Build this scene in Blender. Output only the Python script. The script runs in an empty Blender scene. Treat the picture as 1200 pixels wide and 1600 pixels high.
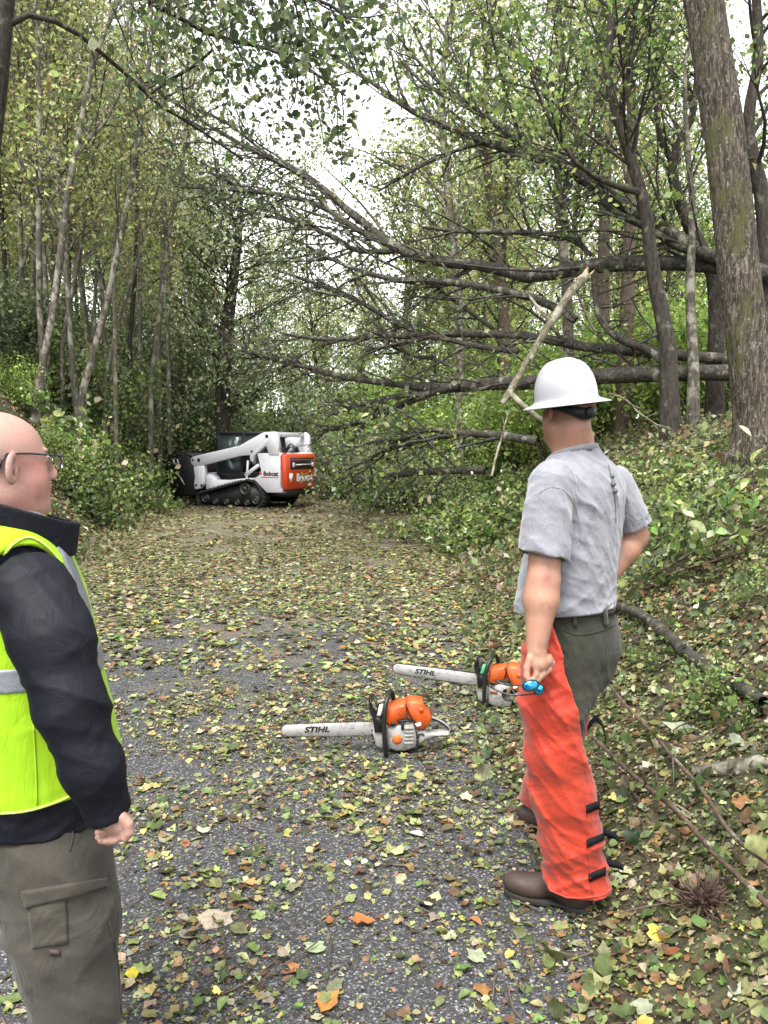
import bpy, math, random
import numpy as np
from mathutils import Vector, Matrix, Euler
R = math.radians
SC = bpy.context.scene
COL = SC.collection

# ------------------------------------------------------------------ camera, sky, sun, exposure
CAM_H = 1.65
PITCH = R(5.0)
cam_d = bpy.data.cameras.new('camera')
cam_d.sensor_fit = 'VERTICAL'; cam_d.sensor_height = 32.0; cam_d.lens = 24.0
cam_d.clip_start = 0.05; cam_d.clip_end = 1000
cam = bpy.data.objects.new('camera', cam_d); COL.objects.link(cam)
cam.location = (0, 0, CAM_H); cam.rotation_euler = (R(90) - PITCH, 0, 0)
SC.camera = cam

world = bpy.data.worlds.new('World'); SC.world = world; world.use_nodes = True
wn = world.node_tree; wn.nodes.clear()
sky = wn.nodes.new('ShaderNodeTexSky'); sky.sky_type = 'NISHITA'; sky.sun_disc = False
SUN_EL, SUN_AZ = R(62), R(200)
sky.sun_elevation = SUN_EL; sky.sun_rotation = SUN_AZ
sky.air_density = 1.0; sky.dust_density = 1.0; sky.ozone_density = 1.0
hs = wn.nodes.new('ShaderNodeHueSaturation'); hs.inputs['Saturation'].default_value = 0.10; hs.inputs['Value'].default_value = 1.0
bg = wn.nodes.new('ShaderNodeBackground'); bg.inputs['Strength'].default_value = 0.15
wo = wn.nodes.new('ShaderNodeOutputWorld')
wn.links.new(sky.outputs[0], hs.inputs['Color']); wn.links.new(hs.outputs[0], bg.inputs[0]); wn.links.new(bg.outputs[0], wo.inputs[0])

sun_d = bpy.data.lights.new('sun', 'SUN'); sun_d.energy = 1.5; sun_d.angle = R(25); sun_d.color = (1.0, 0.97, 0.92)
sun = bpy.data.objects.new('sun', sun_d); COL.objects.link(sun)
# sky sun_rotation is measured clockwise from +Y
sdir = Vector((math.sin(SUN_AZ) * math.cos(SUN_EL), math.cos(SUN_AZ) * math.cos(SUN_EL), math.sin(SUN_EL)))
sun.rotation_euler = sdir.to_track_quat('Z', 'Y').to_euler(); sun.location = (0, 0, 40)

SC.view_settings.view_transform = 'Standard'; SC.view_settings.look = 'None'
SC.view_settings.exposure = 2.1; SC.view_settings.gamma = 1.0
SC.render.engine = 'CYCLES'
cy = SC.cycles
cy.max_bounces = 5; cy.diffuse_bounces = 4; cy.glossy_bounces = 2; cy.transmission_bounces = 3
cy.transparent_max_bounces = 4; cy.caustics_reflective = False; cy.caustics_refractive = False
cy.use_denoising = True

# ------------------------------------------------------------------ measuring helpers
def ray(px, py):
    u = (px - 600) / 1200.0; v = (800 - py) / 1200.0
    c, s = math.cos(PITCH), math.sin(PITCH)
    return np.array([u, c + v * s, -s + v * c])
def W(px, py, Y):
    d = ray(px, py); t = Y / d[1]
    return np.array([0, 0, CAM_H]) + d * t

def road_r(y): return np.clip(0.55 + 0.075 * (y - 2.3), 0.2, 2.3)
def road_l(y): return np.clip(-3.7 - 0.12 * (y - 6), -6.5, -2.9)
def sp(x, k=0.25):      # soft ramp
    return k * np.logaddexp(0, np.asarray(x, float) / k)
def H(x, y):
    x = np.asarray(x, float); y = np.asarray(y, float)
    s = x - road_r(y) - 0.25
    a = sp(s, 0.12) * 0.62
    hr = np.where(a < 1.5, a, 1.5 + (1 - np.exp(-(a - 1.5) / 0.8)) * 0.6 + 0.04 * (a - 1.5))
    s2 = road_l(y) - 0.5 - x
    b = sp(s2, 0.15) * 1.25
    hl = np.where(b < 2.5, b, 2.5 + (b - 2.5) * 0.36)
    hl = np.where(hl > 6, 6 + (hl - 6) * .2, hl)
    off = np.clip(s, 0, 1.0) + np.clip(s2, 0, 1.0)
    bump = 0.05 * np.sin(1.9 * x + 1.3 * y) * np.sin(1.1 * y - 0.7 * x + 1) + 0.03 * np.sin(4.3 * x - 2.1 * y) + 0.02 * np.sin(5.1 * y + 3.3 * x)
    crown = 0.0
    return hr + hl + bump * off + crown
def G(px, py, maxy=80):
    d = ray(px, py); o = np.array([0, 0, CAM_H])
    t = np.arange(0.5, maxy, 0.02); P = o + d[None] * t[:, None]
    hit = np.nonzero(P[:, 2] < H(P[:, 0], P[:, 1]))[0]
    if len(hit) == 0: return P[-1]
    return P[hit[0]]
def ground(x, y): return np.array([x, y, float(H(x, y))])

# ------------------------------------------------------------------ object helpers
def tagset(o, label=None, cat=None, group=None, kind=None):
    if label: o['label'] = label
    if cat: o['category'] = cat
    if group: o['group'] = group
    if kind: o['kind'] = kind
    return o
def thing(name, label, cat, loc=(0, 0, 0), group=None):
    o = bpy.data.objects.new(name, None); COL.objects.link(o)
    o.location = Vector([float(c) for c in loc]); o.empty_display_size = 0.1
    return tagset(o, label, cat, group)
def root_loc(p):
    while p.parent: p = p.parent
    return np.array(p.location)
def raw_mesh(name, V, F, mat=None, smooth=False, colors=None, matidx=None):
    V = np.ascontiguousarray(V, dtype=np.float32); me = bpy.data.meshes.new(name)
    if isinstance(F, np.ndarray):
        k = F.shape[1]; n = F.shape[0]
        loops = F.astype(np.int32).ravel(); starts = np.arange(0, n * k, k, dtype=np.int32)
    else:
        n = len(F); lens = np.array([len(f) for f in F], dtype=np.int32)
        loops = np.array([i for f in F for i in f], dtype=np.int32)
        starts = np.concatenate([[0], np.cumsum(lens)[:-1]]).astype(np.int32)
    me.vertices.add(len(V)); me.vertices.foreach_set('co', V.ravel())
    me.loops.add(len(loops)); me.loops.foreach_set('vertex_index', loops)
    me.polygons.add(n); me.polygons.foreach_set('loop_start', starts)
    if smooth: me.polygons.foreach_set('use_smooth', np.ones(n, dtype=bool))
    if mat is not None:
        for m in (mat if isinstance(mat, (list, tuple)) else [mat]): me.materials.append(m)
    if matidx is not None: me.polygons.foreach_set('material_index', np.asarray(matidx, dtype=np.int32))
    if colors is not None:
        at = me.color_attributes.new('Col', 'FLOAT_COLOR', 'POINT')
        c = np.ones((len(V), 4), dtype=np.float32); c[:, :3] = colors
        at.data.foreach_set('color', c.ravel())
    me.update(calc_edges=True); me.validate()
    return me
def mobj(name, V, F, mat=None, parent=None, base=None, smooth=False, colors=None, matidx=None):
    """V in world coordinates; a child is stored relative to its thing's origin"""
    V = np.asarray(V, float)
    org = root_loc(parent) if parent is not None else (np.asarray(base, float) if base is not None else np.zeros(3))
    me = raw_mesh(name, V - org, F, mat, smooth, colors, matidx)
    o = bpy.data.objects.new(name, me); COL.objects.link(o)
    if parent is not None: o.parent = parent
    else: o.location = Vector(org)
    return o
def copy_tree(o, parent=None):
    c = o.copy(); COL.objects.link(c)
    if parent is not None: c.parent = parent
    for ch in list(o.children): copy_tree(ch, c)
    return c

# ------------------------------------------------------------------ materials
def new_mat(name):
    m = bpy.data.materials.new(name); m.use_nodes = True
    nt = m.node_tree; nt.nodes.clear()
    out = nt.nodes.new('ShaderNodeOutputMaterial'); b = nt.nodes.new('ShaderNodeBsdfPrincipled')
    nt.links.new(b.outputs[0], out.inputs[0])
    return m, nt, b, out
def ramp(nt, stops):
    r = nt.nodes.new('ShaderNodeValToRGB'); cr = r.color_ramp
    while len(cr.elements) < len(stops): cr.elements.new(0.5)
    for e, (p, c) in zip(cr.elements, stops): e.position = p; e.color = (*c, 1)
    return r
def coords(nt, scale=(1, 1, 1), kind='Object', rot=(0, 0, 0)):
    tc = nt.nodes.new('ShaderNodeTexCoord'); mp = nt.nodes.new('ShaderNodeMapping')
    mp.inputs['Scale'].default_value = scale; mp.inputs['Rotation'].default_value = rot
    nt.links.new(tc.outputs[kind], mp.inputs['Vector']); return mp.outputs[0]
def noise(nt, vec, scale, detail=4, rough=0.55, dist=0.0):
    n = nt.nodes.new('ShaderNodeTexNoise'); n.inputs['Scale'].default_value = scale
    n.inputs['Detail'].default_value = detail; n.inputs['Roughness'].default_value = rough
    n.inputs['Distortion'].default_value = dist
    if vec is not None: nt.links.new(vec, n.inputs['Vector'])
    return n
def bump(nt, hsock, b, strength=0.4, dist=0.01):
    bp = nt.nodes.new('ShaderNodeBump'); bp.inputs['Strength'].default_value = strength
    bp.inputs['Distance'].default_value = dist
    nt.links.new(hsock, bp.inputs['Height']); nt.links.new(bp.outputs[0], b.inputs['Normal'])
    return bp
def mat_simple(name, col, rough=0.5, metal=0.0, var=0.15, nscale=30, bumpS=0.0, bumpD=0.003, spec=0.5, coat=0.0):
    m, nt, b, out = new_mat(name)
    v = coords(nt); n = noise(nt, v, nscale, 5)
    lo = tuple(c * (1 - var) for c in col); hi = tuple(min(1, c * (1 + var)) for c in col)
    r = ramp(nt, [(0.3, lo), (0.7, hi)]); nt.links.new(n.outputs[0], r.inputs[0])
    nt.links.new(r.outputs[0], b.inputs['Base Color'])
    b.inputs['Roughness'].default_value = rough; b.inputs['Metallic'].default_value = metal
    b.inputs['Specular IOR Level'].default_value = spec
    if coat: b.inputs['Coat Weight'].default_value = coat
    if bumpS: bump(nt, n.outputs[0], b, bumpS, bumpD)
    return m
def mat_leaf(name, trans=0.35, rough=0.55, gain=1.0):
    m, nt, b, out = new_mat(name)
    at = nt.nodes.new('ShaderNodeAttribute'); at.attribute_name = 'Col'
    v = coords(nt); n = noise(nt, v, 45, 3)
    mr = nt.nodes.new('ShaderNodeMapRange'); mr.inputs[3].default_value = 0.7 * gain; mr.inputs[4].default_value = 1.3 * gain
    mr.inputs[1].default_value = 0.3; mr.inputs[2].default_value = 0.7
    nt.links.new(n.outputs[0], mr.inputs[0])
    mx = nt.nodes.new('ShaderNodeVectorMath'); mx.operation = 'SCALE'
    nt.links.new(at.outputs['Color'], mx.inputs[0]); nt.links.new(mr.outputs[0], mx.inputs['Scale'])
    nt.links.new(mx.outputs[0], b.inputs['Base Color']); b.inputs['Roughness'].default_value = rough
    b.inputs['Specular IOR Level'].default_value = 0.4
    if trans > 0:
        tr = nt.nodes.new('ShaderNodeBsdfTranslucent'); nt.links.new(mx.outputs[0], tr.inputs[0])
        ms = nt.nodes.new('ShaderNodeMixShader'); ms.inputs[0].default_value = trans
        nt.links.new(b.outputs[0], ms.inputs[1]); nt.links.new(tr.outputs[0], ms.inputs[2]); nt.links.new(ms.outputs[0], out.inputs[0])
    return m
def mat_bark(name, dark, light, lichen=None, scale=(9, 9, 2.2), lich_amt=0.6, bumpS=0.8):
    m, nt, b, out = new_mat(name)
    v = coords(nt, scale); n = noise(nt, v, 3.0, 8, 0.65, 0.6)
    r = ramp(nt, [(0.35, dark), (0.62, light)]); nt.links.new(n.outputs[0], r.inputs[0])
    src = r.outputs[0]
    if lichen:
        v2 = coords(nt, (1, 1, 0.7)); n2 = noise(nt, v2, 5.0, 6, 0.7)
        r2 = ramp(nt, [(lich_amt - 0.06, (0, 0, 0)), (lich_amt + 0.03, (1, 1, 1))]); nt.links.new(n2.outputs[0], r2.inputs[0])
        mx = nt.nodes.new('ShaderNodeMix'); mx.data_type = 'RGBA'; mx.inputs[7].default_value = (*lichen, 1)
        nt.links.new(r2.outputs[0], mx.inputs[0]); nt.links.new(src, mx.inputs[6]); src = mx.outputs[2]
    nt.links.new(src, b.inputs['Base Color']); b.inputs['Roughness'].default_value = 0.85
    b.inputs['Specular IOR Level'].default_value = 0.25
    bump(nt, n.outputs[0], b, bumpS, 0.02)
    return m
# ------------------------------------------------------------------ geometry collectors
class MB:
    def __init__(s): s.V = []; s.F = []; s.n = 0
    def add(s, V, F):
        V = np.asarray(V, float)
        s.V.append(V); s.F += [tuple(int(i) + s.n for i in f) for f in F]; s.n += len(V); return s
    def box(s, lo, hi, bev=0.0):
        lo = np.array(lo, float); hi = np.array(hi, float)
        if bev <= 0:
            V = [(x, y, z) for z in (lo[2], hi[2]) for y in (lo[1], hi[1]) for x in (lo[0], hi[0])]
            return s.add(V, [(0, 2, 3, 1), (4, 5, 7, 6), (0, 1, 5, 4), (2, 6, 7, 3), (0, 4, 6, 2), (1, 3, 7, 5)])
        b = min(bev, *(0.45 * (hi - lo))); bm = bmesh_box(lo, hi, b); return s.add(*bm)
    def prism(s, poly, y0, y1, bev=0.0, axis='y'):
        """polygon in (x,z) extruded along y (or in (y,z) along x)"""
        P = [(float(a), float(b)) for a, b in poly]
        area = sum(P[i][0] * P[(i + 1) % len(P)][1] - P[(i + 1) % len(P)][0] * P[i][1] for i in range(len(P)))
        if area < 0: P = P[::-1]
        n = len(P)
        def ins(b):
            out = []
            for i in range(n):
                p0 = np.array(P[i - 1]); p = np.array(P[i]); p1 = np.array(P[(i + 1) % n])
                d0 = p - p0; d1 = p1 - p; d0 = d0 / (np.linalg.norm(d0) + 1e-9); d1 = d1 / (np.linalg.norm(d1) + 1e-9)
                n0 = np.array([-d0[1], d0[0]]); n1 = np.array([-d1[1], d1[0]])
                m = n0 + n1; m = m / max(0.5, (m @ m) ** .5) / 1.0
                k = b / max(0.5, m @ n0); out.append(p + m * k)
            return out
        rings = [(y0, bev), (y0 + bev, 0), (y1 - bev, 0), (y1, bev)] if bev > 0 else [(y0, 0), (y1, 0)]
        V = []
        for yy, b in rings:
            for q in (ins(b) if b > 0 else P):
                V.append((q[0], yy, q[1]) if axis == 'y' else (yy, q[0], q[1]))
        F = []
        for k in range(len(rings) - 1):
            for i in range(n):
                j = (i + 1) % n; F.append((k * n + i, k * n + j, (k + 1) * n + j, (k + 1) * n + i))
        F.append(tuple(range(n))[::-1]); F.append(tuple(range((len(rings) - 1) * n, len(rings) * n)))
        return s.add(V, F)
    def tube(s, pts, r, k=8, cap=True):
        V, F = tube_geo(pts, r, k, cap); return s.add(V, F)
    def cyl(s, a, b, r, k=20, r2=None):
        return s.tube([a, b], [r, r if r2 is None else r2], k)
    def disc_ring(s, c, axis, prof, k=24):
        """lathe: prof = [(radius, height along axis)]"""
        ax = np.array(axis, float); ax /= np.linalg.norm(ax)
        u = np.cross(ax, (0, 0, 1.0) if abs(ax[2]) < .9 else (1.0, 0, 0)); u /= np.linalg.norm(u); w = np.cross(ax, u)
        V = []; c = np.array(c, float)
        for r, h in prof:
            for i in range(k):
                a = 2 * math.pi * i / k; V.append(c + ax * h + (u * math.cos(a) + w * math.sin(a)) * r)
        F = []
        for m in range(len(prof) - 1):
            for i in range(k):
                j = (i + 1) % k; F.append((m * k + i, m * k + j, (m + 1) * k + j, (m + 1) * k + i))
        return s.add(V, F)
    def arr(s): return np.concatenate(s.V) if s.V else np.zeros((0, 3))
    def build(s, name, mat, parent=None, M=None, base=None, smooth=False):
        V = s.arr()
        if M is not None: V = V @ np.array(M)[:3, :3].T + np.array(M)[:3, 3]
        return mobj(name, V, s.F, mat, parent, base, smooth)

def bmesh_box(lo, hi, b):
    # box with chamfered edges: 24 verts
    V = []; idx = {}
    for sx in (0, 1):
        for sy in (0, 1):
            for sz in (0, 1):
                c = np.array([(lo, hi)[sx][0], (lo, hi)[sy][1], (lo, hi)[sz][2]])
                sg = np.array([1 - 2 * sx, 1 - 2 * sy, 1 - 2 * sz])
                for ax in range(3):
                    o = sg * b; o[ax] = 0; idx[(sx, sy, sz, ax)] = len(V); V.append(c + o)
    F = []
    for ax in range(3):
        o1, o2 = [(1, 2), (2, 0), (0, 1)][ax]
        for sd in (0, 1):
            q = []
            for a, c in ((0, 0), (1, 0), (1, 1), (0, 1)):
                k = [0, 0, 0]; k[ax] = sd; k[o1] = a; k[o2] = c; q.append(idx[(*k, ax)])
            F.append(tuple(q if sd else q[::-1]))
    for ax in range(3):                       # edge bevels
        o1, o2 = [(1, 2), (2, 0), (0, 1)][ax]
        for a in (0, 1):
            for c in (0, 1):
                k0 = [0, 0, 0]; k0[o1] = a; k0[o2] = c; k1 = list(k0); k1[ax] = 1
                q = (idx[(*k0, o1)], idx[(*k1, o1)], idx[(*k1, o2)], idx[(*k0, o2)])
                F.append(q if (a ^ c) else q[::-1])
    for sx in (0, 1):
        for sy in (0, 1):
            for sz in (0, 1):
                q = tuple(idx[(sx, sy, sz, ax)] for ax in range(3)); F.append(q if (sx + sy + sz) % 2 else q[::-1])
    return V, F

def tube_geo(pts, r, k=8, cap=True):
    P = np.asarray(pts, float); n = len(P); r = np.broadcast_to(np.asarray(r, float), (n,))
    T = np.gradient(P, axis=0); T /= np.linalg.norm(T, axis=1, keepdims=True) + 1e-12
    u = np.cross(T[0], (0, 0, 1.0)); 
    if np.linalg.norm(u) < .2: u = np.cross(T[0], (1.0, 0, 0))
    u /= np.linalg.norm(u); V = []
    an = np.arange(k) * 2 * math.pi / k
    for i in range(n):
        u = u - T[i] * (u @ T[i]); u /= np.linalg.norm(u) + 1e-12; w = np.cross(T[i], u)
        V.append(P[i] + r[i] * (np.cos(an)[:, None] * u + np.sin(an)[:, None] * w))
    V = np.concatenate(V); F = []
    for i in range(n - 1):
        for j in range(k):
            q = (j + 1) % k; F.append((i * k + j, i * k + q, (i + 1) * k + q, (i + 1) * k + j))
    if cap: F.append(tuple(range(k))[::-1]); F.append(tuple(range((n - 1) * k, n * k)))
    return V, F

def spline(pts, n):
    """Catmull-Rom resample of a polyline (rows may carry extra columns such as radius)"""
    P = np.asarray(pts, float); m = len(P)
    if m < 3: 
        t = np.linspace(0, 1, n)[:, None]; return P[0] * (1 - t) + P[-1] * t
    Q = np.vstack([2 * P[0] - P[1], P, 2 * P[-1] - P[-2]])
    L = np.concatenate([[0], np.cumsum(np.linalg.norm(np.diff(P[:, :3], axis=0), axis=1))]); L /= L[-1]
    ts = np.linspace(0, 1, n); out = []
    for t in ts:
        i = min(m - 2, max(0, int(np.searchsorted(L, t, side='right') - 1))); f = (t - L[i]) / (L[i + 1] - L[i] + 1e-12)
        a, b, c, d = Q[i], Q[i + 1], Q[i + 2], Q[i + 3]
        out.append(0.5 * (2 * b + (c - a) * f + (2 * a - 5 * b + 4 * c - d) * f ** 2 + (3 * b - a - 3 * c + d) * f ** 3))
    return np.array(out)

# ------------------------------------------------------------------ branches (batched tubes)
class Wood:
    def __init__(s, seed): s.rng = np.random.default_rng(seed); s.b = {}; s.Lp = []; s.Ld = []
    def add(s, P, r, k):
        P = np.asarray(P, float); s.b.setdefault((len(P), k), []).append((P, np.broadcast_to(np.asarray(r, float), (len(P),))))
    def path(s, p, d, L, n, wob, droop=0.0):
        rng = s.rng; pts = [np.array(p, float)]; d = np.array(d, float); d /= np.linalg.norm(d); st = L / (n - 1)
        for i in range(n - 1):
            d = d + rng.normal(0, wob, 3) + np.array([0, 0, -droop]); d /= np.linalg.norm(d)
            pts.append(pts[-1] + d * st)
        return np.array(pts), d
    def twig(s, p, d, L, r, leaves, droop=0.02, wob=0.12, spread=0.06):
        P, _ = s.path(p, d, L, 4, wob, droop); s.add(P, [r, r * .8, r * .55, r * .25], 3)
        if leaves:
            t = s.rng.random(leaves) ** 0.7 * 2.999; i = t.astype(int); f = (t - i)[:, None]
            s.Lp.append(P[i] * (1 - f) + P[i + 1] * f + s.rng.normal(0, spread, (leaves, 3)))
    def limb(s, P, r, k, nsub, subL, subr, twigs, twigL, leaves, start=0.2, droop=0.02, bias=(0, 0, 0), up=0.3, ang=0.9, spread=0.06, wob=0.12):
        """a limb along P with nsub side branches carrying twigs with leaves"""
        P = np.asarray(P, float); r = np.asarray(r, float); s.add(P, r, k); rng = s.rng; n = len(P)
        for q in range(nsub):
            t = (start + (1 - start) * (q + rng.random()) / nsub) * (n - 1) * .999; i = int(t); f = t - i
            p = P[i] * (1 - f) + P[i + 1] * f; tang = P[i + 1] - P[i]; tang /= np.linalg.norm(tang)
            rr = (r[i] * (1 - f) + r[i + 1] * f)
            side = rng.normal(0, 1, 3); side -= tang * (side @ tang); side /= np.linalg.norm(side)
            d = tang * (1 - ang * .5) + side * ang + np.array([0, 0, up]) + np.array(bias)
            L = subL * (0.5 + rng.random() * .8) * (1.15 - 0.5 * t / (n - 1))
            sr = min(rr * .7, subr)
            Q, _ = s.path(p, d, L, 5, wob, droop); s.add(Q, sr * np.array([1, .85, .7, .5, .3]), 4)
            for w in range(twigs):
                tt = (0.15 + 0.85 * rng.random()) * 3.999; j = int(tt); ff = tt - j
                pp = Q[j] * (1 - ff) + Q[j + 1] * ff; dq = Q[j + 1] - Q[j]; dq /= np.linalg.norm(dq) + 1e-9
                d2 = dq * .7 + rng.normal(0, .6, 3) + np.array(bias) * .4
                s.twig(pp, d2, twigL * (.5 + rng.random()), max(sr * .35, .0025), leaves, droop, spread=spread)
    def geo(s):
        Vs = []; Fs = []; n0 = 0
        for (n, k), lst in s.b.items():
            P = np.array([a for a, _ in lst]); r = np.array([b for _, b in lst]); M = len(P)
            T = np.gradient(P, axis=1); T /= np.linalg.norm(T, axis=2, keepdims=True) + 1e-12
            ref = P[:, -1] - P[:, 0]; ref /= np.linalg.norm(ref, axis=1, keepdims=True) + 1e-12
            z = np.where(np.abs(ref[:, 2:3]) < .8, np.array([[0, 0, 1.]]), np.array([[1., 0, 0]]))
            u = np.cross(ref, z); u = np.repeat(u[:, None], n, 1); u -= T * (u * T).sum(2, keepdims=True)
            u /= np.linalg.norm(u, axis=2, keepdims=True) + 1e-12; w = np.cross(T, u)
            an = np.arange(k) * 2 * math.pi / k
            V = P[:, :, None] + r[:, :, None, None] * (np.cos(an)[:, None] * u[:, :, None] + np.sin(an)[:, None] * w[:, :, None])
            Vs.append(V.reshape(-1, 3))
            b = (np.arange(M) * n * k)[:, None, None] + (np.arange(n - 1) * k)[None, :, None] + np.arange(k)[None, None]
            b2 = (np.arange(M) * n * k)[:, None, None] + (np.arange(n - 1) * k)[None, :, None] + ((np.arange(k) + 1) % k)[None, None]
            F = np.stack([b, b2, b2 + k, b + k], -1).reshape(-1, 4) + n0; Fs.append(F); n0 += M * n * k
        return np.concatenate(Vs), np.concatenate(Fs)
    def leafpos(s): return np.concatenate(s.Lp) if s.Lp else np.zeros((0, 3))

# ------------------------------------------------------------------ leaves
TM_DIAMOND = (np.array([[0, 0, 0], [.34, .45, .10], [0, 1, 0], [-.34, .45, .10]]), np.array([[0, 1, 2], [0, 2, 3]]))
TM_OVAL = (np.array([[0, 0, 0], [.26, .2, .09], [.36, .5, .13], [.2, .82, .05], [0, 1.05, -.06], [-.2, .82, .05], [-.36, .5, .13], [-.26, .2, .09], [0, .5, 0]]),
           np.array([[8, 0, 1], [8, 1, 2], [8, 2, 3], [8, 3, 4], [8, 4, 5], [8, 5, 6], [8, 6, 7], [8, 7, 0]]))
def _lobed(lob, seed, curl):
    rg = np.random.default_rng(seed); n = lob * 2; pts = [[0, 0.45, 0]]
    for i in range(n + 1):
        a = -math.pi / 2 + 0.35 + (2 * math.pi - 0.7) * i / n
        rad = (0.56 if i % 2 else 0.38) * (1 + rg.normal(0, .13)) * (1 + .25 * math.cos(a - math.pi / 2))
        x, y = rad * math.cos(a), 0.45 + rad * math.sin(a) * .95
        pts.append([x, y, curl * (x * x * 1.2 + (y - .45) ** 2) + rg.normal(0, .07)])
    pts.append([0, 0.02, 0]); m = len(pts)
    F = [[0, i, i + 1] for i in range(1, m - 1)] + [[0, m - 1, 1]]
    return np.array(pts, float), np.array(F)
TM_LOBE = [_lobed(5, 1, .35), _lobed(4, 2, -.45), _lobed(5, 3, .8), _lobed(3, 4, .5)]
def _tulip():
    pts = np.array([[0, .45, 0], [0, 0, 0], [.3, .08, .04], [.48, .3, .12], [.36, .5, .08], [.46, .78, .1], [.2, .92, .02], [0, .8, -.02], [-.2, .92, .02], [-.46, .78, .1], [-.36, .5, .08], [-.48, .3, .12], [-.3, .08, .04]])
    return pts, np.array([[0, i, i + 1] for i in range(1, 12)] + [[0, 12, 1]])
TM_LOBE.append(_tulip())
def _torn(seed):
    rg = np.random.default_rng(seed); n = 6; a = np.sort(rg.uniform(0, 1, n) * .5 + np.arange(n)) / n * 2 * math.pi; r = rg.uniform(.22, .58, n)
    P = np.vstack([[0, .5, rg.uniform(-.1, .1)], np.stack([r * np.cos(a) * .8, .5 + r * np.sin(a), rg.normal(0, .10, n)], 1)])
    return P, np.array([[0, i, i % n + 1] for i in range(1, n + 1)])
TM_TORN = [_torn(i) for i in range(5)]
def leaf_arrays(rng, pos, size, col, tm, up=0.0, nrm=None):
    N = len(pos); TV, TF = tm
    n = rng.normal(0, 1, (N, 3)); n /= np.linalg.norm(n, axis=1, keepdims=True)
    if nrm is not None: n = n * (1 - up) + nrm * up
    else: n = n * (1 - up) + np.array([0, 0, 1.]) * up
    n /= np.linalg.norm(n, axis=1, keepdims=True) + 1e-9
    t = rng.normal(0, 1, (N, 3)); t -= n * (t * n).sum(1, keepdims=True); t /= np.linalg.norm(t, axis=1, keepdims=True) + 1e-9
    b = np.cross(t, n)
    S = np.broadcast_to(np.asarray(size, float), (N,))[:, None, None]
    w = rng.uniform(.75, 1.15, (N, 1, 1)); cz = rng.uniform(.2, 1.8, (N, 1, 1))
    V = pos[:, None] + S * (TV[None, :, 0:1] * w * b[:, None] + (TV[None, :, 1:2] - .5) * t[:, None] + TV[None, :, 2:3] * cz * n[:, None])
    F = (np.arange(N) * len(TV))[:, None, None] + TF[None]
    C = np.repeat(col[:, None], len(TV), 1)
    return V.reshape(-1, 3), F.reshape(-1, 3), C.reshape(-1, 3)
def palette(rng, N, cols, wts, jit=0.18):
    cols = np.array(cols, float); wts = np.array(wts, float); wts /= wts.sum()
    i = rng.choice(len(cols), N, p=wts)
    return np.clip(cols[i] * np.exp(rng.normal(0, jit, (N, 1))) * np.exp(rng.normal(0, jit * .35, (N, 3))), 0.003, .85)
def cat_arrays(lst):
    Vs, Fs, Cs = [], [], []; n = 0
    for V, F, C in lst: Vs.append(V); Fs.append(F + n); Cs.append(C); n += len(V)
    return np.concatenate(Vs), np.concatenate(Fs), np.concatenate(Cs)
# ------------------------------------------------------------------ lattice noise
def vn2(x, y, sc, seed=0):
    x = np.asarray(x, float) * sc + 100; y = np.asarray(y, float) * sc + 100
    xi = np.floor(x).astype(np.int64); yi = np.floor(y).astype(np.int64); fx = x - xi; fy = y - yi
    fx = fx * fx * (3 - 2 * fx); fy = fy * fy * (3 - 2 * fy)
    def h(a, b):
        k = (a * 374761393 + b * 668265263 + seed * 1442695041) & 0xffffffff
        k = ((k ^ (k >> 13)) * 1274126177) & 0xffffffff
        return ((k ^ (k >> 16)) & 0xffff) / 65535.0
    return (h(xi, yi) * (1 - fx) + h(xi + 1, yi) * fx) * (1 - fy) + (h(xi, yi + 1) * (1 - fx) + h(xi + 1, yi + 1) * fx) * fy

# ------------------------------------------------------------------ ground sheet and road
def mat_ground():
    m, nt, b, out = new_mat('forest_floor')
    v = coords(nt); n1 = noise(nt, v, 1.1, 5); n2 = noise(nt, v, 28, 6, .7)
    r1 = ramp(nt, [(.35, (.035, .028, .016)), (.5, (.07, .055, .03)), (.68, (.06, .075, .025))])
    r2 = ramp(nt, [(.35, (.25, .2, .15)), (.6, (1, 1, 1)), (.72, (2.2, 2.0, 1.5))])
    nt.links.new(n1.outputs[0], r1.inputs[0]); nt.links.new(n2.outputs[0], r2.inputs[0])
    mx = nt.nodes.new('ShaderNodeVectorMath'); mx.operation = 'MULTIPLY'
    nt.links.new(r1.outputs[0], mx.inputs[0]); nt.links.new(r2.outputs[0], mx.inputs[1])
    nt.links.new(mx.outputs[0], b.inputs['Base Color']); b.inputs['Roughness'].default_value = .9
    bump(nt, n2.outputs[0], b, .8, .03); return m
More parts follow.
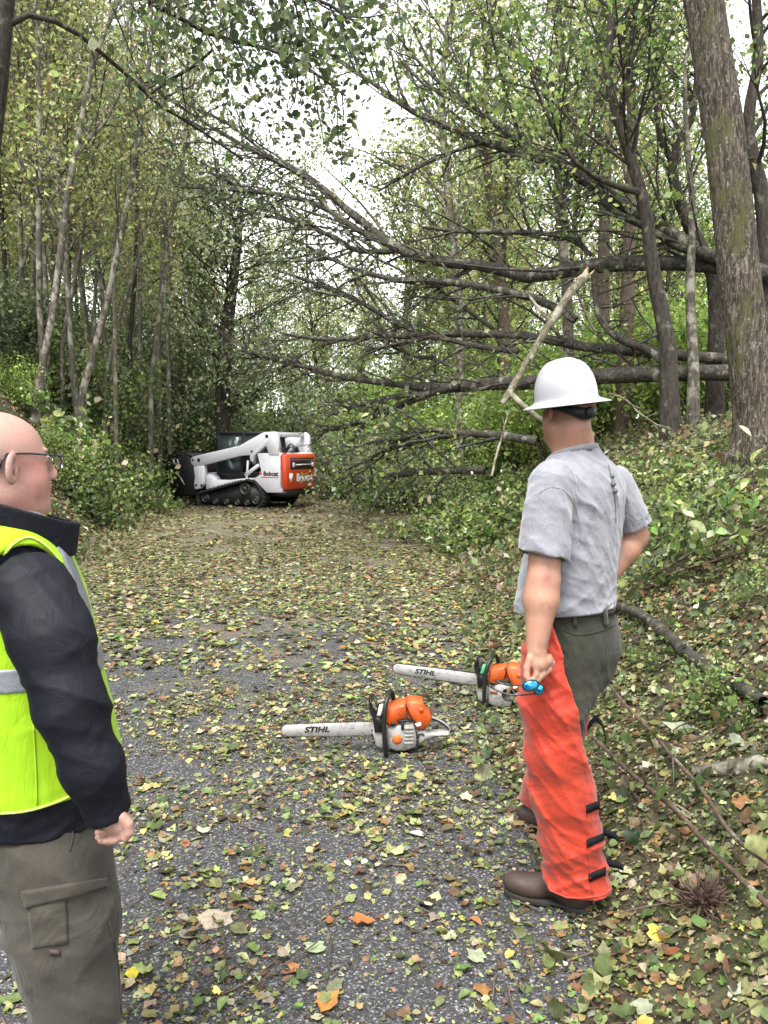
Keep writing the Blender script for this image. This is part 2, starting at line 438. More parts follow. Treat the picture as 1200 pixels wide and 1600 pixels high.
def mat_asphalt():
    m, nt, b, out = new_mat('asphalt')
    v = coords(nt)
    vo = nt.nodes.new('ShaderNodeTexVoronoi'); vo.inputs['Scale'].default_value = 150; nt.links.new(v, vo.inputs['Vector'])
    sep = nt.nodes.new('ShaderNodeSeparateColor'); nt.links.new(vo.outputs['Color'], sep.inputs[0])
    r = ramp(nt, [(0, (.018, .018, .019)), (.5, (.035, .035, .037)), (.8, (.062, .061, .064)), (.94, (.14, .137, .138)), (1, (.26, .25, .25))])
    nt.links.new(sep.outputs[0], r.inputs[0])
    n = noise(nt, v, 1.7, 6, .65); n3 = noise(nt, v, 60, 4, .7)
    # trodden leaf dirt: more of it farther up the road where it has been ground in
    sx = nt.nodes.new('ShaderNodeSeparateXYZ'); nt.links.new(v, sx.inputs[0])
    mr = nt.nodes.new('ShaderNodeMapRange'); mr.inputs[1].default_value = 4; mr.inputs[2].default_value = 12
    mr.inputs[3].default_value = -.08; mr.inputs[4].default_value = .30; nt.links.new(sx.outputs[1], mr.inputs[0])
    ad = nt.nodes.new('ShaderNodeMath'); ad.operation = 'ADD'; nt.links.new(n.outputs[0], ad.inputs[0]); nt.links.new(mr.outputs[0], ad.inputs[1])
    rr = ramp(nt, [(.50, (0, 0, 0)), (.74, (1, 1, 1))]); nt.links.new(ad.outputs[0], rr.inputs[0])
    rd = ramp(nt, [(.35, (.06, .047, .033)), (.5, (.13, .11, .072)), (.65, (.20, .18, .11))]); nt.links.new(n3.outputs[0], rd.inputs[0])
    mx = nt.nodes.new('ShaderNodeMix'); mx.data_type = 'RGBA'
    nt.links.new(rr.outputs[0], mx.inputs[0]); nt.links.new(r.outputs[0], mx.inputs[6]); nt.links.new(rd.outputs[0], mx.inputs[7])
    nt.links.new(mx.outputs[2], b.inputs['Base Color']); b.inputs['Roughness'].default_value = .62
    b.inputs['Specular IOR Level'].default_value = .45
    bump(nt, vo.outputs['Distance'], b, .6, .006); return m
def axis_pts(lo, hi, near_lo, near_hi, step, n_out):
    core = np.arange(near_lo, near_hi, step); g = np.linspace(0, 1, n_out + 1)[1:] ** 2.2
    return np.concatenate([(near_lo + (lo - near_lo) * g)[::-1], core, near_hi + (hi - near_hi) * g])
xs = axis_pts(-110, 110, -14, 14, .12, 30); ys = axis_pts(-16, 150, -1, 30, .14, 30)
XX, YY = np.meshgrid(xs, ys); ZZ = H(XX, YY)
ZZ = ZZ + (YY > 60) * (YY - 60) * .0
nx, ny = len(xs), len(ys)
ii = np.arange(nx * ny).reshape(ny, nx)
FQ = np.stack([ii[:-1, :-1], ii[:-1, 1:], ii[1:, 1:], ii[1:, :-1]], -1).reshape(-1, 4)
# under the road the sheet is let down a little so that nothing lies flush
onroad = (XX < road_r(YY) - .15) & (XX > road_l(YY) + .15)
GV = np.stack([XX, YY, ZZ - onroad * .03], -1).reshape(-1, 3)
g = mobj('ground', GV, FQ, mat_ground(), smooth=True); tagset(g, 'forest floor with banks on both sides of the road', None, None, 'structure')
ry = np.arange(-6, 70, .15); V = []; F = []; nrx = 45
for y in ry:
    l = float(road_l(y)) - .05 + .10 * math.sin(y * 2.1) + .07 * math.sin(y * 5.3); r = float(road_r(y)) + .08 * math.sin(y * 2.7 + 1) + .05 * math.sin(y * 6.1)
    for t in np.linspace(0, 1, nrx): x = l + (r - l) * t; V.append((x, y, .006 + float(H(x, y)) * 1.0))
V = np.array(V)
ii = np.arange(len(ry) * nrx).reshape(len(ry), nrx)
o = mobj('road', V, np.stack([ii[:-1, :-1], ii[:-1, 1:], ii[1:, 1:], ii[1:, :-1]], -1).reshape(-1, 4), mat_asphalt(), smooth=True)
tagset(o, 'dark grey asphalt road', None, None, 'structure')

# ------------------------------------------------------------------ leaf litter
M_LITTER = mat_leaf('fallen_leaf', .2, .55, .92)
M_LEAF = mat_leaf('green_leaf', .45, .5, 1.5)
LIT = [(.27, .28, .12), (.19, .22, .07), (.12, .16, .05), (.055, .075, .025), (.38, .37, .24), (.30, .20, .09), (.26, .13, .05), (.14, .085, .045), (.06, .042, .026), (.44, .32, .09), (.24, .22, .15)]
LW = [18, 20, 15, 12, 7, 8, 4, 15, 13, 2, 8]
def gnormal(x, y):
    e = .05; dx = (H(x + e, y) - H(x - e, y)) / (2 * e); dy = (H(x, y + e) - H(x, y - e)) / (2 * e)
    n = np.stack([-dx, -dy, np.ones_like(dx)], -1); return n / np.linalg.norm(n, axis=1, keepdims=True)
def road_cover(x, y):
    inr = (x < road_r(y)) & (x > road_l(y))
    n = vn2(x, y, 1.5, 3) * .5 + vn2(x, y, 4.5, 5) * .35 + vn2(x, y, 11, 9) * .15
    base = np.interp(y, [0, 2.0, 3.2, 4.4, 6.5, 11, 13.5, 17, 22], [.42, .42, .50, .76, .95, .94, .66, .60, .6])
    edge = np.clip(1 - (road_r(y) - x) / 1.3, 0, 1) * .5 + np.clip(1 - (x - road_l(y)) / 1.3, 0, 1) * .4
    c = np.clip(.5 + (n - .5) * 4.6 + (base - .5) * 2.0, 0.05, 1) * np.clip(base + .3, 0, 1) + edge
    return np.where(inr, np.clip(c, 0, 1), 1.0)
def litter(seed, xr, yr, n, dens, size, sig, tms, hover, tilt, cols=LIT, wts=LW, only_bank=False):
    rng = np.random.default_rng(seed); x = rng.uniform(*xr, n); y = rng.uniform(*yr, n)
    vis = np.abs(x) < (.62 * y + 1.2)
    p = road_cover(x, y) if not only_bank else ((x > road_r(y) - .2) | (x < road_l(y) + .2)).astype(float)
    if only_bank:      # nothing grows through the man's legs
        p = p * (((x - .62) ** 2 + (y - 2.62) ** 2 > .34 ** 2) & ((x - .62) ** 2 + (y - 3.05) ** 2 > .38 ** 2))
    k = vis & (rng.random(n) < p * dens); x = x[k]; y = y[k]; n = len(x)
    sz = np.minimum(np.exp(rng.normal(math.log(size), sig, n)), size * 2.1); z = H(x, y) + .008 + np.minimum(rng.exponential(hover, n), hover * 2.6) + sz * .06
    pos = np.stack([x, y, z], -1); nr = gnormal(x, y); c = palette(rng, n, cols, wts, .25)
    # leaves on the trodden far stretch of the road are browner
    far = np.clip((y - 11) / 3, 0, 1) * (x < road_r(y)) * (x > road_l(y)); far = far[:, None]
    c = c * (1 - far * .45) + np.array([.23, .19, .11]) * far * .45
    out = []; g = rng.integers(0, len(tms), n)
    for q, tm in enumerate(tms):
        m = g == q
        if m.any(): out.append(leaf_arrays(rng, pos[m], sz[m], c[m], tm, tilt, nr[m]))
    return out
LT = []
LT += litter(11, (-4.6, 5.5), (1.2, 5.5), 60000, .58, .033, .36, TM_LOBE + [TM_OVAL] + TM_TORN[:3], .006, .76)
LT += litter(12, (-4.6, 5.5), (1.2, 5.5), 190000, .62, .014, .50, TM_TORN, .003, .72)
LT += litter(13, (-12, 13), (5.5, 13), 110000, .9, .047, .32, [TM_OVAL, TM_LOBE[0], TM_LOBE[4]] + TM_TORN[:2], .006, .76)
LT += litter(17, (-8, 4), (12.5, 21), 60000, .9, .035, .35, [TM_DIAMOND], .004, .75)
LT += litter(14, (-12, 13), (5.5, 13), 90000, .7, .032, .3, [TM_DIAMOND], .004, .75)
LT += litter(15, (-18, 20), (13, 30), 90000, .7, .095, .3, [TM_DIAMOND], .01, .65)
LT += litter(16, (-34, 34), (30, 60), 60000, .8, .20, .3, [TM_DIAMOND], .05, .5)
GC = [(.055, .085, .028), (.085, .115, .036), (.14, .155, .065), (.04, .055, .024), (.22, .22, .13), (.12, .08, .045), (.17, .12, .07)]
V, F, C = cat_arrays(LT)
o = mobj('fallen_leaves', V, F, M_LITTER, colors=C)
tagset(o, 'green, yellow and brown storm-torn leaves carpeting the road and banks', None, None, 'stuff')
tw = Wood(17)
for i in range(1500):
    r_ = tw.rng; y = 1.4 + 14 * r_.random() ** 1.4; x = r_.uniform(-.55 * y - .6, .6 * y + .6)
    if road_r(y) > x > road_l(y) and r_.random() < .55: continue
    L_ = float(np.exp(r_.normal(-2.2, .55))); a = r_.uniform(0, 6.28); P, _ = tw.path((x, y, 0), (math.cos(a), math.sin(a), 0), L_, 5, .14); P[:, 2] = H(P[:, 0], P[:, 1]) + r_.uniform(.012, .035)
    tw.add(P, float(r_.uniform(.0012, .0042)) * np.array([1, .9, .8, .7, .4]), 4)
V, F = tw.geo(); o = mobj('fallen_twigs', V, F, mat_simple('twig_bark', (.085, .06, .042), .85, var=.5, nscale=7), smooth=True); tagset(o, 'broken twigs scattered through the fallen leaves', None, None, 'stuff')
# upright ground cover on the banks
GL = []
GL += litter(21, (0.4, 7), (2.0, 8), 34000, .40, .038, .35, TM_LOBE[:3] + [TM_OVAL], .06, .35, GC, [20, 18, 12, 14, 12, 10, 9], True)
GL += litter(22, (-16, 16), (8, 24), 120000, .62, .078, .3, [TM_DIAMOND], .09, .3, GC, [16, 16, 14, 12, 16, 14, 10], True)
GL += litter(23, (-8, -3), (4, 9), 9000, .7, .08, .3, [TM_OVAL], .06, .35, GC, [16, 16, 14, 12, 12, 18, 12], True)
V, F, C = cat_arrays(GL)
o = mobj('ground_cover', V, F, M_LEAF, colors=C)
tagset(o, 'low green weeds and torn leaves covering the banks', None, None, 'stuff')

# ------------------------------------------------------------------ bark
B_BIG = mat_bark('grey_mossy_bark', (.045, .036, .028), (.17, .14, .11), (.085, .095, .035), (16, 16, 2.6), .56, 1.0)
def mat_bigbark():
    m, nt, b, out = new_mat('grey_speckled_mossy_bark'); v = coords(nt, (14, 14, 2.4)); n = noise(nt, v, 3.0, 9, .7, .7)
    r = ramp(nt, [(.36, (.014, .011, .008)), (.5, (.058, .046, .035)), (.66, (.19, .16, .125))]); nt.links.new(n.outputs[0], r.inputs[0])
    v2 = coords(nt, (1, 1, .6)); n2 = noise(nt, v2, 34, 6, .75); r2 = ramp(nt, [(.565, (0, 0, 0)), (.63, (.9, .9, .9))]); nt.links.new(n2.outputs[0], r2.inputs[0])
    mx = nt.nodes.new('ShaderNodeMix'); mx.data_type = 'RGBA'; mx.inputs[7].default_value = (.26, .25, .21, 1); nt.links.new(r2.outputs[0], mx.inputs[0]); nt.links.new(r.outputs[0], mx.inputs[6])
    n3 = noise(nt, v2, 2.3, 6, .7); n4 = noise(nt, v2, 50, 3, .6); ad = nt.nodes.new('ShaderNodeMath'); ad.operation = 'MULTIPLY_ADD'; ad.inputs[1].default_value = .35; nt.links.new(n4.outputs[0], ad.inputs[0]); nt.links.new(n3.outputs[0], ad.inputs[2])
    r3_ = ramp(nt, [(.72, (0, 0, 0)), (.80, (.8, .8, .8))]); nt.links.new(ad.outputs[0], r3_.inputs[0])
    m2 = nt.nodes.new('ShaderNodeMix'); m2.data_type = 'RGBA'; m2.inputs[7].default_value = (.075, .075, .028, 1); nt.links.new(r3_.outputs[0], m2.inputs[0]); nt.links.new(mx.outputs[2], m2.inputs[6])
    nt.links.new(m2.outputs[2], b.inputs['Base Color']); b.inputs['Roughness'].default_value = .9; b.inputs['Specular IOR Level'].default_value = .2
    bump(nt, n.outputs[0], b, 1.0, .03); return m
B_BIG = mat_bigbark()
B_PALE = mat_bark('pale_blotched_bark', (.035, .030, .023), (.11, .098, .075), (.24, .225, .18), (9, 9, 2.5), .56)
B_DARK = mat_bark('dark_bark', (.012, .010, .008), (.055, .046, .036), (.12, .11, .08), (9, 9, 2.5), .64)
B_GREY = mat_bark('grey_brown_bark', (.045, .038, .028), (.15, .13, .10), (.26, .24, .19), (9, 9, 2.5), .58)
B_BROWN = mat_bark('reddish_bark', (.04, .030, .023), (.12, .09, .066), None, (9, 9, 2.0))
B_FALL = mat_bark('fallen_trunk_bark', (.012, .011, .009), (.062, .055, .043), (.17, .16, .125), (5, 5, 5), .60)
B_LIGHT = mat_bark('light_broken_bark', (.035, .030, .018), (.15, .13, .085), (.24, .23, .17), (9, 9, 9), .55)
B_TWIG = mat_bark('brown_branch_bark', (.035, .025, .018), (.12, .085, .06), (.25, .22, .18), (6, 6, 6), .62)
YG = [(.24, .27, .085), (.17, .205, .06), (.31, .31, .13), (.10, .13, .045), (.24, .19, .08), (.36, .38, .18)]
YW = [24, 24, 16, 14, 8, 12]
OG = [(.07, .10, .035), (.045, .065, .025), (.13, .15, .07), (.21, .23, .14), (.10, .13, .04), (.30, .31, .21)]
OW = [24, 20, 18, 14, 18, 6]
DG = [(.05, .07, .03), (.035, .052, .024), (.075, .095, .04), (.14, .16, .09)]
DW = [30, 26, 26, 14]
MG = [(.10, .16, .04), (.07, .11, .03), (.18, .22, .06), (.26, .29, .12), (.05, .075, .025)]
MW = [26, 20, 24, 12, 16]
BG = [(.15, .22, .045), (.20, .28, .06), (.095, .155, .035), (.29, .34, .12)]
BW = [30, 28, 26, 12]

def leaves_obj(name, w, seed, size, sig, cols, wts, parent, tm=TM_DIAMOND, up=.25, mat=None, keep=None, base=None, clump=True):
    rng = np.random.default_rng(seed); P = w.leafpos()
    if keep is not None: P = P[keep(P)]
    c = palette(rng, len(P), cols, wts, .22)
    sz = np.exp(rng.normal(math.log(size), sig, len(P)))
    V, F, C = leaf_arrays(rng, P, sz, c, tm, up)
    return mobj(name, V, F, mat or M_LEAF, parent, base, colors=C)

# ------------------------------------------------------------------ tree kinds that are copied
def proto_tree(name, seed, h, r, bark, cols, wts, nlimb=22, lo=.3, leaf=.085, lv=9, tw=5, spread=.35, limbL=2.6, lean=.0, wob=.035, droop=0.01):
    t = thing(name, None, None, (0, 0, 0)); w = Wood(seed)
    P, _ = w.path((0, 0, -.3), (lean, 0, 1), h, 12, wob); rr = r * np.linspace(1, .12, 12) ** .8; rr[0] *= 1.25
    w.limb(P, rr, 9, nlimb, limbL, r * .35, tw, .9, lv, lo, droop, up=.45, ang=.9, spread=spread)
    V, F = w.geo(); mobj('trunk', V, F, bark, t, smooth=True)
    leaves_obj('crown', w, seed, leaf, .3, cols, wts, t)
    return t
def place(proto, used, x, y, rz, s, label, cat, group, z=None, tilt=(0, 0)):
    o = proto if proto.name not in used else copy_tree(proto)
    used.add(proto.name)
    o.location = (float(x), float(y), float(H(x, y)) if z is None else float(z))
    o.rotation_euler = (tilt[0], tilt[1], rz); o.scale = (s, s, s)
    for k in ('label', 'category', 'group'):
        if k in o: del o[k]
    return tagset(o, label, cat, group)
USED = set()
ST = [proto_tree('slender_tree', 100 + i, (15, 17, 13, 16)[i], (.06, .08, .05, .07)[i], (B_PALE, B_GREY, B_BROWN, B_PALE)[i], YG, YW, 30, (.22, .32, .2, .27)[i], .095, 13, 8, .34, (2.0, 2.4, 1.8, 2.2)[i], (.05, -.03, .04, .0)[i]) for i in range(4)]
BT = [proto_tree('forest_tree', 200 + i, (17, 14, 20)[i], (.11, .09, .14)[i], (B_DARK, B_BROWN, B_DARK)[i], (YG, MG, YG)[i], (YW, MW, YW)[i], 36, (.15, .1, .22)[i], .14, 22, 9, .50, (3.6, 3.4, 4.2)[i]) for i in range(3)]
rng = np.random.default_rng(5)
L_ST = 'slender autumn tree standing in the crowded wood on the left bank'
L_BT = 'leafy tree standing in the wood behind the fallen trees'
# crowded wood on the left
n = 0; tries = 0; pl = []
while n < 84 and tries < 4000:
    tries += 1; y = rng.uniform(15, 44); x = rng.uniform(-.62 * y - 3, -4.5 - .12 * y)
    if x > -6.2: continue
    if any((x - a) ** 2 + (y - b) ** 2 < 1.05 ** 2 for a, b in pl): continue
    if y < 19 and -600 * 1 < 0 and x / y > -.36: continue
    pl.append((x, y)); s = rng.uniform(.85, 1.15)
    qi = int(rng.integers(0, 4))
    place(ST[qi], USED, x, y, rng.uniform(0, 6.28), s, 'slender autumn tree with %s bark %s of the left wood' % (('pale blotched', 'grey-brown', 'reddish-brown', 'pale mottled')[qi], 'in the front rows' if y < 24 else ('in the middle' if y < 34 else 'far at the back')), 'tree', 'slender trees in the wood on the left', tilt=(rng.normal(0, .03), rng.normal(.05, .04)))
    n += 1
# wood behind, left, centre and right
n = 0; tries = 0
while n < 112 and tries < 6000:
    tries += 1; y = rng.uniform(20, 75); x = rng.uniform(-.6 * y, .62 * y)
    u = x / y
    if -.16 < u < .02 and y < 40: continue             # the gap above the road where the sky shows
    if y < 26 and u < .1: continue
    if u < -.16 and y < 34: continue
    if any((x - a) ** 2 + (y - b) ** 2 < 2.4 ** 2 for a, b in pl): continue
    pl.append((x, y)); s = rng.uniform(.75, 1.1) * (.8 if -.2 < u < .12 else 1)
    qi = int(rng.integers(0, 3))
    place(BT[qi], USED, x, y, rng.uniform(0, 6.28), s, ('%s-barked leafy tree standing %s' % (('dark', 'brown', 'dark thick')[qi], 'behind the fallen trees, left of the hard hat' if u < .23 else 'behind the fallen trees, right of the hard hat')) if u > -.1 else 'leafy tree standing far back in the wood on the left', 'tree', 'trees in the wood behind' if u > -.1 else 'trees far back on the left', tilt=(rng.normal(0, .03), rng.normal(0, .03)))
    n += 1
# ------------------------------------------------------------------ shrubs
def proto_shrub(name, seed, h, rad, cols, wts, nst=14, leaf=.07, lv=12, tw=7, bark=B_TWIG):
    t = thing(name, None, None, (0, 0, 0)); w = Wood(seed)
    for i in range(nst):
        a = w.rng.uniform(0, 6.28); k = w.rng.uniform(.2, 1) * rad / h
        P, _ = w.path((math.cos(a) * .15, math.sin(a) * .15, -.1), (math.cos(a) * k, math.sin(a) * k, 1), h * w.rng.uniform(.6, 1.05), 6, .10, .01)
        w.limb(P, .02 * np.linspace(1, .25, 6), 5, 7, h * .35, .008, tw, h * .2, lv, .15, .01, spread=h * .05)
    V, F = w.geo(); mobj('stems', V, F, bark, t, smooth=True)
    leaves_obj('foliage', w, seed, leaf, .3, cols, wts, t)
    return t
SH_B = proto_shrub('green_shrub', 301, 2.2, 1.2, BG, BW, 12, .085, 9, 5)
SH_D = proto_shrub('dark_shrub', 302, 2.4, 1.3, DG, DW, 14, .10, 10, 6)
SH_M = proto_shrub('leafy_shrub', 303, 1.5, 1.1, MG, MW, 12, .085, 9, 5)
for (px, py, sc) in [(95, 600, .5), (125, 610, .5), (150, 620, .55), (185, 630, .6), (205, 660, .7), (225, 680, .7), (175, 590, .6), (235, 650, .7), (30, 610, .5), (160, 660, .5)]:
    p = G(px, py + 30); place(SH_B, USED, p[0], p[1], rng.uniform(0, 6), sc, 'bright yellow-green bush between the slender trunks on the left bank', 'bush', 'bright bushes on the left bank')
for (px, Y, sc) in [(-45, 15.5, .85), (8, 18, .95)]:
    p = W(px, 600, Y); place(SH_D, USED, p[0], Y, rng.uniform(0, 6), sc, 'dark green bush on the left bank beside the frame edge', 'bush', 'dark bushes on the left bank')
for (px, Y, sc) in [(540, 33, 1.6), (600, 30, 1.5), (650, 27, 1.4), (700, 25, 1.4), (750, 22, 1.3), (810, 20, 1.2), (870, 18, 1.2), (940, 18, 1.3), (1010, 17, 1.2), (1080, 16, 1.2), (1150, 15, 1.2), (690, 34, 2), (830, 28, 1.8), (960, 26, 1.8), (1090, 24, 1.8), (1190, 19, 1.5), (500, 38, 1.6), (600, 42, 2.2), (760, 36, 2.2), (900, 22, 1.5), (1040, 21, 1.6)]:
    p = W(px, 700, Y); place(SH_B, USED, p[0], Y, rng.uniform(0, 6), sc, ('bright green bush behind the fallen trunks, %s' % ('left of the broken bough' if px < 760 else ('behind the hard hat' if px < 960 else 'near the thick trunk'))), 'bush', 'bright bushes behind the fallen trees')
for (px, py, sc) in [(960, 640, .4), (1060, 660, .35), (70, 720, .4), (150, 740, .5), (200, 755, .5), (110, 770, .5)]:
    p = G(px, py); place(SH_M, USED, p[0], p[1], rng.uniform(0, 6), sc, 'low leafy bush on the bank right of the helmet' if px > 600 else 'low leafy bush on the slope left of the loader', 'bush', 'low bushes on the right bank' if px > 600 else 'low bushes on the left slope')

for i in range(46):    # understorey that closes the view low in the left wood and at the foot of the gap
    y = rng.uniform(23, 46); x = rng.uniform(-.5 * y, -.20 * y) if i < 34 else rng.uniform(-.2 * y, .02 * y)
    if i >= 34: y = rng.uniform(40, 58); x = rng.uniform(-.22, .04) * y
    place((SH_B, SH_M)[i % 2], USED, x, y, rng.uniform(0, 6), rng.uniform(.9, 1.5) if i < 34 else rng.uniform(1.6, 2.8), 'green bush in the understorey far back on the left' if i < 34 else 'green bush far off where the road leads, behind the loader', 'bush', 'understorey bushes far back on the left' if i < 34 else 'bushes far off behind the loader')
# ------------------------------------------------------------------ trees one can point at
def pix_path(pts, n=14):
    """pts: (px, py, width_px, Y) measured on the tree; returns points and radii in metres"""
    A = np.array([[*W(a, b, Y), w * .5 * Y / 1200.0] for a, b, w, Y in pts]); S = spline(A, n); return S[:, :3], np.maximum(S[:, 3], .004)
def standing(name, label, pts, bark, seed, cols, wts, nl=18, lo=.35, leaf=.085, lv=8, tw=5, limbL=2.2, spread=.28, extra=4.0, n=14, k=12, flare=1.35, forks=(), group=None, sub=.35, up=.4, bias=(0, 0, 0)):
    b = G(pts[0][0], pts[0][1]) if pts[0][3] is None else W(pts[0][0], pts[0][1], pts[0][3])
    Y0 = float(b[1]); pts = [(a, c, w, Y0 if Y is None else Y) for a, c, w, Y in pts]
    P, r = pix_path(pts, n)
    base = np.array([P[0][0], P[0][1], float(H(P[0][0], P[0][1]))])
    P[0] = base - (0, 0, .25) ; r[0] *= flare
    if extra > 0:
        d = P[-1] - P[-2]; d /= np.linalg.norm(d); q = np.array([P[-1] + d * extra * t + np.array([.1 * math.sin(3 * t), 0, 0]) for t in (.33, .66, 1)])
        P = np.vstack([P, q]); r = np.concatenate([r, r[-1] * np.array([.8, .55, .25])])
    t = thing(name, label, 'tree', base, group); w = Wood(seed)
    w.limb(P, r, k, nl, limbL, float(r[n // 2]) * sub, tw, .8, lv, lo, .01, up=up, spread=spread, bias=bias)
    for fp in forks:
        Q, rq = pix_path([(a, c, ww, Y0 if Y is None else Y) for a, c, ww, Y in fp], 9)
        w.limb(Q, rq, 8, max(5, nl // 3), limbL * .7, float(rq[3]) * .5, tw, .7, lv, .25, .01, up=up, spread=spread, bias=bias)
    V, F = w.geo(); mobj('trunk', V, F, bark, t, smooth=True)
    if w.Lp: leaves_obj('crown', w, seed, leaf, .3, cols, wts, t)
    return t
N_ = None
# big foreground tree on the right bank
bt = G(1188, 712)
BIGY = float(bt[1])
def big_tree():
    pts = [(1192, 716, 118, BIGY), (1185, 660, 96, BIGY), (1172, 560, 88, BIGY), (1155, 430, 83, BIGY), (1142, 300, 80, BIGY), (1126, 170, 78, BIGY), (1108, 60, 76, BIGY), (1094, -40, 74, BIGY), (1075, -200, 66, BIGY), (1060, -420, 50, BIGY)]
    P, r = pix_path(pts, 90); r = r * .72; base = ground(P[0][0], P[0][1]); P[0, 2] = base[2] - .3
    t = thing('big_tree', 'thick grey-brown trunk with moss rising at the right edge of the photo', 'tree', base)
    k = 72; V, F = tube_geo(P, r, k); V = V.reshape(-1, k, 3); rg = np.random.default_rng(4)
    a = np.arange(k) * 2 * math.pi / k; L = np.linspace(0, 1, len(P))[:, None] * 60
    rid = np.zeros((len(P), k))
    for q in range(14):
        m = rg.integers(7, 26); rid += np.sin(m * a[None] + rg.uniform(0, 6) + 1.8 * np.sin(L * rg.uniform(.15, .5) + rg.uniform(0, 6)))
    rid = np.abs(rid) / 14 + .35 * np.abs(np.sin(5 * a[None] + L * .07)) * .4 + rg.normal(0, .05, rid.shape)
    C = P[:, None]; V = C + (V - C) * (1 + .13 * (rid - .3))[..., None]
    # root flare
    fl = np.exp(-np.linspace(0, 1, len(P)) * 26)[:, None] * (.25 + .25 * np.sin(5 * a + 1)[None]); V = C + (V - C) * (1 + fl)[..., None]
    mobj('trunk', V.reshape(-1, 3), F, B_BIG, t, smooth=True)
    w = Wood(41)
    for i, (s, dx, dy) in enumerate([(60, -1, .6), (66, .8, -.5), (72, -.7, -.8), (78, -.8, .3), (83, .6, .6)]):
        Q, _ = w.path(P[s], (dx, dy, .5), 3.4, 8, .10); w.limb(Q, .07 * np.linspace(1, .2, 8), 7, 8, 1.4, .02, 5, .6, 7, .25, .01, spread=.2)
    V, F = w.geo(); mobj('limbs', V, F, B_BIG, t, smooth=True); leaves_obj('crown', w, 41, .085, .3, MG, MW, t)
big_tree()
standing('dark_tree', 'dark-barked tree leaning left just behind the fallen trunks, left of the thick trunk', [(1052, 590, 27, 11.5), (1038, 510, 24, 11.5), (1018, 410, 21, 11.5), (1010, 335, 19, 11.5), (988, 255, 16, 11.5), (965, 185, 14, 11.5), (948, 100, 14, 11.5), (958, 20, 12, 11.5), (950, -60, 10, 11.5)], B_DARK, 51, MG, MW, 30, .40, .085, 10, 6, 1.9, .22, 3,
         forks=([(965, 185, 12, 11.5), (985, 110, 10, 11.5), (990, 0, 9, 11.5), (1000, -80, 6, 11.5)], [(1000, 300, 12, 11.5), (960, 290, 9, 11.2), (900, 255, 7, 11), (860, 190, 5, 11), (830, 120, 4, 10.8)]))
standing('crooked_tree', 'crooked dark tree with curving forks between the fallen trunk and thick trunk', [(1120, 560, 24, 13), (1115, 430, 22, 13), (1085, 370, 20, 13), (1060, 310, 17, 13), (1050, 250, 14, 13), (1082, 180, 11, 13), (1090, 90, 9, 13), (1080, 0, 7, 13)], B_DARK, 52, MG, MW, 18, .35, .085, 8, 5, 1.6, .22, 3,
         forks=([(1050, 250, 12, 13), (1030, 210, 9, 13), (1022, 120, 8, 13), (1010, 0, 6, 13)],))
standing('dark_edge_tree', 'dark slender tree behind the thick trunk at the right edge', [(1200, 560, 26, 12), (1198, 420, 24, 12), (1190, 300, 22, 12), (1168, 200, 18, 12), (1185, 90, 15, 12), (1180, -30, 12, 12)], B_DARK, 53, MG, MW, 14, .35, .085, 8, 5, 1.6, .22, 3)
standing('pale_sapling', 'thin pale sapling standing right of the dark leaning tree', [(1085, 615, 18, 12), (1082, 540, 16, 12), (1078, 450, 14, 12), (1082, 330, 10, 12), (1072, 200, 7, 12), (1070, 100, 5, 12)], B_PALE, 54, MG, MW, 12, .45, .085, 7, 4, 1.2, .2, 1)
standing('reddish_tree', 'reddish-brown straight trunk seen behind the fallen trunks, right of the helmet', [(978, 560, 24, 17), (980, 470, 22, 17), (984, 370, 19, 17), (988, 250, 16, 17), (985, 100, 13, 17), (980, -60, 10, 17)], B_BROWN, 55, YG, YW, 24, .3, .10, 9, 6, 2.6, .3, 3)
standing('brown_tree', 'narrow brown trunk behind the fallen limbs, left of the helmet', [(792, 560, 18, 24), (785, 470, 18, 24), (775, 380, 16, 24), (765, 300, 14, 24), (758, 200, 11, 24), (760, 80, 8, 24)], B_BROWN, 56, MG, MW, 26, .3, .12, 10, 6, 3.2, .35, 2)
standing('brown_tree', 'brown trunk just left of the reddish trunk behind the helmet', [(945, 560, 22, 19), (942, 470, 20, 19), (945, 330, 17, 19), (950, 180, 14, 19), (940, 20, 10, 19)], B_BROWN, 57, YG, YW, 24, .3, .11, 9, 6, 2.8, .3, 3)
standing('leafy_tree', 'leafy tree with green crown spreading above the hard hat', [(890, 600, 18, 16), (885, 450, 16, 16), (872, 300, 13, 16), (880, 150, 11, 16), (870, 0, 8, 16)], B_PALE, 58, MG, MW, 40, .3, .10, 12, 7, 3.0, .34, 3)
standing('leafy_tree', 'yellow-green leafy tree standing right of the gap of sky', [(720, 600, 14, 22), (715, 450, 14, 22), (700, 300, 12, 22), (690, 150, 10, 22), (700, 40, 7, 22)], B_PALE, 59, YG, YW, 44, .25, .12, 12, 7, 3.2, .4, 2)
standing('leafy_tree', 'yellow-green leafy tree low in the sky gap behind the fallen limbs', [(640, 640, 12, 30), (636, 500, 12, 30), (640, 380, 9, 30), (635, 290, 6, 30)], B_PALE, 60, YG, YW, 40, .15, .14, 11, 7, 3.2, .5, 1)
